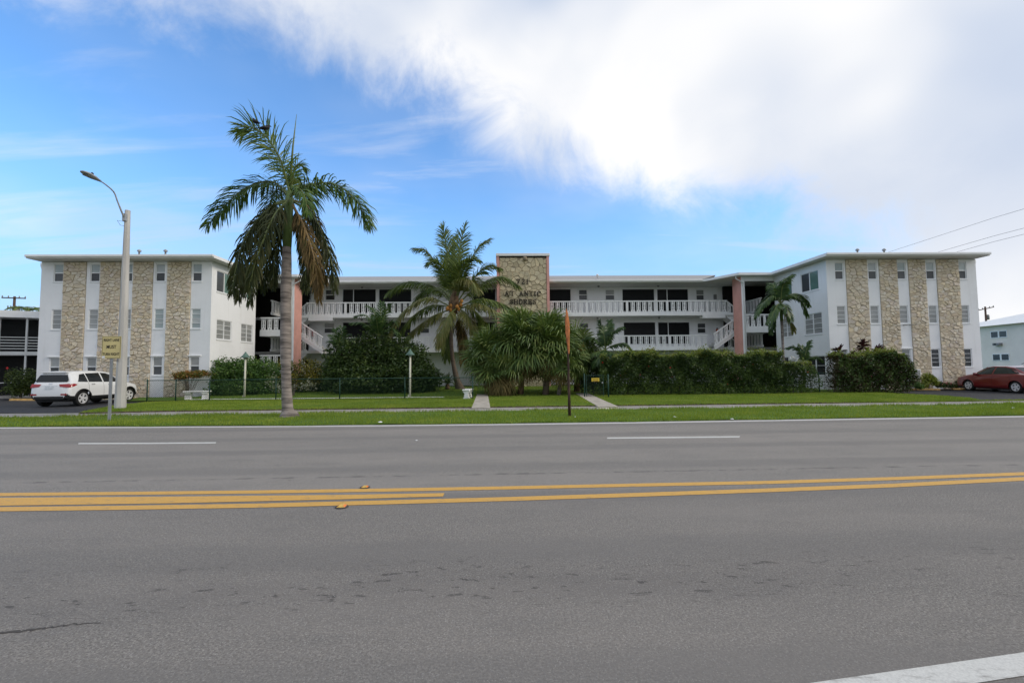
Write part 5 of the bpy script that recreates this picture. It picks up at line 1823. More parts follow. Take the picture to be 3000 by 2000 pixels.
feather('young_palm', 'young palm with arching dark fronds rising behind the hedge by the gate', (1772, 1130), (1773, 1024), 0.08, [
    [(1770, 985, 0), (1764, 958, .1), (1758, 940, .1)],
    [(1788, 985, -.1), (1806, 965, -.2), (1822, 958, -.3)],
    [(1776, 980, .3), (1782, 956, .5), (1786, 940, .6)],
    [(1750, 998, 0), (1725, 986, 0), (1698, 1000, -.1)],
    [(1755, 1030, -.3), (1735, 1035, -.5), (1712, 1052, -.6)],
    [(1800, 1010, -.1), (1830, 1006, -.2), (1858, 1032, -.3)],
    [(1795, 1035, -.5), (1815, 1045, -.8), (1832, 1062, -.9)],
    [(1760, 1040, -.6), (1748, 1055, -.9), (1738, 1070, -1)],
], 'areca_leaf', 26.4, n=64, ll=0.56, lw=0.075, grav=0.6, trunk_mat='shaft')
feather('young_palm', 'small young palm with one pointed upright frond behind the second hedge', (2356, 1130), (2354, 1062), 0.06, [
    [(2362, 1030, 0), (2368, 1012, 0), (2372, 1000, 0)],
    [(2346, 1035, 0), (2328, 1015, 0), (2305, 1019, 0)],
    [(2356, 1035, .3), (2350, 1018, .5), (2342, 1010, .6)],
    [(2372, 1050, -.2), (2390, 1045, -.3), (2410, 1056, -.4)],
    [(2340, 1060, -.4), (2325, 1062, -.6), (2312, 1075, -.7)],
], 'areca_leaf', 26.3, n=50, ll=0.40, lw=0.06, grav=0.5, trunk_mat='shaft')
feather('areca_palm', 'areca palm with broad upright fronds rising out of the dark bush', (1112, 1150), (1110, 985), 0.12, [
    [(1112, 940, 0), (1115, 910, 0), (1118, 885, 0)],
    [(1122, 935, -.2), (1135, 905, -.3), (1142, 890, -.4)],
    [(1090, 945, 0), (1068, 922, 0), (1040, 926, 0)],
    [(1085, 960, -.4), (1060, 945, -.6), (1030, 945, -.8)],
    [(1130, 955, 0), (1150, 940, 0), (1162, 948, 0)],
    [(1100, 930, .5), (1092, 905, .8), (1078, 895, 1.0)],
    [(1130, 970, -.4), (1148, 962, -.6), (1165, 975, -.8)],
    [(1105, 950, -.5), (1100, 925, -.9), (1092, 930, -1.2)],
], 'areca_leaf', 28.2, n=50, ll=0.55, lw=0.05, grav=0.5, trunk_mat='shaft')
feather('areca_palm', 'short areca palm with a spiky tuft at the left of the dark bush', (990, 1150), (992, 1020), 0.07, [
    [(988, 995, 0), (984, 978, 0), (982, 964, 0)],
    [(996, 990, -.1), (1000, 975, -.2), (1003, 958, -.2)],
    [(982, 1005, 0), (972, 1000, 0), (964, 1008, 0)],
    [(984, 1000, .3), (974, 985, .5), (968, 980, .6)],
    [(1004, 1000, .2), (1014, 985, .3), (1022, 980, .4)],
], 'areca_leaf', 28.0, n=40, ll=0.50, lw=0.045, grav=0.35, trunk_mat='shaft')
feather('cycad', 'low spiky cycad on the courtyard lawn beside the coconut palm', (1311, 1139), (1311, 1124), 0.14, [
    [(1303, 1112, 0), (1296, 1108, 0), (1288, 1110, 0)],
    [(1307, 1108, 0), (1303, 1100, 0), (1298, 1096, 0)],
    [(1312, 1106, 0), (1313, 1098, 0), (1315, 1092, 0)],
    [(1318, 1108, 0), (1323, 1102, 0), (1328, 1100, 0)],
    [(1320, 1114, 0), (1328, 1110, 0), (1335, 1114, 0)],
    [(1302, 1118, -.3), (1294, 1120, -.5), (1288, 1126, -.6)],
    [(1320, 1118, -.3), (1327, 1120, -.5), (1332, 1126, -.6)],
    [(1310, 1110, -.4), (1309, 1108, -.7), (1308, 1114, -.9)],
    [(1312, 1108, .4), (1312, 1102, .7), (1313, 1102, .9)],
], 'dark_leaf', 30.4, n=30, ll=0.22, lw=0.03, grav=0.2, trunk_mat='fibre')


# --- fan palms: clump of several palms beside the path
def fan_mesh(mat, n=26, R=0.95, droop=0.5, seed=0, pet=0.8):
    """one fan leaf; petiole starts at the origin and runs along +x, blade beyond it"""
    rnd = random.Random(seed)
    mb = MB()
    hub = Vector((pet, 0, 0.02))
    mb.tube([(0, 0, 0), (pet * 0.5, 0, 0.06), hub], [0.018, 0.014, 0.01], 5, True, 1)
    for i in range(n):
        a = math.radians(-135 + 270 * (i + 0.5) / n + rnd.uniform(-3, 3))
        ln = R * (0.72 + 0.28 * math.cos(a * 0.55)) * rnd.uniform(0.9, 1.08)
        d = Vector((math.cos(a), math.sin(a), 0.12 + 0.18 * (i % 2)))
        d.normalize()
        s = Vector((-d.y, d.x, 0)).normalized()
        w = 0.032
        p1 = hub + d * ln * 0.45 + Vector((0, 0, -0.02))
        p2 = hub + d * ln * 0.78 + Vector((0, 0, -0.10 - droop * 0.12 * rnd.uniform(0.6, 1.4)))
        p3 = hub + d * ln * 0.96 + Vector((0, 0, -0.20 - droop * 0.45 * rnd.uniform(0.6, 1.4)))
        mb.add([hub - s * 0.006, hub + s * 0.006, p1 + s * w, p1 - s * w, p2 + s * w * 0.6, p2 - s * w * 0.6, p3], [(0, 1, 2, 3), (3, 2, 4, 5), (5, 4, 6)], 0)
    o = mb.build('fan_mesh', [M[mat], M['rachis']], None, None, fixn=False)
    me = o.data
    bpy.data.objects.remove(o)
    return me


FANS = [fan_mesh('fan_leaf', 30, 0.95, 0.40, 1), fan_mesh('fan_leaf', 28, 0.85, 0.75, 2), fan_mesh('fan_leaf', 26, 1.0, 0.2, 3)]
FANS_DRY = [fan_mesh('fan_dry', 24, 0.8, 1.6, 4, 0.6), fan_mesh('fan_dry', 22, 0.75, 1.9, 5, 0.6)]


def fan_palm(label, crown, base, Y, n, seed, size=1.0, trunk_mat='fibre', tr=0.16, dry=8):
    rnd = random.Random(seed)
    b = at(base[0], base[1], Y)
    b.z = 0.1
    c = at(crown[0], crown[1], Y)
    root = tag(empty('fan_palm', tuple(b)), label, 'palm tree', 'fan palms clumped by the path')
    o = tuple(b)
    MB().tube([b, b.lerp(c, 0.35) + Vector((0.05, 0, 0)), b.lerp(c, 0.7), c], [tr * 1.2, tr * 1.05, tr, tr * 0.8], 10).build('trunk', M[trunk_mat], root, o, True)
    ga = PI * (3 - math.sqrt(5))
    for i in range(n):
        f = (i + 0.5) / n
        el = math.radians(82 - 152 * f ** 0.9 + rnd.uniform(-8, 8))
        az = i * ga + rnd.uniform(-0.3, 0.3)
        me = rnd.choice(FANS if i < n - dry else FANS_DRY)
        ob = link('fan_leaf', me, root)
        s = size * rnd.uniform(0.82, 1.15)
        R_ = Matrix.Rotation(az, 4, 'Z') @ Matrix.Rotation(-el, 4, 'Y') @ Matrix.Rotation(rnd.uniform(-0.6, 0.6), 4, 'X')
        off = c - b + Vector((0, 0, rnd.uniform(-0.45, 0.1) * (0.4 + f)))
        ob.matrix_local = Matrix.Translation(off) @ R_ @ Matrix.Scale(s, 4)
    return root


fan_palm('leftmost fan palm of the clump, leaning over the straight path', (1440, 1040), (1468, 1166), 26.8, 84, 1, 1.2, dry=14)
fan_palm('tallest middle fan palm of the clump, in front of the sign tower', (1528, 1005), (1525, 1166), 26.4, 104, 2, 1.3, dry=18)
fan_palm('fan palm of the clump with a shaggy orange-brown trunk foot', (1604, 1005), (1598, 1164), 26.0, 100, 3, 1.3, 'coco_trunk', dry=14)
fan_palm('fan palm of the clump with a slim grey trunk, right of the shaggy one', (1642, 1062), (1637, 1165), 25.7, 40, 4, 0.95, 'royal_trunk', 0.10, 8)
fan_palm('rightmost fan palm of the clump, bearing an orange fruit bunch by the gate', (1685, 1030), (1690, 1150), 27.6, 54, 5, 1.1)
fan_palm('low fan palm at the front left of the clump beside the path edge', (1470, 1092), (1490, 1170), 25.9, 60, 6, 1.0, 'fibre', 0.12, 24)
fb = tag(empty('fruit_bunch', tuple(at(1703, 1022, 26.7))), 'bunch of orange palm fruit hanging at the right of the fan palms', 'fruit')
for k in range(26):
    p = Vector((random.gauss(0, 0.10), random.gauss(0, 0.08), random.gauss(-0.05, 0.2)))
    MB().lathe([(0.01, -0.05), (0.045, -0.02), (0.045, 0.03), (0.01, 0.06)], tuple(p), 6).build('fruit', M['coconut'], fb, None, True)
MB().tube([(0, 0.3, 0.45), (0, 0.1, 0.35), (0, 0, 0)], 0.02, 5).build('stalk', M['rachis_dry'], fb, None, True)


# ------------------------------------------------------------------ shrubs and hedges
def leaf_cloud(C, size, rng, flat_=0.35):
    """diamond leaves at the centres C"""
    n = len(C)
    s = size * rng.uniform(0.6, 1.35, n)
    d = rng.normal(0, 1, (n, 3))
    d[:, 2] = d[:, 2] * 0.7 + 0.15
    d /= np.linalg.norm(d, axis=1, keepdims=True)
    r = rng.normal(0, 1, (n, 3))
    r -= (r * d).sum(1, keepdims=True) * d
    r /= np.linalg.norm(r, axis=1, keepdims=True)
    nn = np.cross(d, r)
    V = np.zeros((n, 4, 3), np.float32)
    sv = s[:, None]
    V[:, 0] = C - d * sv * 0.5
    V[:, 1] = C + r * sv * 0.28 + nn * sv * 0.08
    V[:, 2] = C + d * sv * 0.5
    V[:, 3] = C - r * sv * 0.28 + nn * sv * 0.08
    return V.reshape(-1, 3)


def blob_points(blobs, n, rng, shell=0.55, cut=None):
    """points in a union of lumpy ellipsoids (cx,cy,cz,rx,ry,rz), denser near the skin"""
    vol = np.array([b[3] * b[4] * b[5] for b in blobs]) ** 0.75
    k = rng.choice(len(blobs), n, p=vol / vol.sum())
    B = np.array(blobs)[k]
    d = rng.normal(0, 1, (n, 3))
    d /= np.linalg.norm(d, axis=1, keepdims=True)
    r = 1 - np.abs(rng.normal(0, 1, n)) * shell * 0.5
    r = np.where(rng.random(n) < 0.25, rng.random(n) ** 0.5, r)
    lump = 1 + 0.13 * np.sin(d[:, 0] * 5 + B[:, 0] * 3) * np.cos(d[:, 2] * 6 + B[:, 1]) + 0.10 * np.sin(d[:, 1] * 9 + d[:, 2] * 7 + B[:, 0]) + rng.normal(0, 0.05, n)
    P_ = B[:, :3] + d * (np.clip(r, 0, 1) * lump)[:, None] * B[:, 3:6]
    keep = P_[:, 2] > 0.02
    if cut is not None:
        keep &= cut(P_)
    return P_[keep]


def leaf_part(P_, size, mat, parent, origin, name='foliage', seed=0):
    rng = np.random.default_rng(seed)
    V = leaf_cloud(P_ - np.array(origin), size, rng)
    F = np.arange(len(V), dtype=np.int32).reshape(-1, 4)
    return link(name, arrays_mesh(name, V, F, M[mat]), parent)


def stems(parent, origin, base, spread, h, n, rad, mat='twig', seed=0):
    rnd = random.Random(seed)
    for i in range(n):
        a = rnd.uniform(0, 2 * PI)
        r = rnd.uniform(0.3, 1.0) * spread
        b = Vector((base[0] + rnd.uniform(-0.15, 0.15) * spread, base[1] + rnd.uniform(-0.15, 0.15) * spread, base[2]))
        t = Vector((base[0] + r * math.cos(a), base[1] + r * math.sin(a) * 0.6, base[2] + h * rnd.uniform(0.75, 1.05)))
        m = b.lerp(t, 0.5) + Vector((rnd.uniform(-0.1, 0.1), 0, 0.12 * h))
        MB().tube([b, m, t], [rad, rad * 0.7, rad * 0.35], 5).build('stem', M[mat], parent, origin)


def shrub(name, label, pxs, Y, size, mat, n, cat='shrub', seed=0, stem=(3, 0.03), extra=None, base_z=0.08, group=None, shell=0.55):
    """pxs: list of (px, py, half width px, half height px, depth offset) ellipsoids seen in the picture"""
    blobs = []
    for x, y, rx, ry, dd in pxs:
        c = at(x, y, Y + dd)
        k = (Y + dd) / F_PX
        blobs.append((c.x, c.y, c.z, rx * k, rx * k * 0.75, ry * k))
    bx = sum(b[0] for b in blobs) / len(blobs)
    root = tag(empty(name, (bx, Y, base_z)), label, cat, group)
    o = (bx, Y, base_z)
    rng = np.random.default_rng(seed + 11)
    P_ = blob_points(blobs, n, rng, shell)
    leaf_part(P_, size, mat, root, o, seed=seed)
    top = max(b[2] for b in blobs)
    stems(root, o, o, max(0.15, blobs[0][3] * 0.9), top - base_z, stem[0], stem[1], seed=seed)
    if extra:
        for (nm, mt, cnt, sz, zf) in extra:
            Q = blob_points(blobs, cnt * 6, rng, 0.12)
            zlim = np.quantile(Q[:, 2], zf)
            Q = Q[Q[:, 2] > zlim][:cnt]
            Q[:, 1] -= 0.03
            leaf_part(Q, sz, mt, root, o, nm, seed + 5)
    return root


shrub('bush', 'rounded bright green bush behind the fence beside the left garden lamp', [(655, 1098, 55, 50, 0), (720, 1092, 60, 48, .2), (775, 1100, 48, 48, .3), (690, 1135, 80, 30, -.1), (765, 1138, 50, 28, 0)], 27.8, 0.12, 'bush_leaf', 24000, seed=1, stem=(5, 0.04))
shrub('croton', 'croton bush with yellow-tipped leaves behind the royal palm trunk', [(835, 1085, 40, 34, 0), (900, 1085, 48, 36, .2), (925, 1105, 30, 28, 0), (880, 1115, 60, 26, -.2)], 29.0, 0.12, 'croton_leaf', 5200, seed=2, stem=(5, 0.03))
shrub('bush', 'dark low bush between the croton and the big dark bush', [(935, 1110, 40, 45, 0), (890, 1135, 60, 24, 0), (955, 1130, 40, 28, 0)], 29.6, 0.11, 'dark_leaf', 5200, seed=3)
shrub('flowering_shrub', 'loose twiggy shrub with white leaves behind the fence near the royal palm', [(800, 1118, 24, 26, 0), (830, 1135, 40, 14, -.1), (900, 1130, 34, 16, .1), (905, 1118, 16, 14, 0)], 26.6, 0.09, 'pale_leaf', 620, seed=4, stem=(9, 0.015), shell=0.9)
shrub('bush', 'large dark green bush behind the fence left of the coconut palm', [(1020, 1060, 70, 75, 0), (1100, 1030, 75, 60, .4), (1180, 1060, 75, 70, .2), (1080, 1110, 110, 55, -.2), (1210, 1110, 85, 55, 0), (1255, 1110, 35, 45, 0), (985, 1100, 45, 55, 0)], 28.4, 0.16, 'dark_leaf', 42000, seed=5, stem=(8, 0.06), extra=[('new_leaves', 'lime_leaf', 60, 0.16, 0.93)])
shrub('flame_shrub', 'flat-topped shrub with orange-red tips and bare twigs behind the bench', [(550, 1097, 42, 12, 0), (585, 1094, 34, 11, .1), (525, 1104, 20, 10, -.1)], 26.4, 0.10, 'orange_leaf', 2600, seed=6, stem=(26, 0.014), shell=0.9)
shrub('hibiscus', 'hibiscus bush with a red flower beside the white car, by the porch building', [(40, 1105, 24, 28, 0), (75, 1115, 32, 40, 0), (55, 1140, 40, 22, 0), (95, 1125, 22, 34, .2)], 27.5, 0.12, 'hibiscus_leaf', 3600, seed=7, stem=(7, 0.025), shell=0.8)
fl = tag(empty('hibiscus_flower', tuple(at(20, 1078, 27.4))), 'single red flower standing above the hibiscus bush', 'flower')
for k in range(5):
    a = k * 2 * PI / 5
    d = Vector((math.cos(a), 0.25, math.sin(a)))
    s_ = Vector((-math.sin(a), 0, math.cos(a)))
    MB().add([(0, 0, 0), tuple(d * 0.055 + s_ * 0.034), tuple(d * 0.088), tuple(d * 0.055 - s_ * 0.034)], [(0, 1, 2, 3)]).build('petal', M['red_petal'], fl)
MB().tube([(0, 0, 0), (0.02, 0.05, -0.3), (0.15, 0.1, -0.6)], 0.008, 5).build('stalk', M['twig'], fl)


def hedge(name, label, x0, x1, top, base, Y, depth, n, mat, seed, extra=(), size=0.10, gaps=None):
    """clipped hedge as a lumpy box of leaves"""
    rng = np.random.default_rng(seed)
    a, b = at(x0, base, Y), at(x1, base, Y + (x1 - x0) * Y / F_PX * SB)
    zt_ = at((x0 + x1) / 2, top, Y).z
    root = tag(empty(name, ((a.x + b.x) / 2, (a.y + b.y) / 2, 0.06)), label, 'hedge')
    o = ((a.x + b.x) / 2, (a.y + b.y) / 2, 0.06)
    t = rng.random(n)
    w = rng.random(n)
    zf = rng.random(n) ** 0.75
    # more leaves on the front, top and end skins
    k = rng.random(n)
    w = np.where(k < 0.42, np.abs(rng.normal(0, 0.09, n)), w)
    zf = np.where((k >= 0.42) & (k < 0.68), 1 - np.abs(rng.normal(0, 0.05, n)), zf)
    x = a.x + (b.x - a.x) * t
    y = a.y + (b.y - a.y) * t + (w - 0.5) * depth
    bump = 0.14 * np.sin(x * 1.7 + seed) + 0.11 * np.sin(x * 4.3) + 0.07 * np.sin(x * 9 + 1)
    h = zt_ + bump * 0.8
    z = 0.12 + (h - 0.12) * zf + rng.normal(0, 0.035, n)
    y += (-0.16 * np.sin(x * 3.3 + z * 4) - 0.10 * np.sin(x * 7.1 - z * 6)) * (1 - w) + rng.normal(0, 0.04, n)
    # rounded ends
    e = np.minimum(x - min(a.x, b.x), max(a.x, b.x) - x)
    keep = (e > 0.34 * (z / zt_) ** 4 * (0.6 + 0.6 * rng.random(n)))
    # thin legs near the ground
    keep &= ~((z < 0.55) & (rng.random(n) < 0.2))
    if gaps is not None:
        keep &= gaps(x, z, rng)
    P_ = np.stack([x, y, z], 1)[keep]
    leaf_part(P_, size, mat, root, o, seed=seed)
    topk = P_[(P_[:, 2] > zt_ - 0.16) & (rng.random(len(P_)) < 0.42)]
    topk = topk + np.array([0, 0, 0.07]) + rng.normal(0, 0.05, topk.shape)
    topk[:, 2] += (rng.random(len(topk)) < 0.12) * rng.random(len(topk)) * 0.28
    for nm, mt, cnt, sz in extra:
        if nm == 'new_growth':
            leaf_part(topk[:cnt], sz, mt, root, o, nm, seed + 1)['kind'] = 'stuff'
        else:
            Q = P_[(P_[:, 1] < o[1] + 0.1)]
            Q = Q[rng.choice(len(Q), cnt)]
            Q[:, 1] -= depth * 0.15
            leaf_part(Q, sz, mt, root, o, nm, seed + 2)['kind'] = 'stuff'
    L = (b - a).length
    for i in range(int(L / 0.45)):
        p = a.lerp(b, (i + 0.5) / int(L / 0.45))
        MB().tube([(p.x, p.y, 0.02), (p.x + rng.uniform(-.1, .1), p.y + rng.uniform(-.2, .2), 0.6), (p.x + rng.uniform(-.2, .2), p.y, 1.2)], [0.03, 0.02, 0.012], 5).build('stem', M['twig'], root, o)
    return root


hedge('hedge', 'long clipped green hedge with a few red flowers, right of the gate', 1752, 2292, 1040, 1160, 25.25, 1.1, 78000, 'hedge_leaf', 21, (('new_growth', 'hedge_tip', 9000, 0.10), ('blossom', 'red_petal', 26, 0.10)))
hedge('hedge', 'loose lower hedge end with gaps, under the slender palm', 2285, 2390, 1064, 1158, 25.4, 1.0, 8500, 'hedge_leaf', 22, (('new_growth', 'hedge_tip', 420, 0.10), ('blossom', 'red_petal', 5, 0.10)), gaps=lambda x, z, rng: rng.random(len(x)) < 0.95 - 0.5 * np.clip((x - x.min()) / (x.max() - x.min()), 0, 1))
hedge('hedge', 'brownish clipped hedge beside the parking area, right of the gap', 2430, 2660, 1040, 1156, 25.6, 1.1, 36000, 'brown_leaf', 23, (('new_growth', 'hedge_tip', 3200, 0.10), ('green_leaves', 'hedge_leaf', 7000, 0.10), ('blossom', 'pink_petal', 10, 0.10)))
shrub('bush', 'dark shrub filling the corner beside the green gate', [(1738, 1100, 26, 50, 0), (1765, 1075, 30, 36, .2), (1712, 1120, 18, 36, .3)], 26.4, 0.11, 'hedge_leaf', 6000, seed=31)


# dark red ti plants above the second hedge
def ti_plant(label, px, py, Y, r, n, mat, seed):
    rnd = random.Random(seed)
    c = at(px, py, Y)
    root = tag(empty('ti_plant', (c.x, Y, 0.1)), label, 'plant')
    o = (c.x, Y, 0.1)
    MB().tube([(c.x, Y, 0.1), (c.x + 0.05, Y, c.z * 0.6), tuple(c)], [0.03, 0.025, 0.02], 6).build('stem', M['twig'], root, o)
    for i in range(n):
        el = math.radians(rnd.uniform(-25, 85))
        az = rnd.uniform(0, 2 * PI)
        d = Vector((math.cos(az) * math.cos(el), math.sin(az) * math.cos(el), math.sin(el)))
        s = d.cross(Vector((0, 0, 1))).normalized()
        ln = r * rnd.uniform(0.7, 1.15)
        b = c + Vector((0, 0, rnd.uniform(-0.5, 0.1) * r))
        m = b + d * ln * 0.55
        t = b + d * ln + Vector((0, 0, -0.25 * ln))
        MB().add([b, m + s * 0.075, t, m - s * 0.075], [(0, 1, 2, 3)]).build('leaf', M[mat], root, o)


ti_plant('reddish ti plant above the left end of the brownish hedge', 2458, 1026, 26.4, 0.55, 34, 'ti_leaf', 1)
ti_plant('tallest dark purple ti plant standing above the brownish hedge', 2528, 1008, 26.4, 0.45, 44, 'ti_leaf', 2)
ti_plant('dark purple ti plant right of the tallest one above the hedge', 2572, 1024, 26.4, 0.50, 46, 'ti_leaf', 3)
ti_plant('green-leaved plant just under the tallest ti plant', 2540, 1032, 26.3, 0.42, 30, 'lime_leaf', 4)
ti_plant('small red ti plant between the two groups of ti plants', 2498, 1036, 26.4, 0.36, 26, 'ti_leaf', 5)
# beds by the right wing
shrub('lime_shrub', 'yellow-green shrub in the bed against the right wing', [(2718, 1108, 18, 17, 0), (2738, 1118, 14, 13, 0), (2708, 1126, 14, 10, 0)], 27.6, 0.13, 'lime_leaf', 900, seed=41, stem=(4, 0.015), shell=0.9)
shrub('low_shrub', 'low dark shrub with red flowers in the bed by the red car', [(2755, 1126, 18, 9, 0), (2778, 1128, 14, 8, 0)], 27.7, 0.10, 'dark_leaf', 800, seed=42, stem=(3, 0.012), extra=[('blossom', 'pink_petal', 46, 0.09, 0.5)])
shrub('low_shrub', 'low green shrub at the end of the brownish hedge', [(2678, 1124, 16, 11, 0), (2694, 1132, 14, 8, -.1)], 27.3, 0.10, 'bush_leaf', 900, seed=43, stem=(3, 0.012))
shrub('low_shrub', 'small grey-green shrub at the nose of the red car', [(2812, 1120, 16, 12, 0), (2800, 1130, 16, 7, 0)], 28.3, 0.10, 'hibiscus_leaf', 420, seed=44, stem=(6, 0.010), shell=0.9)

# ------------------------------------------------------------------ vehicles
def car(name, label, loc, heading, spec, paint, detail=True):
    """x forward, y left, z up; the body is a lofted shell with wheel openings"""
    root = tag(empty(name, loc, heading), label, 'car')
    I = lambda tab, x: float(np.interp(x, [t[0] for t in tab], [t[1] for t in tab]))
    zr, zs, zb, wl, wr = spec['zr'], spec['zs'], spec['zb'], spec['wl'], spec['wr']
    x0, x1 = zr[0][0], zr[-1][0]

    def section(x):
        R, S, B, Wl, Wr = I(zr, x), min(I(zs, x), I(zr, x) - 0.04), I(zb, x), I(wl, x), I(wr, x)
        h = R - S
        e = min(0.09, h * 0.4)
        ctrl = [(Wl * .90, B), (Wl * .985, B + .10), (Wl, B + (S - B) * .42), (Wl * .995, B + (S - B) * .74), (Wl * .955, S), (Wl * .955 + (Wr - Wl * .955) * .5 + .012 * (h > .2), S + h * .5 - e * .3), (Wr, R - e), (Wr * .92, R - e * .38), (Wr * .65, R - e * .08), (0.0, R)]
        P_ = spline([(a, 0, b) for a, b in ctrl], 40)
        return [(max(0.0, p.x), p.z) for p in P_]
    nx = 110
    X = np.concatenate([np.linspace(x0, x0 + 0.35, 22), np.linspace(x0 + 0.37, x1 - 0.37, nx - 44), np.linspace(x1 - 0.35, x1, 22)])
    secs = [section(x) for x in X]
    body, clad = MB(), MB()
    wheels = [(spec['rear'], spec['wr_']), (spec['front'], spec['wr_'])]
    idx = {}
    V_ = []
    for i, x in enumerate(X):
        for j, (y, z) in enumerate(secs[i]):
            for s in (1, -1):
                idx[(i, j, s)] = len(V_)
                V_.append((x, y * s, z))
    nj = 40
    fb, fc = [], []
    ar = spec['arch']
    for i in range(len(X) - 1):
        for j in range(nj - 1):
            xm = (X[i] + X[i + 1]) / 2
            ym = secs[i][j][0]
            zm = (secs[i][j][1] + secs[i][j + 1][1]) / 2
            if ym > 0.5 and any((xm - w) ** 2 + (zm - r) ** 2 < ar ** 2 for w, r in wheels):
                continue
            for s in (1, -1):
                f = (idx[(i, j, s)], idx[(i + 1, j, s)], idx[(i + 1, j + 1, s)], idx[(i, j + 1, s)])
                if s < 0:
                    f = f[::-1]
                (fc if zm < I(zb, xm) + spec['clad'] else fb).append(f)
    # end faces
    for i in (0, len(X) - 1):
        ring = [idx[(i, j, 1)] for j in range(nj)] + [idx[(i, j, -1)] for j in range(nj - 1, -1, -1)]
        fb.append(tuple(ring))

    def sub(fs, nm, mat, parent):
        used = sorted({k for f in fs for k in f})
        mp = {k: n_ for n_, k in enumerate(used)}
        return MB().add([V_[k] for k in used], [tuple(mp[k] for k in f) for f in fs]).build(nm, mat, parent, None, True, False)
    bodyo = sub(fb, 'body', M[paint], root)
    sub(fc, 'lower_body', M['cladding' if spec['clad_dark'] else paint], root)
    # floor and wheel wells
    zbm = min(t[1] for t in zb)
    MB().box(x0 + 0.25, x1 - 0.25, -0.74, 0.74, zbm - 0.06, zbm + 0.05).build('underbody', M['cladding'], root)
    for w, r in wheels:
        for s in (1, -1):
            a, b = sorted((0.50 * s, 0.72 * s))
            MB().prism([(w + (ar + 0.01) * math.cos(t), r + (ar + 0.01) * math.sin(t)) for t in np.linspace(-0.3, PI + 0.3, 18)], 'y', a, b).build('wheel_well', M['cladding'], root)

    def ysurf(x, z):
        sec = section(x)
        zz = [p[1] for p in sec]
        yy = [p[0] for p in sec]
        return float(np.interp(z, zz, yy))

    def side_patch(nm, poly, mat, parent, s, off=0.008, sub_=8):
        """polygon in (x,z) wrapped on the flank"""
        pts = []
        for i, p in enumerate(poly):
            q_ = poly[(i + 1) % len(poly)]
            for k in range(sub_):
                t = k / sub_
                pts.append((p[0] + (q_[0] - p[0]) * t, p[1] + (q_[1] - p[1]) * t))
        cx_ = sum(p[0] for p in pts) / len(pts)
        cz_ = sum(p[1] for p in pts) / len(pts)
        rings = []
        for k in (1.0, 0.66, 0.33):
            rings.append([(cx_ + (p[0] - cx_) * k, cz_ + (p[1] - cz_) * k) for p in pts])
        vs, fs = [], []
        n = len(pts)
        for r_ in rings:
            vs += [(a, s * (ysurf(a, b) + off), b) for a, b in r_]
        vs.append((cx_, s * (ysurf(cx_, cz_) + off), cz_))
        for a in range(2):
            for k in range(n):
                fs.append((a * n + k, a * n + (k + 1) % n, (a + 1) * n + (k + 1) % n, (a + 1) * n + k))
        for k in range(n):
            fs.append((2 * n + k, 2 * n + (k + 1) % n, 3 * n))
        return MB().add(vs, fs).build(nm, M[mat], parent, None, True)

    def end_patch(nm, poly, mat, parent, rear=True, off=0.012, sub_=6):
        """polygon in (y,z) wrapped on the sloping rear or front surface"""
        if rear:
            k = [t for t in zr if t[0] <= spec['roof_rear']]
        else:
            k = [t for t in reversed(zr) if t[0] >= spec['roof_front']]
        zz = [t[1] for t in k]
        xx = [t[0] for t in k]
        sg = -1 if rear else 1

        def P3(y, z):
            hw = 0.95
            x = float(np.interp(z + 0.035 * (abs(y) / 0.7) ** 2, zz, xx))
            return (x + sg * off, y, z)
        pts = []
        for i, p in enumerate(poly):
            q_ = poly[(i + 1) % len(poly)]
            for t in range(sub_):
                pts.append((p[0] + (q_[0] - p[0]) * t / sub_, p[1] + (q_[1] - p[1]) * t / sub_))
        cx_ = sum(p[0] for p in pts) / len(pts)
        cz_ = sum(p[1] for p in pts) / len(pts)
        n = len(pts)
        vs, fs = [], []
        for f in (1.0, 0.5):
            vs += [P3(cx_ + (p[0] - cx_) * f, cz_ + (p[1] - cz_) * f) for p in pts]
        vs.append(P3(cx_, cz_))
        for t in range(n):
            fs.append((t, (t + 1) % n, n + (t + 1) % n, n + t))
            fs.append((n + t, n + (t + 1) % n, 2 * n))
        return MB().add(vs, fs).build(nm, M[mat], parent, None, True)
    for s in (1, -1):
        for k, pl in enumerate(spec['side_glass']):
            side_patch('side_window', pl, spec.get('glass', 'car_glass'), root, s)
        for pl in spec.get('handles', []):
            side_patch('door_handle', pl, paint if not spec['clad_dark'] else 'chrome', root, s, 0.02, 3)
        for pl in spec.get('seams', []):
            side_patch('door_seam', pl, 'cladding', root, s, 0.003, 4)
        for pl in spec.get('tail_side', []):
            side_patch('tail_light', pl, 'tail_red', root, s, 0.010, 5)
        # wheel arch lips
        for w, r in wheels:
            pts = []
            for t in np.linspace(-0.12, PI + 0.12, 20):
                x_ = w + ar * math.cos(t)
                z_ = max(0.22, r + ar * math.sin(t))
                pts.append((x_, s * (ysurf(x_, max(z_, zbm + 0.02)) + 0.004), z_))
            MB().tube(pts, 0.030 if spec['clad_dark'] else 0.016, 6).build('wheel_arch', M['cladding' if spec['clad_dark'] else paint], root, None, True)
        mx = spec['mirror']
        yb = ysurf(mx, spec['mirror_z'] - 0.02)
        MB().tube([(mx, s * yb, spec['mirror_z']), (mx - 0.02, s * (yb + 0.10), spec['mirror_z'] + 0.02), (mx - 0.03, s * (yb + 0.21), spec['mirror_z'] + 0.03)], [0.05, 0.09, 0.06], 8).build('wing_mirror', M[paint], root, None, True)
    for nm, pl, mt in spec['rear_bits']:
        end_patch(nm, pl, mt, root, True)
    for nm, pl, mt in spec['front_bits']:
        end_patch(nm, pl, mt, root, False)
    for bx_ in spec.get('boxes', []):
        nm, b, mt = bx_
        MB().bbox(*b, 0.01).build(nm, M[mt], root)
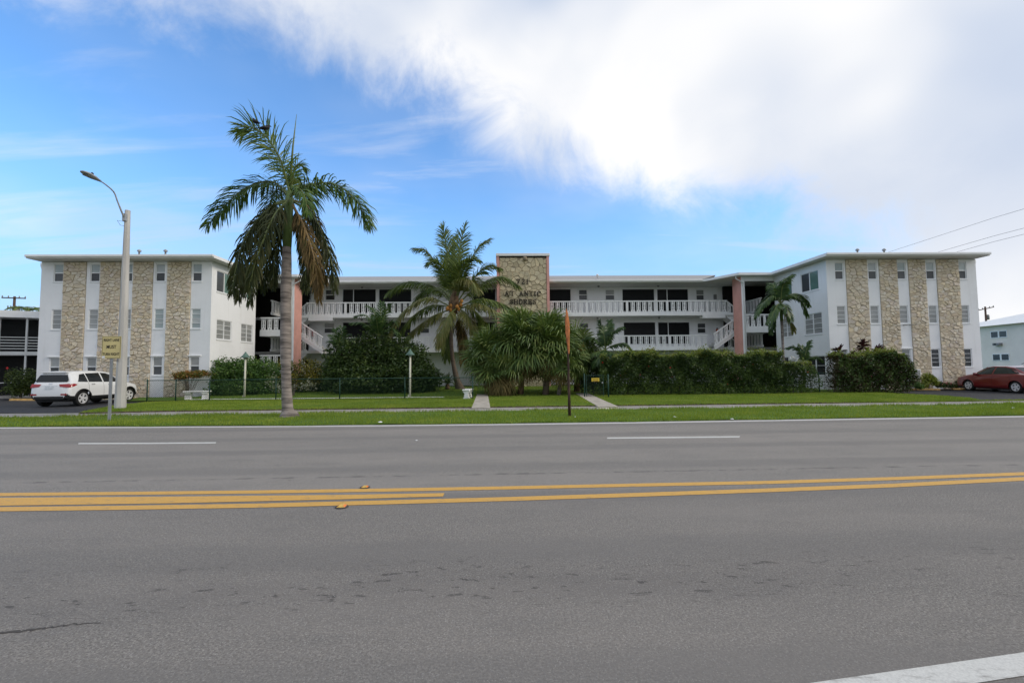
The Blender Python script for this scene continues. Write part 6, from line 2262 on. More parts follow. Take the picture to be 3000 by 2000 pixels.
    for s in spec.get('rails', []):
        MB().tube([(q_[0], s * q_[1], q_[2]) for q_ in spec['rail_pts']], 0.018, 6).build('roof_rail', M['cladding'], root, None, True)
    # wheels
    R_ = spec['wr_']
    for w, r in wheels:
        for s in (1, -1):
            yo = ysurf(w, R_ + ar + 0.03) - 0.01
            wo = link('wheel', None, root, (w, s * (yo - 0.11), R_))
            wo.rotation_euler = (PI / 2 * -s, 0, 0)
            wo.empty_display_size = 0.2
            prof = [(R_ * .62, -0.10), (R_ * .93, -0.11), (R_, -0.08), (R_, 0.08), (R_ * .93, 0.11), (R_ * .66, 0.10)]
            MB().lathe(prof, (0, 0, 0), 32, cap=False).build('tyre', M['tyre'], wo, None, False)
            rim = MB().lathe([(R_ * .67, 0.06), (R_ * .68, 0.108), (R_ * .60, 0.108), (R_ * .59, 0.05)], (0, 0, 0), 32, cap=False)
            rim.lathe([(0.03, 0.05), (0.05, 0.10), (0.02, 0.108)], (0, 0, 0), 12)
            for k in range(5):
                for d in (-0.16, 0.16):
                    a = 2 * PI * k / 5
                    p0 = Vector((0.03 * math.cos(a + d * 2), 0.03 * math.sin(a + d * 2), 0.085))
                    p1 = Vector((R_ * .62 * math.cos(a + d), R_ * .62 * math.sin(a + d), 0.095))
                    t = (p1 - p0).normalized()
                    nn = Vector((-t.y, t.x, 0)) * 0.026
                    up_ = Vector((0, 0, 0.02))
                    rim.add([p0 + nn, p0 - nn, p1 - nn, p1 + nn, p0 + nn - up_, p0 - nn - up_, p1 - nn - up_, p1 + nn - up_], [(0, 1, 2, 3), (4, 7, 6, 5), (0, 4, 5, 1), (1, 5, 6, 2), (2, 6, 7, 3), (3, 7, 4, 0)])
            rim.build('rim', M['alloy'], wo, None, False)
            MB().lathe([(R_ * .60, 0.03), (R_ * .60, 0.045)], (0, 0, 0), 24).build('brake_disc', M['cladding'], wo)
    return root


SUV = dict(
    zr=[(-2.38, .62), (-2.37, .84), (-2.31, 1.04), (-2.22, 1.14), (-2.06, 1.50), (-1.98, 1.62), (-1.6, 1.675), (-0.6, 1.69), (0.1, 1.665), (.5, 1.57), (1.15, 1.15), (1.5, 1.10), (2.05, .99), (2.28, .86), (2.38, .66)],
    zs=[(-2.38, .58), (-2.3, .94), (-2.1, 1.08), (-1.5, 1.09), (1.0, 1.01), (1.2, 1.0), (2.05, .90), (2.38, .58)],
    zb=[(-2.38, .40), (-2.1, .33), (-1.2, .29), (1.3, .29), (2.1, .32), (2.38, .38)],
    wl=[(-2.38, .72), (-2.33, .83), (-2.2, .90), (-1.9, .935), (-1, .945), (1, .945), (1.8, .93), (2.15, .86), (2.38, .66)],
    wr=[(-2.38, .60), (-2.2, .70), (-1.98, .64), (0, .655), (.5, .64), (1.15, .70), (2.0, .70), (2.38, .5)],
    rear=-1.38, front=1.40, wr_=0.365, arch=0.435, clad=0.17, clad_dark=True,
    roof_rear=-1.97, roof_front=0.5, mirror=0.85, mirror_z=1.10,
    side_glass=[[(-1.72, 1.16), (-1.42, 1.50), (-1.13, 1.545), (-1.10, 1.14)], [(-1.05, 1.14), (-1.07, 1.55), (-.30, 1.575), (-.28, 1.12)], [(-.20, 1.115), (-.22, 1.575), (.10, 1.55), (.46, 1.45), (.93, 1.10)]],
    handles=[[(-.95, 1.00), (-.95, 1.035), (-.75, 1.04), (-.75, 1.005)], [(0.0, .97), (0.0, 1.005), (.20, 1.01), (.20, .975)]],
    seams=[[(-1.085, .50), (-1.085, 1.12), (-1.075, 1.12), (-1.075, .50)], [(-.245, .42), (-.245, 1.12), (-.235, 1.12), (-.235, .42)]],
    tail_side=[[(-2.30, .90), (-2.28, 1.07), (-2.0, 1.08), (-1.80, 1.04), (-2.0, .96)]],
    rear_bits=[('rear_window', [(-.70, 1.16), (-.74, 1.24), (-.62, 1.50), (.62, 1.50), (.74, 1.24), (.70, 1.16)], 'car_glass'), ('tail_light', [(-.86, .90), (-.86, 1.08), (-.40, 1.06), (-.46, .94)], 'tail_red'), ('tail_light', [(.86, .90), (.86, 1.08), (.40, 1.06), (.46, .94)], 'tail_red'), ('number_plate', [(-.18, .84), (-.18, .96), (.18, .96), (.18, .84)], 'plate'), ('emblem', [(-.09, 1.055), (-.07, 1.10), (.07, 1.10), (.09, 1.055)], 'chrome'), ('plate_trim', [(-.34, .975), (-.34, .995), (.34, .995), (.34, .975)], 'chrome'), ('reflector', [(-.82, .55), (-.82, .62), (-.54, .62), (-.54, .55)], 'tail_red'), ('reflector', [(.82, .55), (.82, .62), (.54, .62), (.54, .55)], 'tail_red')],
    front_bits=[('windscreen', [(-.62, 1.18), (-.56, 1.54), (.56, 1.54), (.62, 1.18)], 'car_glass')],
    boxes=[('rear_spoiler', (-2.14, -1.90, -.60, .60, 1.585, 1.635), 'car_white'), ('rear_bumper_guard', (-2.40, -2.30, -.66, .66, .36, .50), 'cladding')],
    rails=[], rail_pts=[])
def shorten(spec):
    f = lambda x: -1.38 + (x + 1.38) * 0.72 if x < -1.38 else (1.40 + (x - 1.40) * 0.76 if x > 1.40 else x)
    out = dict(spec)
    for k in ('zr', 'zs', 'zb', 'wl', 'wr'):
        out[k] = [(f(a), b) for a, b in spec[k]]
    for k in ('side_glass', 'handles', 'seams', 'tail_side'):
        out[k] = [[(f(a), b) for a, b in pl] for pl in spec[k]]
    out['boxes'] = [(nm, (f(b[0]), f(b[1]) if b[1] < -1.4 else b[1]) + tuple(b[2:]), mt) for nm, b, mt in spec['boxes']]
    out['roof_rear'] = f(spec['roof_rear'])
    return out


SUV = shorten(SUV)
SUVW = car('parked_car', 'white SUV parked nose-in by the left wing, seen from behind', (-21.58, 23.40, 0.02), PI / 2 + 0.035, SUV, 'car_white')

SEDAN = dict(
    zr=[(-2.26, .55), (-2.24, .80), (-2.18, .98), (-1.78, 1.03), (-1.60, 1.05), (-1.0, 1.37), (-.55, 1.445), (.1, 1.455), (.42, 1.40), (1.22, 1.00), (1.5, .95), (1.98, .84), (2.2, .70), (2.27, .52)],
    zs=[(-2.26, .50), (-2.18, .88), (-1.7, .96), (0, .92), (1.2, .89), (1.98, .76), (2.27, .46)],
    zb=[(-2.26, .36), (-2.0, .26), (-1, .21), (1.4, .21), (2.0, .24), (2.27, .30)],
    wl=[(-2.26, .66), (-2.2, .76), (-1.9, .83), (-1, .85), (1, .85), (1.7, .83), (2.05, .76), (2.27, .54)],
    wr=[(-2.26, .54), (-1.7, .60), (-1.0, .54), (0, .56), (.42, .55), (1.2, .62), (2.0, .60), (2.27, .4)],
    rear=-1.30, front=1.30, wr_=0.315, arch=0.365, clad=0.0, clad_dark=False,
    roof_rear=-.9, roof_front=0.42, mirror=0.78, mirror_z=.97, glass='car_glass_light',
    side_glass=[[(-1.42, 1.02), (-1.02, 1.28), (-.55, 1.36), (-.16, 1.375), (-.14, .99)], [(-.06, .985), (-.08, 1.375), (.18, 1.365), (.42, 1.31), (1.02, .97)]],
    handles=[[(-1.05, .86), (-1.05, .89), (-.87, .895), (-.87, .865)], [(-.12, .84), (-.12, .87), (.06, .875), (.06, .845)]],
    seams=[[(-1.13, .45), (-1.0, .95), (-.99, .95), (-1.12, .45)], [(-.105, .30), (-.105, .97), (-.097, .97), (-.097, .30)], [(.93, .40), (1.0, .92), (1.008, .92), (.938, .40)]],
    tail_side=[[(-2.15, .72), (-2.15, .90), (-1.95, .92), (-1.88, .80)]],
    rear_bits=[('rear_window', [(-.48, 1.09), (-.44, 1.36), (.44, 1.36), (.48, 1.09)], 'car_glass')],
    front_bits=[('windscreen', [(-.54, 1.04), (-.50, 1.38), (.50, 1.38), (.54, 1.04)], 'car_glass_light'), ('headlight', [(.30, .64), (.34, .76), (.56, .80), (.58, .66)], 'chrome'), ('headlight', [(-.30, .64), (-.34, .76), (-.56, .80), (-.58, .66)], 'chrome')],
    rails=[], rail_pts=[])
car('parked_car', 'dark red sedan parked nose-in by the right wing', (27.62, 25.72, 0.02), PI / 2 - 0.03, SEDAN, 'car_red')
WAGON = dict(SUV)
WAGON['zr'] = [(a, b * 0.935) for a, b in SUV['zr']]
WAGON['zs'] = [(a, b * 0.935) for a, b in SUV['zs']]
WAGON['side_glass'] = [[(x, z * 0.935) for x, z in pl] for pl in SUV['side_glass']]
WAGON['handles'] = []
WAGON['seams'] = []
WAGON['rear_bits'] = [(nm, [(y, z * 0.935) for y, z in pl], mt) for nm, pl, mt in SUV['rear_bits']]
WAGON['front_bits'] = [(nm, [(y, z * 0.935) for y, z in pl], mt) for nm, pl, mt in SUV['front_bits']]
WAGON['boxes'] = []
WAGON['tail_side'] = []
WAGON['rails'] = [1, -1]
WAGON['rail_pts'] = [(-1.8, .60, 1.54), (-1.7, .60, 1.60), (-.6, .61, 1.63), (.1, .61, 1.60), (.35, .60, 1.54)]
car('parked_car', 'pale silver estate car with roof rails, mostly hidden behind the red sedan', (30.35, 26.4, 0.02), PI / 2, WAGON, 'car_silver')

# ------------------------------------------------------------------ street furniture
# concrete street light
pb = ground(352, 1197, LZ - 0.02)
sl_root = tag(empty('street_light', (pb.x, pb.y, 0.0)), 'tall pale concrete street light pole with a thin curved arm', 'street light')
PO = (pb.x, pb.y, 0.0)
ptop = at(388, 618, pb.y).z
MB().tube([(pb.x, pb.y, -0.1), (pb.x, pb.y, ptop * 0.5), (pb.x, pb.y, ptop)], [0.205, 0.150, 0.100], 8).build('pole', M['pole'], sl_root, PO)
MB().lathe([(0.108, 0), (0.09, 0.03), (0.03, 0.04)], (pb.x, pb.y, ptop), 8).build('pole_cap', M['pole'], sl_root, PO)
za = at(383, 640, pb.y).z
MB().bbox(pb.x - 0.07, pb.x + 0.07, pb.y - 0.20, pb.y - 0.08, za - 0.16, za + 0.16, 0.01).build('bracket', M['galv'], sl_root, PO)
hy = 18.15
hp = at(283, 526, hy)
a0_ = Vector((pb.x, pb.y - 0.16, za - 0.04))
a1_ = at(322, 562, hy + 0.75)
a1_.x = pb.x + (hp.x - pb.x) * 0.6
arm = [a0_, a0_.lerp(a1_, 0.33), a0_.lerp(a1_, 0.67), a1_, a1_.lerp(hp, 0.55) + Vector((0, 0, 0.06)), Vector((hp.x, hy + 0.12, hp.z))]
MB().tube(spline(arm, 16), [0.034] * 5 + [0.028] * 11, 8).build('arm', M['galv'], sl_root, PO, True)
hx = hp.x
hd = MB()
for (y0_, w0, t0, z0_) in ((0.15, 0.05, 0.05, 0.0),):
    pass
prof = [(0.18, 0.045, 0.05, 0.00), (0.0, 0.10, 0.075, 0.01), (-0.15, 0.155, 0.09, 0.02), (-0.45, 0.165, 0.085, 0.045), (-0.60, 0.12, 0.05, 0.06), (-0.66, 0.05, 0.02, 0.065)]
vs, fs = [], []
for y0_, w0, t0, z0_ in prof:
    for k in range(10):
        a = 2 * PI * k / 10
        vs.append((hx + w0 * math.cos(a), hy + y0_, hp.z + z0_ + t0 * max(-0.45, math.sin(a))))
for i in range(len(prof) - 1):
    for k in range(10):
        fs.append((i * 10 + k, i * 10 + (k + 1) % 10, (i + 1) * 10 + (k + 1) % 10, (i + 1) * 10 + k))
fs += [tuple(range(10)), tuple(range(len(vs) - 10, len(vs)))]
MB().add(vs, fs).build('lamp_head', M['galv'], sl_root, PO, True)
MB().box(hx - 0.12, hx + 0.12, hy - 0.5, hy - 0.1, hp.z - 0.022, hp.z - 0.012).build('lens', M['grey_box'], sl_root, PO)
MB().lathe([(0.045, 0.0), (0.05, 0.06), (0.03, 0.10)], (hx, hy - 0.2, hp.z + 0.10), 8).build('photocell', M['black'], sl_root, PO)
MB().tube([Vector((pb.x, pb.y - 0.13, za - 0.18)), Vector((pb.x, pb.y - 0.5, za - 0.25)), Vector((pb.x, pb.y - 0.35, za - 0.40)), Vector((pb.x, pb.y - 0.14, za - 0.38))], 0.008, 5).build('cable_loop', M['wire'], sl_root, PO)
MB().box(pb.x - 0.035, pb.x + 0.035, pb.y - 0.232, pb.y - 0.212, 2.05, 2.45).build('access_cover', M['grey_box'], sl_root, PO)

# traffic sign
sb = ground(321, 1232, 0.05)
sr = tag(empty('traffic_sign', (sb.x, sb.y, 0.0), 0.06), 'pale yellow RIGHT LANE MUST TURN RIGHT sign on a thin steel post', 'sign')
stop, sbot = at(326, 985, sb.y).z, at(326, 1050, sb.y).z
post = MB().box(-0.03, 0.03, -0.02, 0.02, -0.1, stop - 0.03)
post.box(-0.045, -0.03, -0.028, -0.008, -0.1, stop - 0.03).box(0.03, 0.045, -0.028, -0.008, -0.1, stop - 0.03)
post.build('post', M['galv'], sr)
sw_ = 0.30
face = MB().bbox(-sw_, sw_, -0.045, -0.034, sbot, stop, 0.004).build('sign_face', M['signface'], sr)


def text(body, size, loc, parent, mat, rot=(PI / 2, 0, 0), sx=1.0, name='lettering'):
    c = bpy.data.curves.new(name, 'FONT')
    c.body = body
    c.size = size
    c.align_x = 'CENTER'
    c.align_y = 'CENTER'
    c.extrude = 0.001
    c.offset = size * 0.016
    c.materials.append(M[mat])
    t_ = bpy.data.objects.new(name, c)
    COL.objects.link(t_)
    bpy.context.view_layer.update()
    me = bpy.data.meshes.new_from_object(t_.evaluated_get(bpy.context.evaluated_depsgraph_get()))
    bpy.data.objects.remove(t_)
    if not me.materials:
        me.materials.append(M[mat])
    o = link(name, me, parent)
    o.location = loc
    o.rotation_euler = rot
    o.scale = (sx, 1, 1)
    return o


zc_ = (stop + sbot) / 2
text('RIGHT LANE', 0.125, (0, -0.048, zc_ + 0.235), face, 'letter', sx=0.70)
text('MUST', 0.155, (0, -0.048, zc_ + 0.01), face, 'letter', sx=0.78)
text('TURN RIGHT', 0.125, (0, -0.048, zc_ - 0.225), face, 'letter', sx=0.70)
bd = MB()
for a in ((-sw_ + .018, sw_ - .018, stop - .026, stop - .018), (-sw_ + .018, sw_ - .018, sbot + .018, sbot + .026), (-sw_ + .018, -sw_ + .026, sbot + .026, stop - .026), (sw_ - .026, sw_ - .018, sbot + .026, stop - .026)):
    bd.box(a[0], a[1], -0.0475, -0.0455, a[2], a[3])
bd.build('border', M['letter'], face)
MB().box(-sw_ + .02, -sw_ + .11, -0.049, -0.0478, sbot + 0.012, sbot + 0.085).build('sticker', M['paper'], face)

# furled orange feather flag on a rusty brown pole
fb_ = ground(1669, 1220, 0.05)
fr_ = tag(empty('feather_flag', (fb_.x, fb_.y, 0.0)), 'furled orange feather flag on a rusty brown pole by the road', 'flag')
FO = (fb_.x, fb_.y, 0.0)
fq = lambda px, py: at(px, py, fb_.y)
MB().tube([fq(1669, 1224), fq(1667, 1150), fq(1665, 1060), fq(1661, 960), fq(1658, 900)], [0.052, 0.042, 0.030, 0.018, 0.008], 8).build('pole', M['rust'], fr_, FO, True)
fm = MB()
prof = [(905, 1658.5, 0.010), (918, 1660, 0.045), (945, 1661.5, 0.075), (975, 1663, 0.080), (1000, 1664.5, 0.060), (1020, 1665.5, 0.042), (1036, 1666.5, 0.014)]
pts, n_ = [], 14
vs, fs = [], []
rf = random.Random(5)
for py, px, w in prof:
    c = fq(px, py)
    for k in range(n_):
        a = 2 * PI * k / n_
        r = 0.78 * w * (1 + 0.28 * math.sin(3 * a + py * 0.03) + 0.12 * math.sin(7 * a))
        vs.append((c.x + r * math.cos(a), c.y + r * 0.7 * math.sin(a) - 0.035, c.z))
for i in range(len(prof) - 1):
    for k in range(n_):
        fs.append((i * n_ + k, i * n_ + (k + 1) % n_, (i + 1) * n_ + (k + 1) % n_, (i + 1) * n_ + k))
fm.add(vs, fs).build('cloth', M['orange'], fr_, FO, True)
MB().tube([fq(1661, 930) + Vector((-0.07, 0, 0)), fq(1663, 1000) + Vector((-0.05, -0.06, 0)), fq(1666, 1034)], 0.008, 5).build('hem', M['rust'], fr_, FO)


# garden lamps
def garden_lamp(px, base, top, label):
    b = ground(px, base, 0.08)
    r = tag(empty('garden_lamp', (b.x, b.y, 0.0)), label, 'lamp', 'garden lamps behind the fence')
    h = at(px, top, b.y).z
    MB().tube([(0, 0, 0), (0.01, 0, h - 0.42)], [0.055, 0.05], 10).build('post', M['lamp_post'], r, None, True)
    MB().bbox(-0.11, -0.03, -0.05, 0.05, 0.05, 0.22, 0.01).build('junction_box', M['lamp_post'], r)
    z = h - 0.42
    MB().lathe([(0.06, 0), (0.07, 0.03), (0.045, 0.05)], (0.01, 0, z), 10).build('collar', M['lamp_green'], r, None, True)
    MB().lathe([(0.25, 0.08), (0.255, 0.10), (0.16, 0.20), (0.09, 0.30), (0.05, 0.34), (0.05, 0.38), (0.01, 0.42)], (0.01, 0, z), 16).build('hood', M['lamp_green'], r, None, True)
    MB().lathe([(0.10, 0.03), (0.12, 0.085), (0.06, 0.09)], (0.01, 0, z), 12).build('glass', M['glass_mid'], r, None, True)
    return r


garden_lamp(716, 1165, 1030, 'left garden lamp with a green hood in front of the bright green bush')
garden_lamp(1201, 1164, 1022, 'right garden lamp with a green hood in front of the large dark bush')


# benches
def bench(c, rot, label, L=1.25):
    r = tag(empty('bench', c, rot), label, 'bench', 'white concrete garden benches')
    MB().bbox(-L / 2, L / 2, -0.20, 0.20, 0.40, 0.47, 0.02).build('seat', M['whitecurb'], r)
    prof = [(-.16, 0), (-.15, .06), (-.10, .10), (-.12, .17), (-.08, .22), (-.11, .29), (-.17, .33), (-.17, .398), (.17, .398), (.17, .33), (.11, .29), (.08, .22), (.12, .17), (.10, .10), (.15, .06), (.16, 0)]
    for s in (-1, 1):
        x = s * (L / 2 - 0.22)
        MB().prism(prof, 'x', x - 0.14, x + 0.14).build('leg', M['whitecurb'], r)
    return r


bp = ground(577, 1171, 0.07)
bench((bp.x, bp.y, 0.085), 0.25, 'white concrete bench behind the fence at its left end')
bp = ground(1369, 1168, 0.07)
bench((bp.x, bp.y + 0.35, 0.085), PI / 2 - 0.1, 'white concrete bench seen end-on beside the straight path', 1.1)


# ------------------------------------------------------------------ green chain-link fences
def fence(name, pts, label, h=1.16, posts=None, wires=True):
    """pts: ground points; posts at every point"""
    o = pts[0]
    r = tag(empty(name, (o.x, o.y, 0.0)), label, 'fence')
    O = (o.x, o.y, 0.0)
    for p in pts:
        MB().tube([(p.x, p.y, 0.0), (p.x, p.y, h + 0.05)], 0.03, 8).build('post', M['green_pipe'], r, O, True)
    for a, b in zip(pts[:-1], pts[1:]):
        MB().tube([(a.x, a.y, h), (b.x, b.y, h)], 0.022, 6).build('top_rail', M['green_pipe'], r, O, True)
        if not wires:
            continue
        L = (b - a).length
        d = (b - a).normalized()
        mesh_ = MB()
        step = 0.10
        hh_ = h - 0.06
        w = 0.0045

        def seg(x0_, z0_, x1_, z1_, off):
            p0 = Vector((a.x, a.y, 0)) + d * x0_ + Vector((0, off, z0_ + 0.06))
            p1 = Vector((a.x, a.y, 0)) + d * x1_ + Vector((0, off, z1_ + 0.06))
            t = (p1 - p0).normalized()
            s_ = Vector((d.x * t.z, d.y * t.z, -(d.x * t.x + d.y * t.y))).normalized()
            nrm = Vector((-d.y, d.x, 0))
            v3 = [p0 + s_ * w, p0 - s_ * w * 0.5 + nrm * w, p0 - s_ * w * 0.5 - nrm * w]
            v3 += [p1 + s_ * w, p1 - s_ * w * 0.5 + nrm * w, p1 - s_ * w * 0.5 - nrm * w]
            mesh_.add(v3, [(0, 1, 4, 3), (1, 2, 5, 4), (2, 0, 3, 5)])
        x = -hh_
        while x < L:
            for sg in (1, -1):
                if sg > 0:
                    x0_, z0_, x1_, z1_ = x, 0.0, x + hh_, hh_
                else:
                    x0_, z0_, x1_, z1_ = x, hh_, x + hh_, 0.0
                if x0_ < 0:
                    f = -x0_ / hh_
                    z0_, x0_ = z0_ + (z1_ - z0_) * f, 0.0
                if x1_ > L:
                    f = (L - x0_) / max(1e-6, (x1_ - x0_))
                    z1_, x1_ = z0_ + (z1_ - z0_) * f, L
                if x1_ - x0_ > 0.01:
                    seg(x0_, z0_, x1_, z1_, 0.004 * sg)
            x += step
        wo_ = mesh_.build('wire_mesh', M['green_wire'], r, O, fixn=False)
        wo_['kind'] = 'stuff'
    return r


fl_ = [ground(x, y, 0.06) for x, y in ((430, 1176), (514, 1175), (613, 1174.5), (808, 1173), (995, 1171.5), (1186, 1170), (1385, 1168.5))]
fence('chain_link_fence', fl_, 'green chain-link fence in front of the left garden')
fr2 = [ground(x, y, 0.06) for x, y in ((1781, 1164), (1990, 1161), (2200, 1158), (2401, 1155.5), (2660, 1152.5))]
fr2 = [at(x, 1150, 25.45 + (x - 1781) * 0.00055) for x in (1781, 1990, 2200, 2401, 2658)]
fence('chain_link_fence', fr2, 'green chain-link fence grown through by the right hedges')
fr3 = [ground(x, y, 0.06) for x, y in ((1437, 1170), (1560, 1169), (1700, 1166))]
# gate
ga, gb = ground(1713, 1164, 0.06), ground(1776, 1165.5, 0.06)
gr_ = tag(empty('garden_gate', (ga.x, ga.y, 0.0)), 'dark green pipe gate with a small yellow plate across the slanting path', 'gate')
GO = (ga.x, ga.y, 0.0)
gh = 1.24
MB().tube([(ga.x, ga.y, 0), (ga.x, ga.y, gh + 0.06)], 0.035, 8).build('post', M['green_pipe'], gr_, GO, True)
MB().tube([(gb.x + 0.12, gb.y, 0), (gb.x + 0.12, gb.y, gh + 0.02)], 0.035, 8).build('post', M['green_pipe'], gr_, GO, True)
x0g, x1g = ga.x + 0.10, gb.x - 0.02
yg = ga.y
MB().tube([(x0g, yg, 0.10), (x0g, yg, gh - 0.05), (x1g, yg, gh - 0.05), (x1g, yg, 0.10), (x0g, yg, 0.10)], 0.022, 6).build('leaf_frame', M['green_pipe'], gr_, GO)
gm = MB()
k = 0
while x0g + k * 0.09 < x1g:
    gm.tube([(x0g + k * 0.09, yg + 0.004, 0.1), (x0g + k * 0.09, yg + 0.004, gh - 0.05)], 0.004, 4)
    k += 1
for j in range(12):
    gm.tube([(x0g, yg - 0.004, 0.15 + j * 0.09), (x1g, yg - 0.004, 0.15 + j * 0.09)], 0.004, 4)
gmo = gm.build('wire_mesh', M['green_wire'], gr_, GO, fixn=False)
gmo['kind'] = 'stuff'
MB().box(x1g - 0.09, x1g - 0.02, yg - 0.04, yg - 0.02, 0.78, 0.86).build('latch', M['galv'], gr_, GO)
s0, s1 = at(1733, 1107, yg - 0.05), at(1756, 1117, yg - 0.05)
pl = MB().bbox(s0.x, s1.x, yg - 0.045, yg - 0.033, s1.z, s0.z, 0.003).build('plate', M['yellow_sign'], gr_, GO)
rr_ = random.Random(2)
for row in range(2):
    zt_ = s0.z - 0.05 - row * 0.085
    x = s0.x + 0.07
    while x < s1.x - 0.08:
        w = rr_.uniform(0.025, 0.05)
        MB().box(x, x + w, yg - 0.0475, yg - 0.0455, zt_ - 0.048, zt_).build('faded_mark', M['brown_ink'], pl, GO)
        x += w + 0.018
# bent dark handrail behind the flag pole
hb_ = ground(1685, 1141, 0.14)
hr = tag(empty('handrail', (hb_.x, hb_.y, 0.1)), 'low bent dark handrail beside the slanting path', 'handrail')
MB().tube(spline([(0.05, 0, 0.95), (0.05, 0, 0.5), (0.05, 0, 0.12), (0.0, 0, 0.04), (-0.4, 0, 0.03), (-1.1, 0.2, 0.03)], 18), 0.018, 6).build('pipe', M['black'], hr, None, True)

# ------------------------------------------------------------------ kerbs, wheel stops, litter
ke = MB()
ka = [ground(x, y, 0.08) for x, y in ((548, 1171.5), (700, 1170.5), (900, 1168.5), (1100, 1166.5), (1300, 1164.5))]
rk = random.Random(4)
vs, fs = [], []
for i in range(60):
    t = i / 59 * 4
    k = min(3, int(t))
    p = ka[k].lerp(ka[k + 1], t - k)
    j = rk.uniform(-0.03, 0.03)
    vs += [(p.x, p.y + j, 0.05), (p.x, p.y + j + 0.01, 0.125 + rk.uniform(-0.012, 0.008)), (p.x, p.y + 0.22 + rk.uniform(-0.03, 0.03), 0.125), (p.x, p.y + 0.23, 0.05)]
for i in range(59):
    for q_ in range(3):
        fs.append((i * 4 + q_, (i + 1) * 4 + q_, (i + 1) * 4 + q_ + 1, i * 4 + q_ + 1))
tag(ke.add(vs, fs).build('kerb', M['whitecurb']), 'white painted kerb behind the left fence', None, None, 'structure')


def wheel_stop(px0, px1, py, label, z=0.02):
    a, b = ground(px0, py, z), ground(px1, py, z)
    c = (a + b) / 2
    L = (b - a).length
    r = tag(MB().prism([(-.10, 0), (-.075, .11), (.075, .11), (.10, 0)], 'x', -L / 2, L / 2).build('wheel_stop', M['wheelstop']), label, 'wheel stop', 'yellow parking wheel stops')
    r.location = (c.x, c.y, z)
    r.rotation_euler = (0, 0, math.atan2(b.y - a.y, b.x - a.x))
    return r


wheel_stop(32, 108, 1173, 'yellow wheel stop left of the white SUV, beside the hibiscus')
wheel_stop(388, 432, 1170, 'yellow wheel stop in front of the white SUV')
wheel_stop(448, 540, 1170, 'yellow wheel stop behind the fence left of the concrete bench')
wheel_stop(2672, 2752, 1143.5, 'yellow wheel stop between the brownish hedge and the red sedan')
wheel_stop(2790, 2826, 1142.5, 'yellow wheel stop under the nose of the red sedan')


# raised yellow road markers
def marker(px, py, label, s):
    p = ground(px, py)
    r = tag(empty('road_marker', (p.x, p.y, 0.006), 0.05), label, 'road marker', 'raised yellow road markers')
    MB().lathe([(0.092 * s, 0), (0.088 * s, 0.006)], (0, 0, 0), 18).build('pad', M['bitumen'], r)
    b = MB()
    x, y, h = 0.058 * s, 0.055 * s, 0.026 * s
    b.add([(-x, -y, .006), (x, -y, .006), (x, y, .006), (-x, y, .006), (-x * .5, -y * .8, h), (x * .5, -y * .8, h), (x * .5, y * .8, h), (-x * .5, y * .8, h)], [(0, 1, 5, 4), (2, 3, 7, 6), (4, 5, 6, 7), (0, 3, 2, 1)])
    b.build('body', M['reflector_body'], r)
    for sx in (-1, 1):
        MB().add([(sx * x, -y, .0062), (sx * x, y, .0062), (sx * x * .5, y * .8, h), (sx * x * .5, -y * .8, h)], [(0, 1, 2, 3)]).build('lens', M['reflector_amber'], r)
    return r


marker(1069, 1428, 'raised yellow road marker just beyond the double yellow line', 0.75)
marker(1001, 1485, 'raised yellow road marker on the near edge of the yellow lines', 0.85)


def scrap(px, py, s, label, z=0.08):
    p = ground(px, py, z)
    rr = random.Random(int(px))
    n = 7
    vs = [(0, 0, s * 0.5)]
    for i in range(n):
        a = 2 * PI * i / n
        r = s * rr.uniform(0.6, 1.1)
        vs.append((r * math.cos(a), r * 0.7 * math.sin(a), rr.uniform(0, 0.35) * s))
    o = tag(MB().add(vs, [(0, i, i % n + 1) for i in range(1, n + 1)]).build('litter', M['paper']), label, 'litter', 'white litter on the verge')
    o.location = p
    return o


scrap(1114, 1237, 0.075, 'crumpled white scrap on the verge right of the royal palm')
scrap(1686, 1221, 0.04, 'small white scrap at the foot of the flag pole')
scrap(1976, 1222, 0.07, 'flat white scrap on the verge in front of the long hedge')
scrap(2145, 1228, 0.06, 'white scrap at the road edge in front of the coral fin')
scrap(2967, 1195, 0.055, 'white scrap on the verge at the far right')
scrap(1221, 1291, 0.05, 'small pale scrap lying on the far road lane', 0.01)
# spilled sand on the pavement
sp = [gw(970 + 0, 1216, 0.04), gw(1000, 1207, 0.04), gw(1024, 1203, 0.04), gw(1023, 1207, 0.04), gw(1010, 1213, 0.04), gw(985, 1217, 0.04)]
tag(flat('sand_patch', sp, 0.043, M['sand']), 'pale sand spilled over the pavement', None, None, 'structure')
sp = [gw(1745, 1194, 0.04), gw(1800, 1193, 0.04), gw(1806, 1199, 0.04), gw(1822, 1203, 0.04), gw(1790, 1205, 0.04), gw(1765, 1201, 0.04)]
tag(flat('sand_patch', sp, 0.043, M['sand']), 'pale worn patch where the slanting path meets the pavement', None, None, 'structure')
# white globes behind the hedge
for px, py, lab in ((2320, 1052, 'left white globe lamp behind the hedge by the slender palm'), (2345, 1057, 'right white globe lamp behind the hedge, lower one')):
    p = at(px, py, 26.8)
    r = tag(empty('globe_lamp', (p.x, p.y, 0.1)), lab, 'lamp', 'white globe lamps behind the hedge')
    O = (p.x, p.y, 0.1)
    MB().lathe([(0.19 * math.sin(a), -0.19 * math.cos(a)) for a in np.linspace(0.1, PI - 0.1, 12)], tuple(p), 16).build('globe', M['globe'], r, O, True)
    MB().tube([(p.x, p.y, 0.1), (p.x, p.y, p.z - 0.18)], 0.03, 6).build('post', M['lamp_post'], r, O)

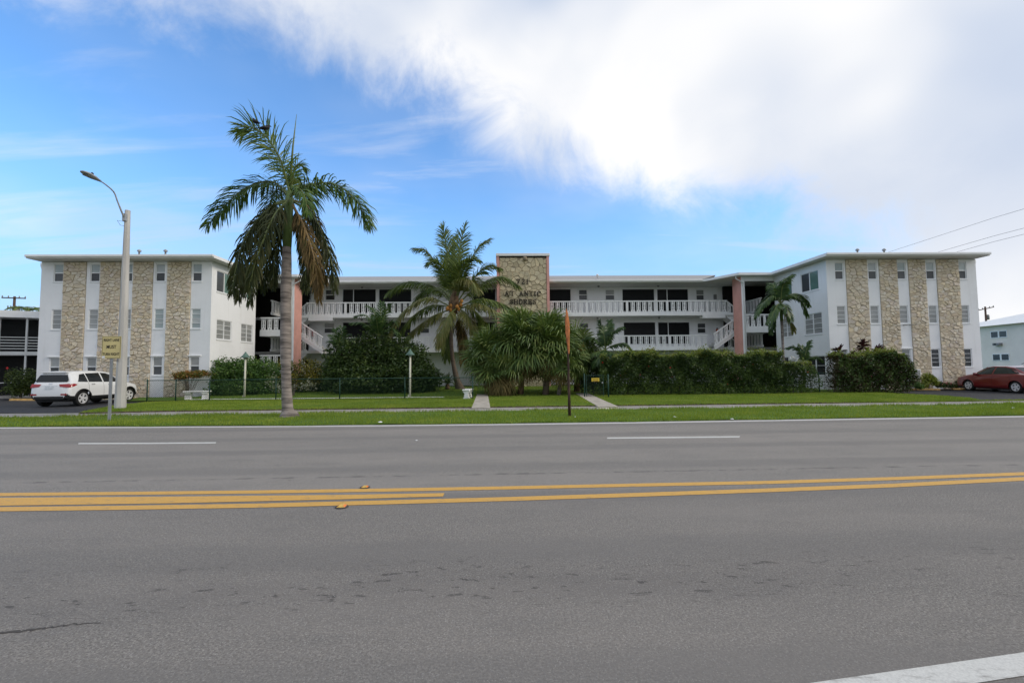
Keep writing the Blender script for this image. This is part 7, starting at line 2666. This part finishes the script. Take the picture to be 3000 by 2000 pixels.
# ------------------------------------------------------------------ neighbouring buildings
# left: two-storey porch building
lb = tag(empty('porch_building', (-38.0, 34.0, 0.0), 0.0), 'low two-storey building with dark screened porches at the left edge', 'building')
LO = (-38.0, 34.0, 0.0)
A = at(-60, 1165, 29.0)
A = Vector((-34.5, 29.2, 0))
Bv = Vector((-28.5, 32.6, 0))
dl = (Bv - A).normalized()
nl = Vector((dl.y, -dl.x, 0))
P0 = A - dl * 10
P1 = Bv + dl * 6


def lpt(s, off, z):
    p = P0 + dl * s + nl * off
    return (p.x, p.y, z)


LL = (P1 - P0).length
zE = at(60, 925, 30.9).z
def lbox(mb, s0, s1, o0, o1, z0, z1):
    vs = [lpt(s, o, z) for z in (z0, z1) for s, o in ((s0, o0), (s1, o0), (s1, o1), (s0, o1))]
    return mb.add(vs, [(0, 3, 2, 1), (4, 5, 6, 7), (0, 1, 5, 4), (1, 2, 6, 5), (2, 3, 7, 6), (3, 0, 4, 7)])


lbox(MB(), 0, LL, -9, -1.5, 0, zE - 0.25).build('wall', M['screen'], lb, LO)
lbox(MB(), -0.3, LL + 0.3, -9.3, 0.35, zE - 0.22, zE + 0.22).build('roof', M['trim'], lb, LO)
fz = at(60, 1036, 30.9).z
lbox(MB(), 0, LL, -1.5, 0.05, fz - 0.12, fz + 0.12).build('porch_floor', M['soffit'], lb, LO)
for k in range(int(LL / 1.35) + 1):
    s_ = 0.3 + k * 1.35
    w = 0.10 if k % 2 == 0 else 0.045
    lbox(MB(), s_ - w, s_ + w, -0.10, 0.02, 0, zE - 0.225).build('post', M['soffit'], lb, LO)
for k in range(5):
    lbox(MB(), 0, LL, -0.04, 0.0, fz + 0.28 + k * 0.19, fz + 0.33 + k * 0.19).build('rail', M['soffit'], lb, LO)
lbox(MB(), 0, LL, -1.48, -1.2, fz + 0.13, zE - 0.23).build('screen', M['screen'], lb, LO)
lbox(MB(), 0, LL, -0.06, -0.02, 0.95, 1.0).build('rail', M['soffit'], lb, LO)
lbox(MB(), -1, LL + 1, -1.4, 1.6, 0.0, 0.12).build('porch_slab', M['concrete'], lb, LO)

# right: white two-storey house with a hip roof
Yn = 62.0
c0 = at(2868, 1090, 68.0)
c1 = at(3120, 1090, 56.0)
rbld = tag(empty('white_house', (c0.x, c0.y, 0.0)), 'white two-storey house with a grey hip roof at the right edge', 'building')
NO = (c0.x, c0.y, 0.0)
dn = (c1 - c0)
dn.z = 0
Ln = dn.length
dn.normalize()
nn_ = Vector((dn.y, -dn.x, 0))
C0 = Vector((c0.x, c0.y, 0))
zEr = at(2885, 958, 67.3).z


def npt(s, off, z):
    p = C0 + dn * s + nn_ * off
    return (p.x, p.y, z)


wl_ = MB()
wl_.add([npt(-6, 0, 0), npt(Ln + 6, 0, 0), npt(Ln + 6, 0, zEr), npt(-6, 0, zEr), npt(-6, -12, 0), npt(Ln + 6, -12, 0), npt(Ln + 6, -12, zEr), npt(-6, -12, zEr)], [(0, 1, 2, 3), (1, 5, 6, 2), (5, 4, 7, 6), (4, 0, 3, 7)])
wl_.build('wall', M['house_wall'], rbld, NO)
zRr = at(2995, 914, 68.0).z
rf_ = MB()
e = 0.7
rf_.add([npt(-6 - e, e, zEr), npt(Ln + 6 + e, e, zEr), npt(Ln + 6 + e, -12 - e, zEr), npt(-6 - e, -12 - e, zEr), npt(Ln * 0.42, -6, zRr), npt(Ln + 1, -6, zRr)], [(0, 1, 5, 4), (1, 2, 5), (2, 3, 4, 5), (3, 0, 4), (3, 2, 1, 0)])
rf_.build('roof', M['trim'], rbld, NO)


def npx(px, py):
    """(s, z) on the wall seen at a picture position"""
    d = ray(px, py)
    M2 = np.array([[d.x, -dn.x], [d.y, -dn.y]])
    t, s = np.linalg.solve(M2, np.array([C0.x, C0.y]))
    return s, CAM_H + d.z * t


for x0_, x1_, y0_, y1_ in ((2905, 2949, 969, 989), (2911, 2956, 1037, 1055)):
    s0_, za_ = npx(x0_, y1_)
    s1_, zb_ = npx(x1_, y0_)
    w_ = MB()
    sm = (s0_ + s1_) / 2
    f = link('window', None, rbld)
    for a, b in ((s0_, sm - 0.12), (sm + 0.12, s1_)):
        pm = MB()
        pm.add([npt(a, 0.03, za_), npt(b, 0.03, za_), npt(b, 0.03, zb_), npt(a, 0.03, zb_), npt(a, 0.0, za_), npt(b, 0.0, za_), npt(b, 0.0, zb_), npt(a, 0.0, zb_)], [(0, 1, 2, 3), (0, 4, 5, 1), (1, 5, 6, 2), (2, 6, 7, 3), (3, 7, 4, 0)])
        pm.build('pane', M['glass_dark'], f, NO)
    fm_ = MB()
    for a, b, c_, d_ in ((s0_ - .09, s0_, za_ - .09, zb_ + .09), (s1_, s1_ + .09, za_ - .09, zb_ + .09), (sm - .12, sm + .12, za_, zb_), (s0_, s1_, zb_, zb_ + .09), (s0_, s1_, za_ - .09, za_)):
        fm_.add([npt(a, 0.06, c_), npt(b, 0.06, c_), npt(b, 0.06, d_), npt(a, 0.06, d_), npt(a, 0, c_), npt(b, 0, c_), npt(b, 0, d_), npt(a, 0, d_)], [(0, 1, 2, 3), (0, 4, 5, 1), (1, 5, 6, 2), (2, 6, 7, 3), (3, 7, 4, 0)])
    fm_.build('frame', M['frame'], f, NO)
s0_, za_ = npx(2918, 1012)
s1_, zb_ = npx(2937, 1004)
acb = MB()
acb.add([npt(s0_, 0.45, za_), npt(s1_, 0.45, za_), npt(s1_, 0.45, zb_), npt(s0_, 0.45, zb_), npt(s0_, 0, za_), npt(s1_, 0, za_), npt(s1_, 0, zb_), npt(s0_, 0, zb_)], [(0, 1, 2, 3), (0, 4, 5, 1), (1, 5, 6, 2), (2, 6, 7, 3), (3, 7, 4, 0)])
aco = acb.build('air_conditioner', M['grey_box'], rbld, NO)
gp = MB().add([npt(s0_ + 0.2, 0.46, za_ + 0.06), npt(s0_ + (s1_ - s0_) * .55, 0.46, za_ + 0.06), npt(s0_ + (s1_ - s0_) * .55, 0.46, zb_ - 0.06), npt(s0_ + 0.2, 0.46, zb_ - 0.06)], [(0, 1, 2, 3)])
gp.build('grille', M['black'], aco, NO)


# utility poles and wires
def utility_pole(px, ptop, Y, label, arms, rot=0.0):
    t = at(px, ptop, Y)
    r = tag(empty('utility_pole', (t.x, t.y, 0.0), rot), label, 'utility pole')
    MB().tube([(0, 0, -0.2), (0, 0, t.z)], [0.20, 0.14], 8).build('pole', M['wood'], r, None, True)
    for z, L_, tilt in arms:
        MB().tube([(-L_, -0.15, t.z - z - tilt), (L_, -0.15, t.z - z + tilt)], 0.085, 6).build('crossarm', M['wood'], r)
        for x in (-L_ * 0.95, -L_ * 0.45, L_ * 0.45, L_ * 0.95):
            MB().lathe([(0.05, 0), (0.09, 0.08), (0.05, 0.16), (0.08, 0.24), (0.02, 0.32)], (x, -0.15, t.z - z + tilt * x / L_), 8).build('insulator', M['grey_box'], r, None, True)
    MB().lathe([(0.22, -0.45), (0.24, 0), (0.22, 0.45), (0.05, 0.5)], (0.38, 0, t.z - 2.0), 10).build('transformer', M['grey_box'], r, None, True)
    return r


utility_pole(43, 868, 62.0, 'wooden utility pole with a crossarm above the porch building', [(0.25, 1.25, 0.0), (1.6, 0.6, 0)], 0.35)
utility_pole(2886, 898, 85.0, 'wooden utility pole with a tilted crossarm beside the right wing', [(0.4, 1.45, 0.3)], 0.0)
for k, (z, lab) in enumerate(((11.0, 'uppermost black overhead wire at the right of the sky'), (9.8, 'middle black overhead wire at the right of the sky'), (9.42, 'lowest black overhead wire at the right of the sky'))):
    pts = []
    for i in range(31):
        t = i / 30
        y = -20 + 125 * t
        sag = 0.35 * (4 * ((t * 2.5) % 1.0) * (1 - (t * 2.5) % 1.0))
        pts.append((32.1 + 0.008 * (y - 28), y, z - sag * 0.6 + 0.25))
    tag(MB().tube(pts, 0.011, 5).build('overhead_wire', M['wire']), lab, 'wire', 'overhead wires')
# palm tuft and tree line showing over the left porch building
pt = at(79, 912, 60.0)
tp = tag(empty('distant_palm', (pt.x, pt.y, 0.0)), 'distant palm top peeping over the porch building', 'palm tree')
MB().tube([(0, 0, 0), (0.2, 0, pt.z)], [0.25, 0.16], 8).build('trunk', M['coco_trunk'], tp, None, True)
for k in range(12):
    a = k * 2 * PI / 12 + 0.2
    dd = Vector((math.cos(a), math.sin(a), 0))
    c0_ = Vector((0.2, 0, pt.z))
    frond([c0_, c0_ + dd * 0.8 + Vector((0, 0, 0.5)), c0_ + dd * 1.8 + Vector((0, 0, 0.35)), c0_ + dd * 2.6 + Vector((0, 0, -0.5))], M['coco_leaf'], M['rachis'], tp, None, n=30, ll=0.6, lw=0.06, grav=0.6, seed=900 + k)


# tar-filled crack in the near lane
cr = [ground(x, y) for x, y in ((-260, 1880), (-60, 1862), (40, 1850), (110, 1843), (150, 1837), (215, 1828), (300, 1822))]
vs, fs = [], []
rc = random.Random(8)
C_ = spline([tuple(p) for p in cr], 46)
for i, p in enumerate(C_):
    w = 0.018 * (1 - i / 46) * rc.uniform(0.5, 1.3) + 0.002
    j = rc.uniform(-0.012, 0.012)
    vs += [(p.x, p.y + j - w, 0.003), (p.x, p.y + j + w, 0.003)]
for i in range(45):
    fs.append((2 * i, 2 * i + 2, 2 * i + 3, 2 * i + 1))
MB().add(vs, fs).build('tar_crack', M['bitumen'], road)
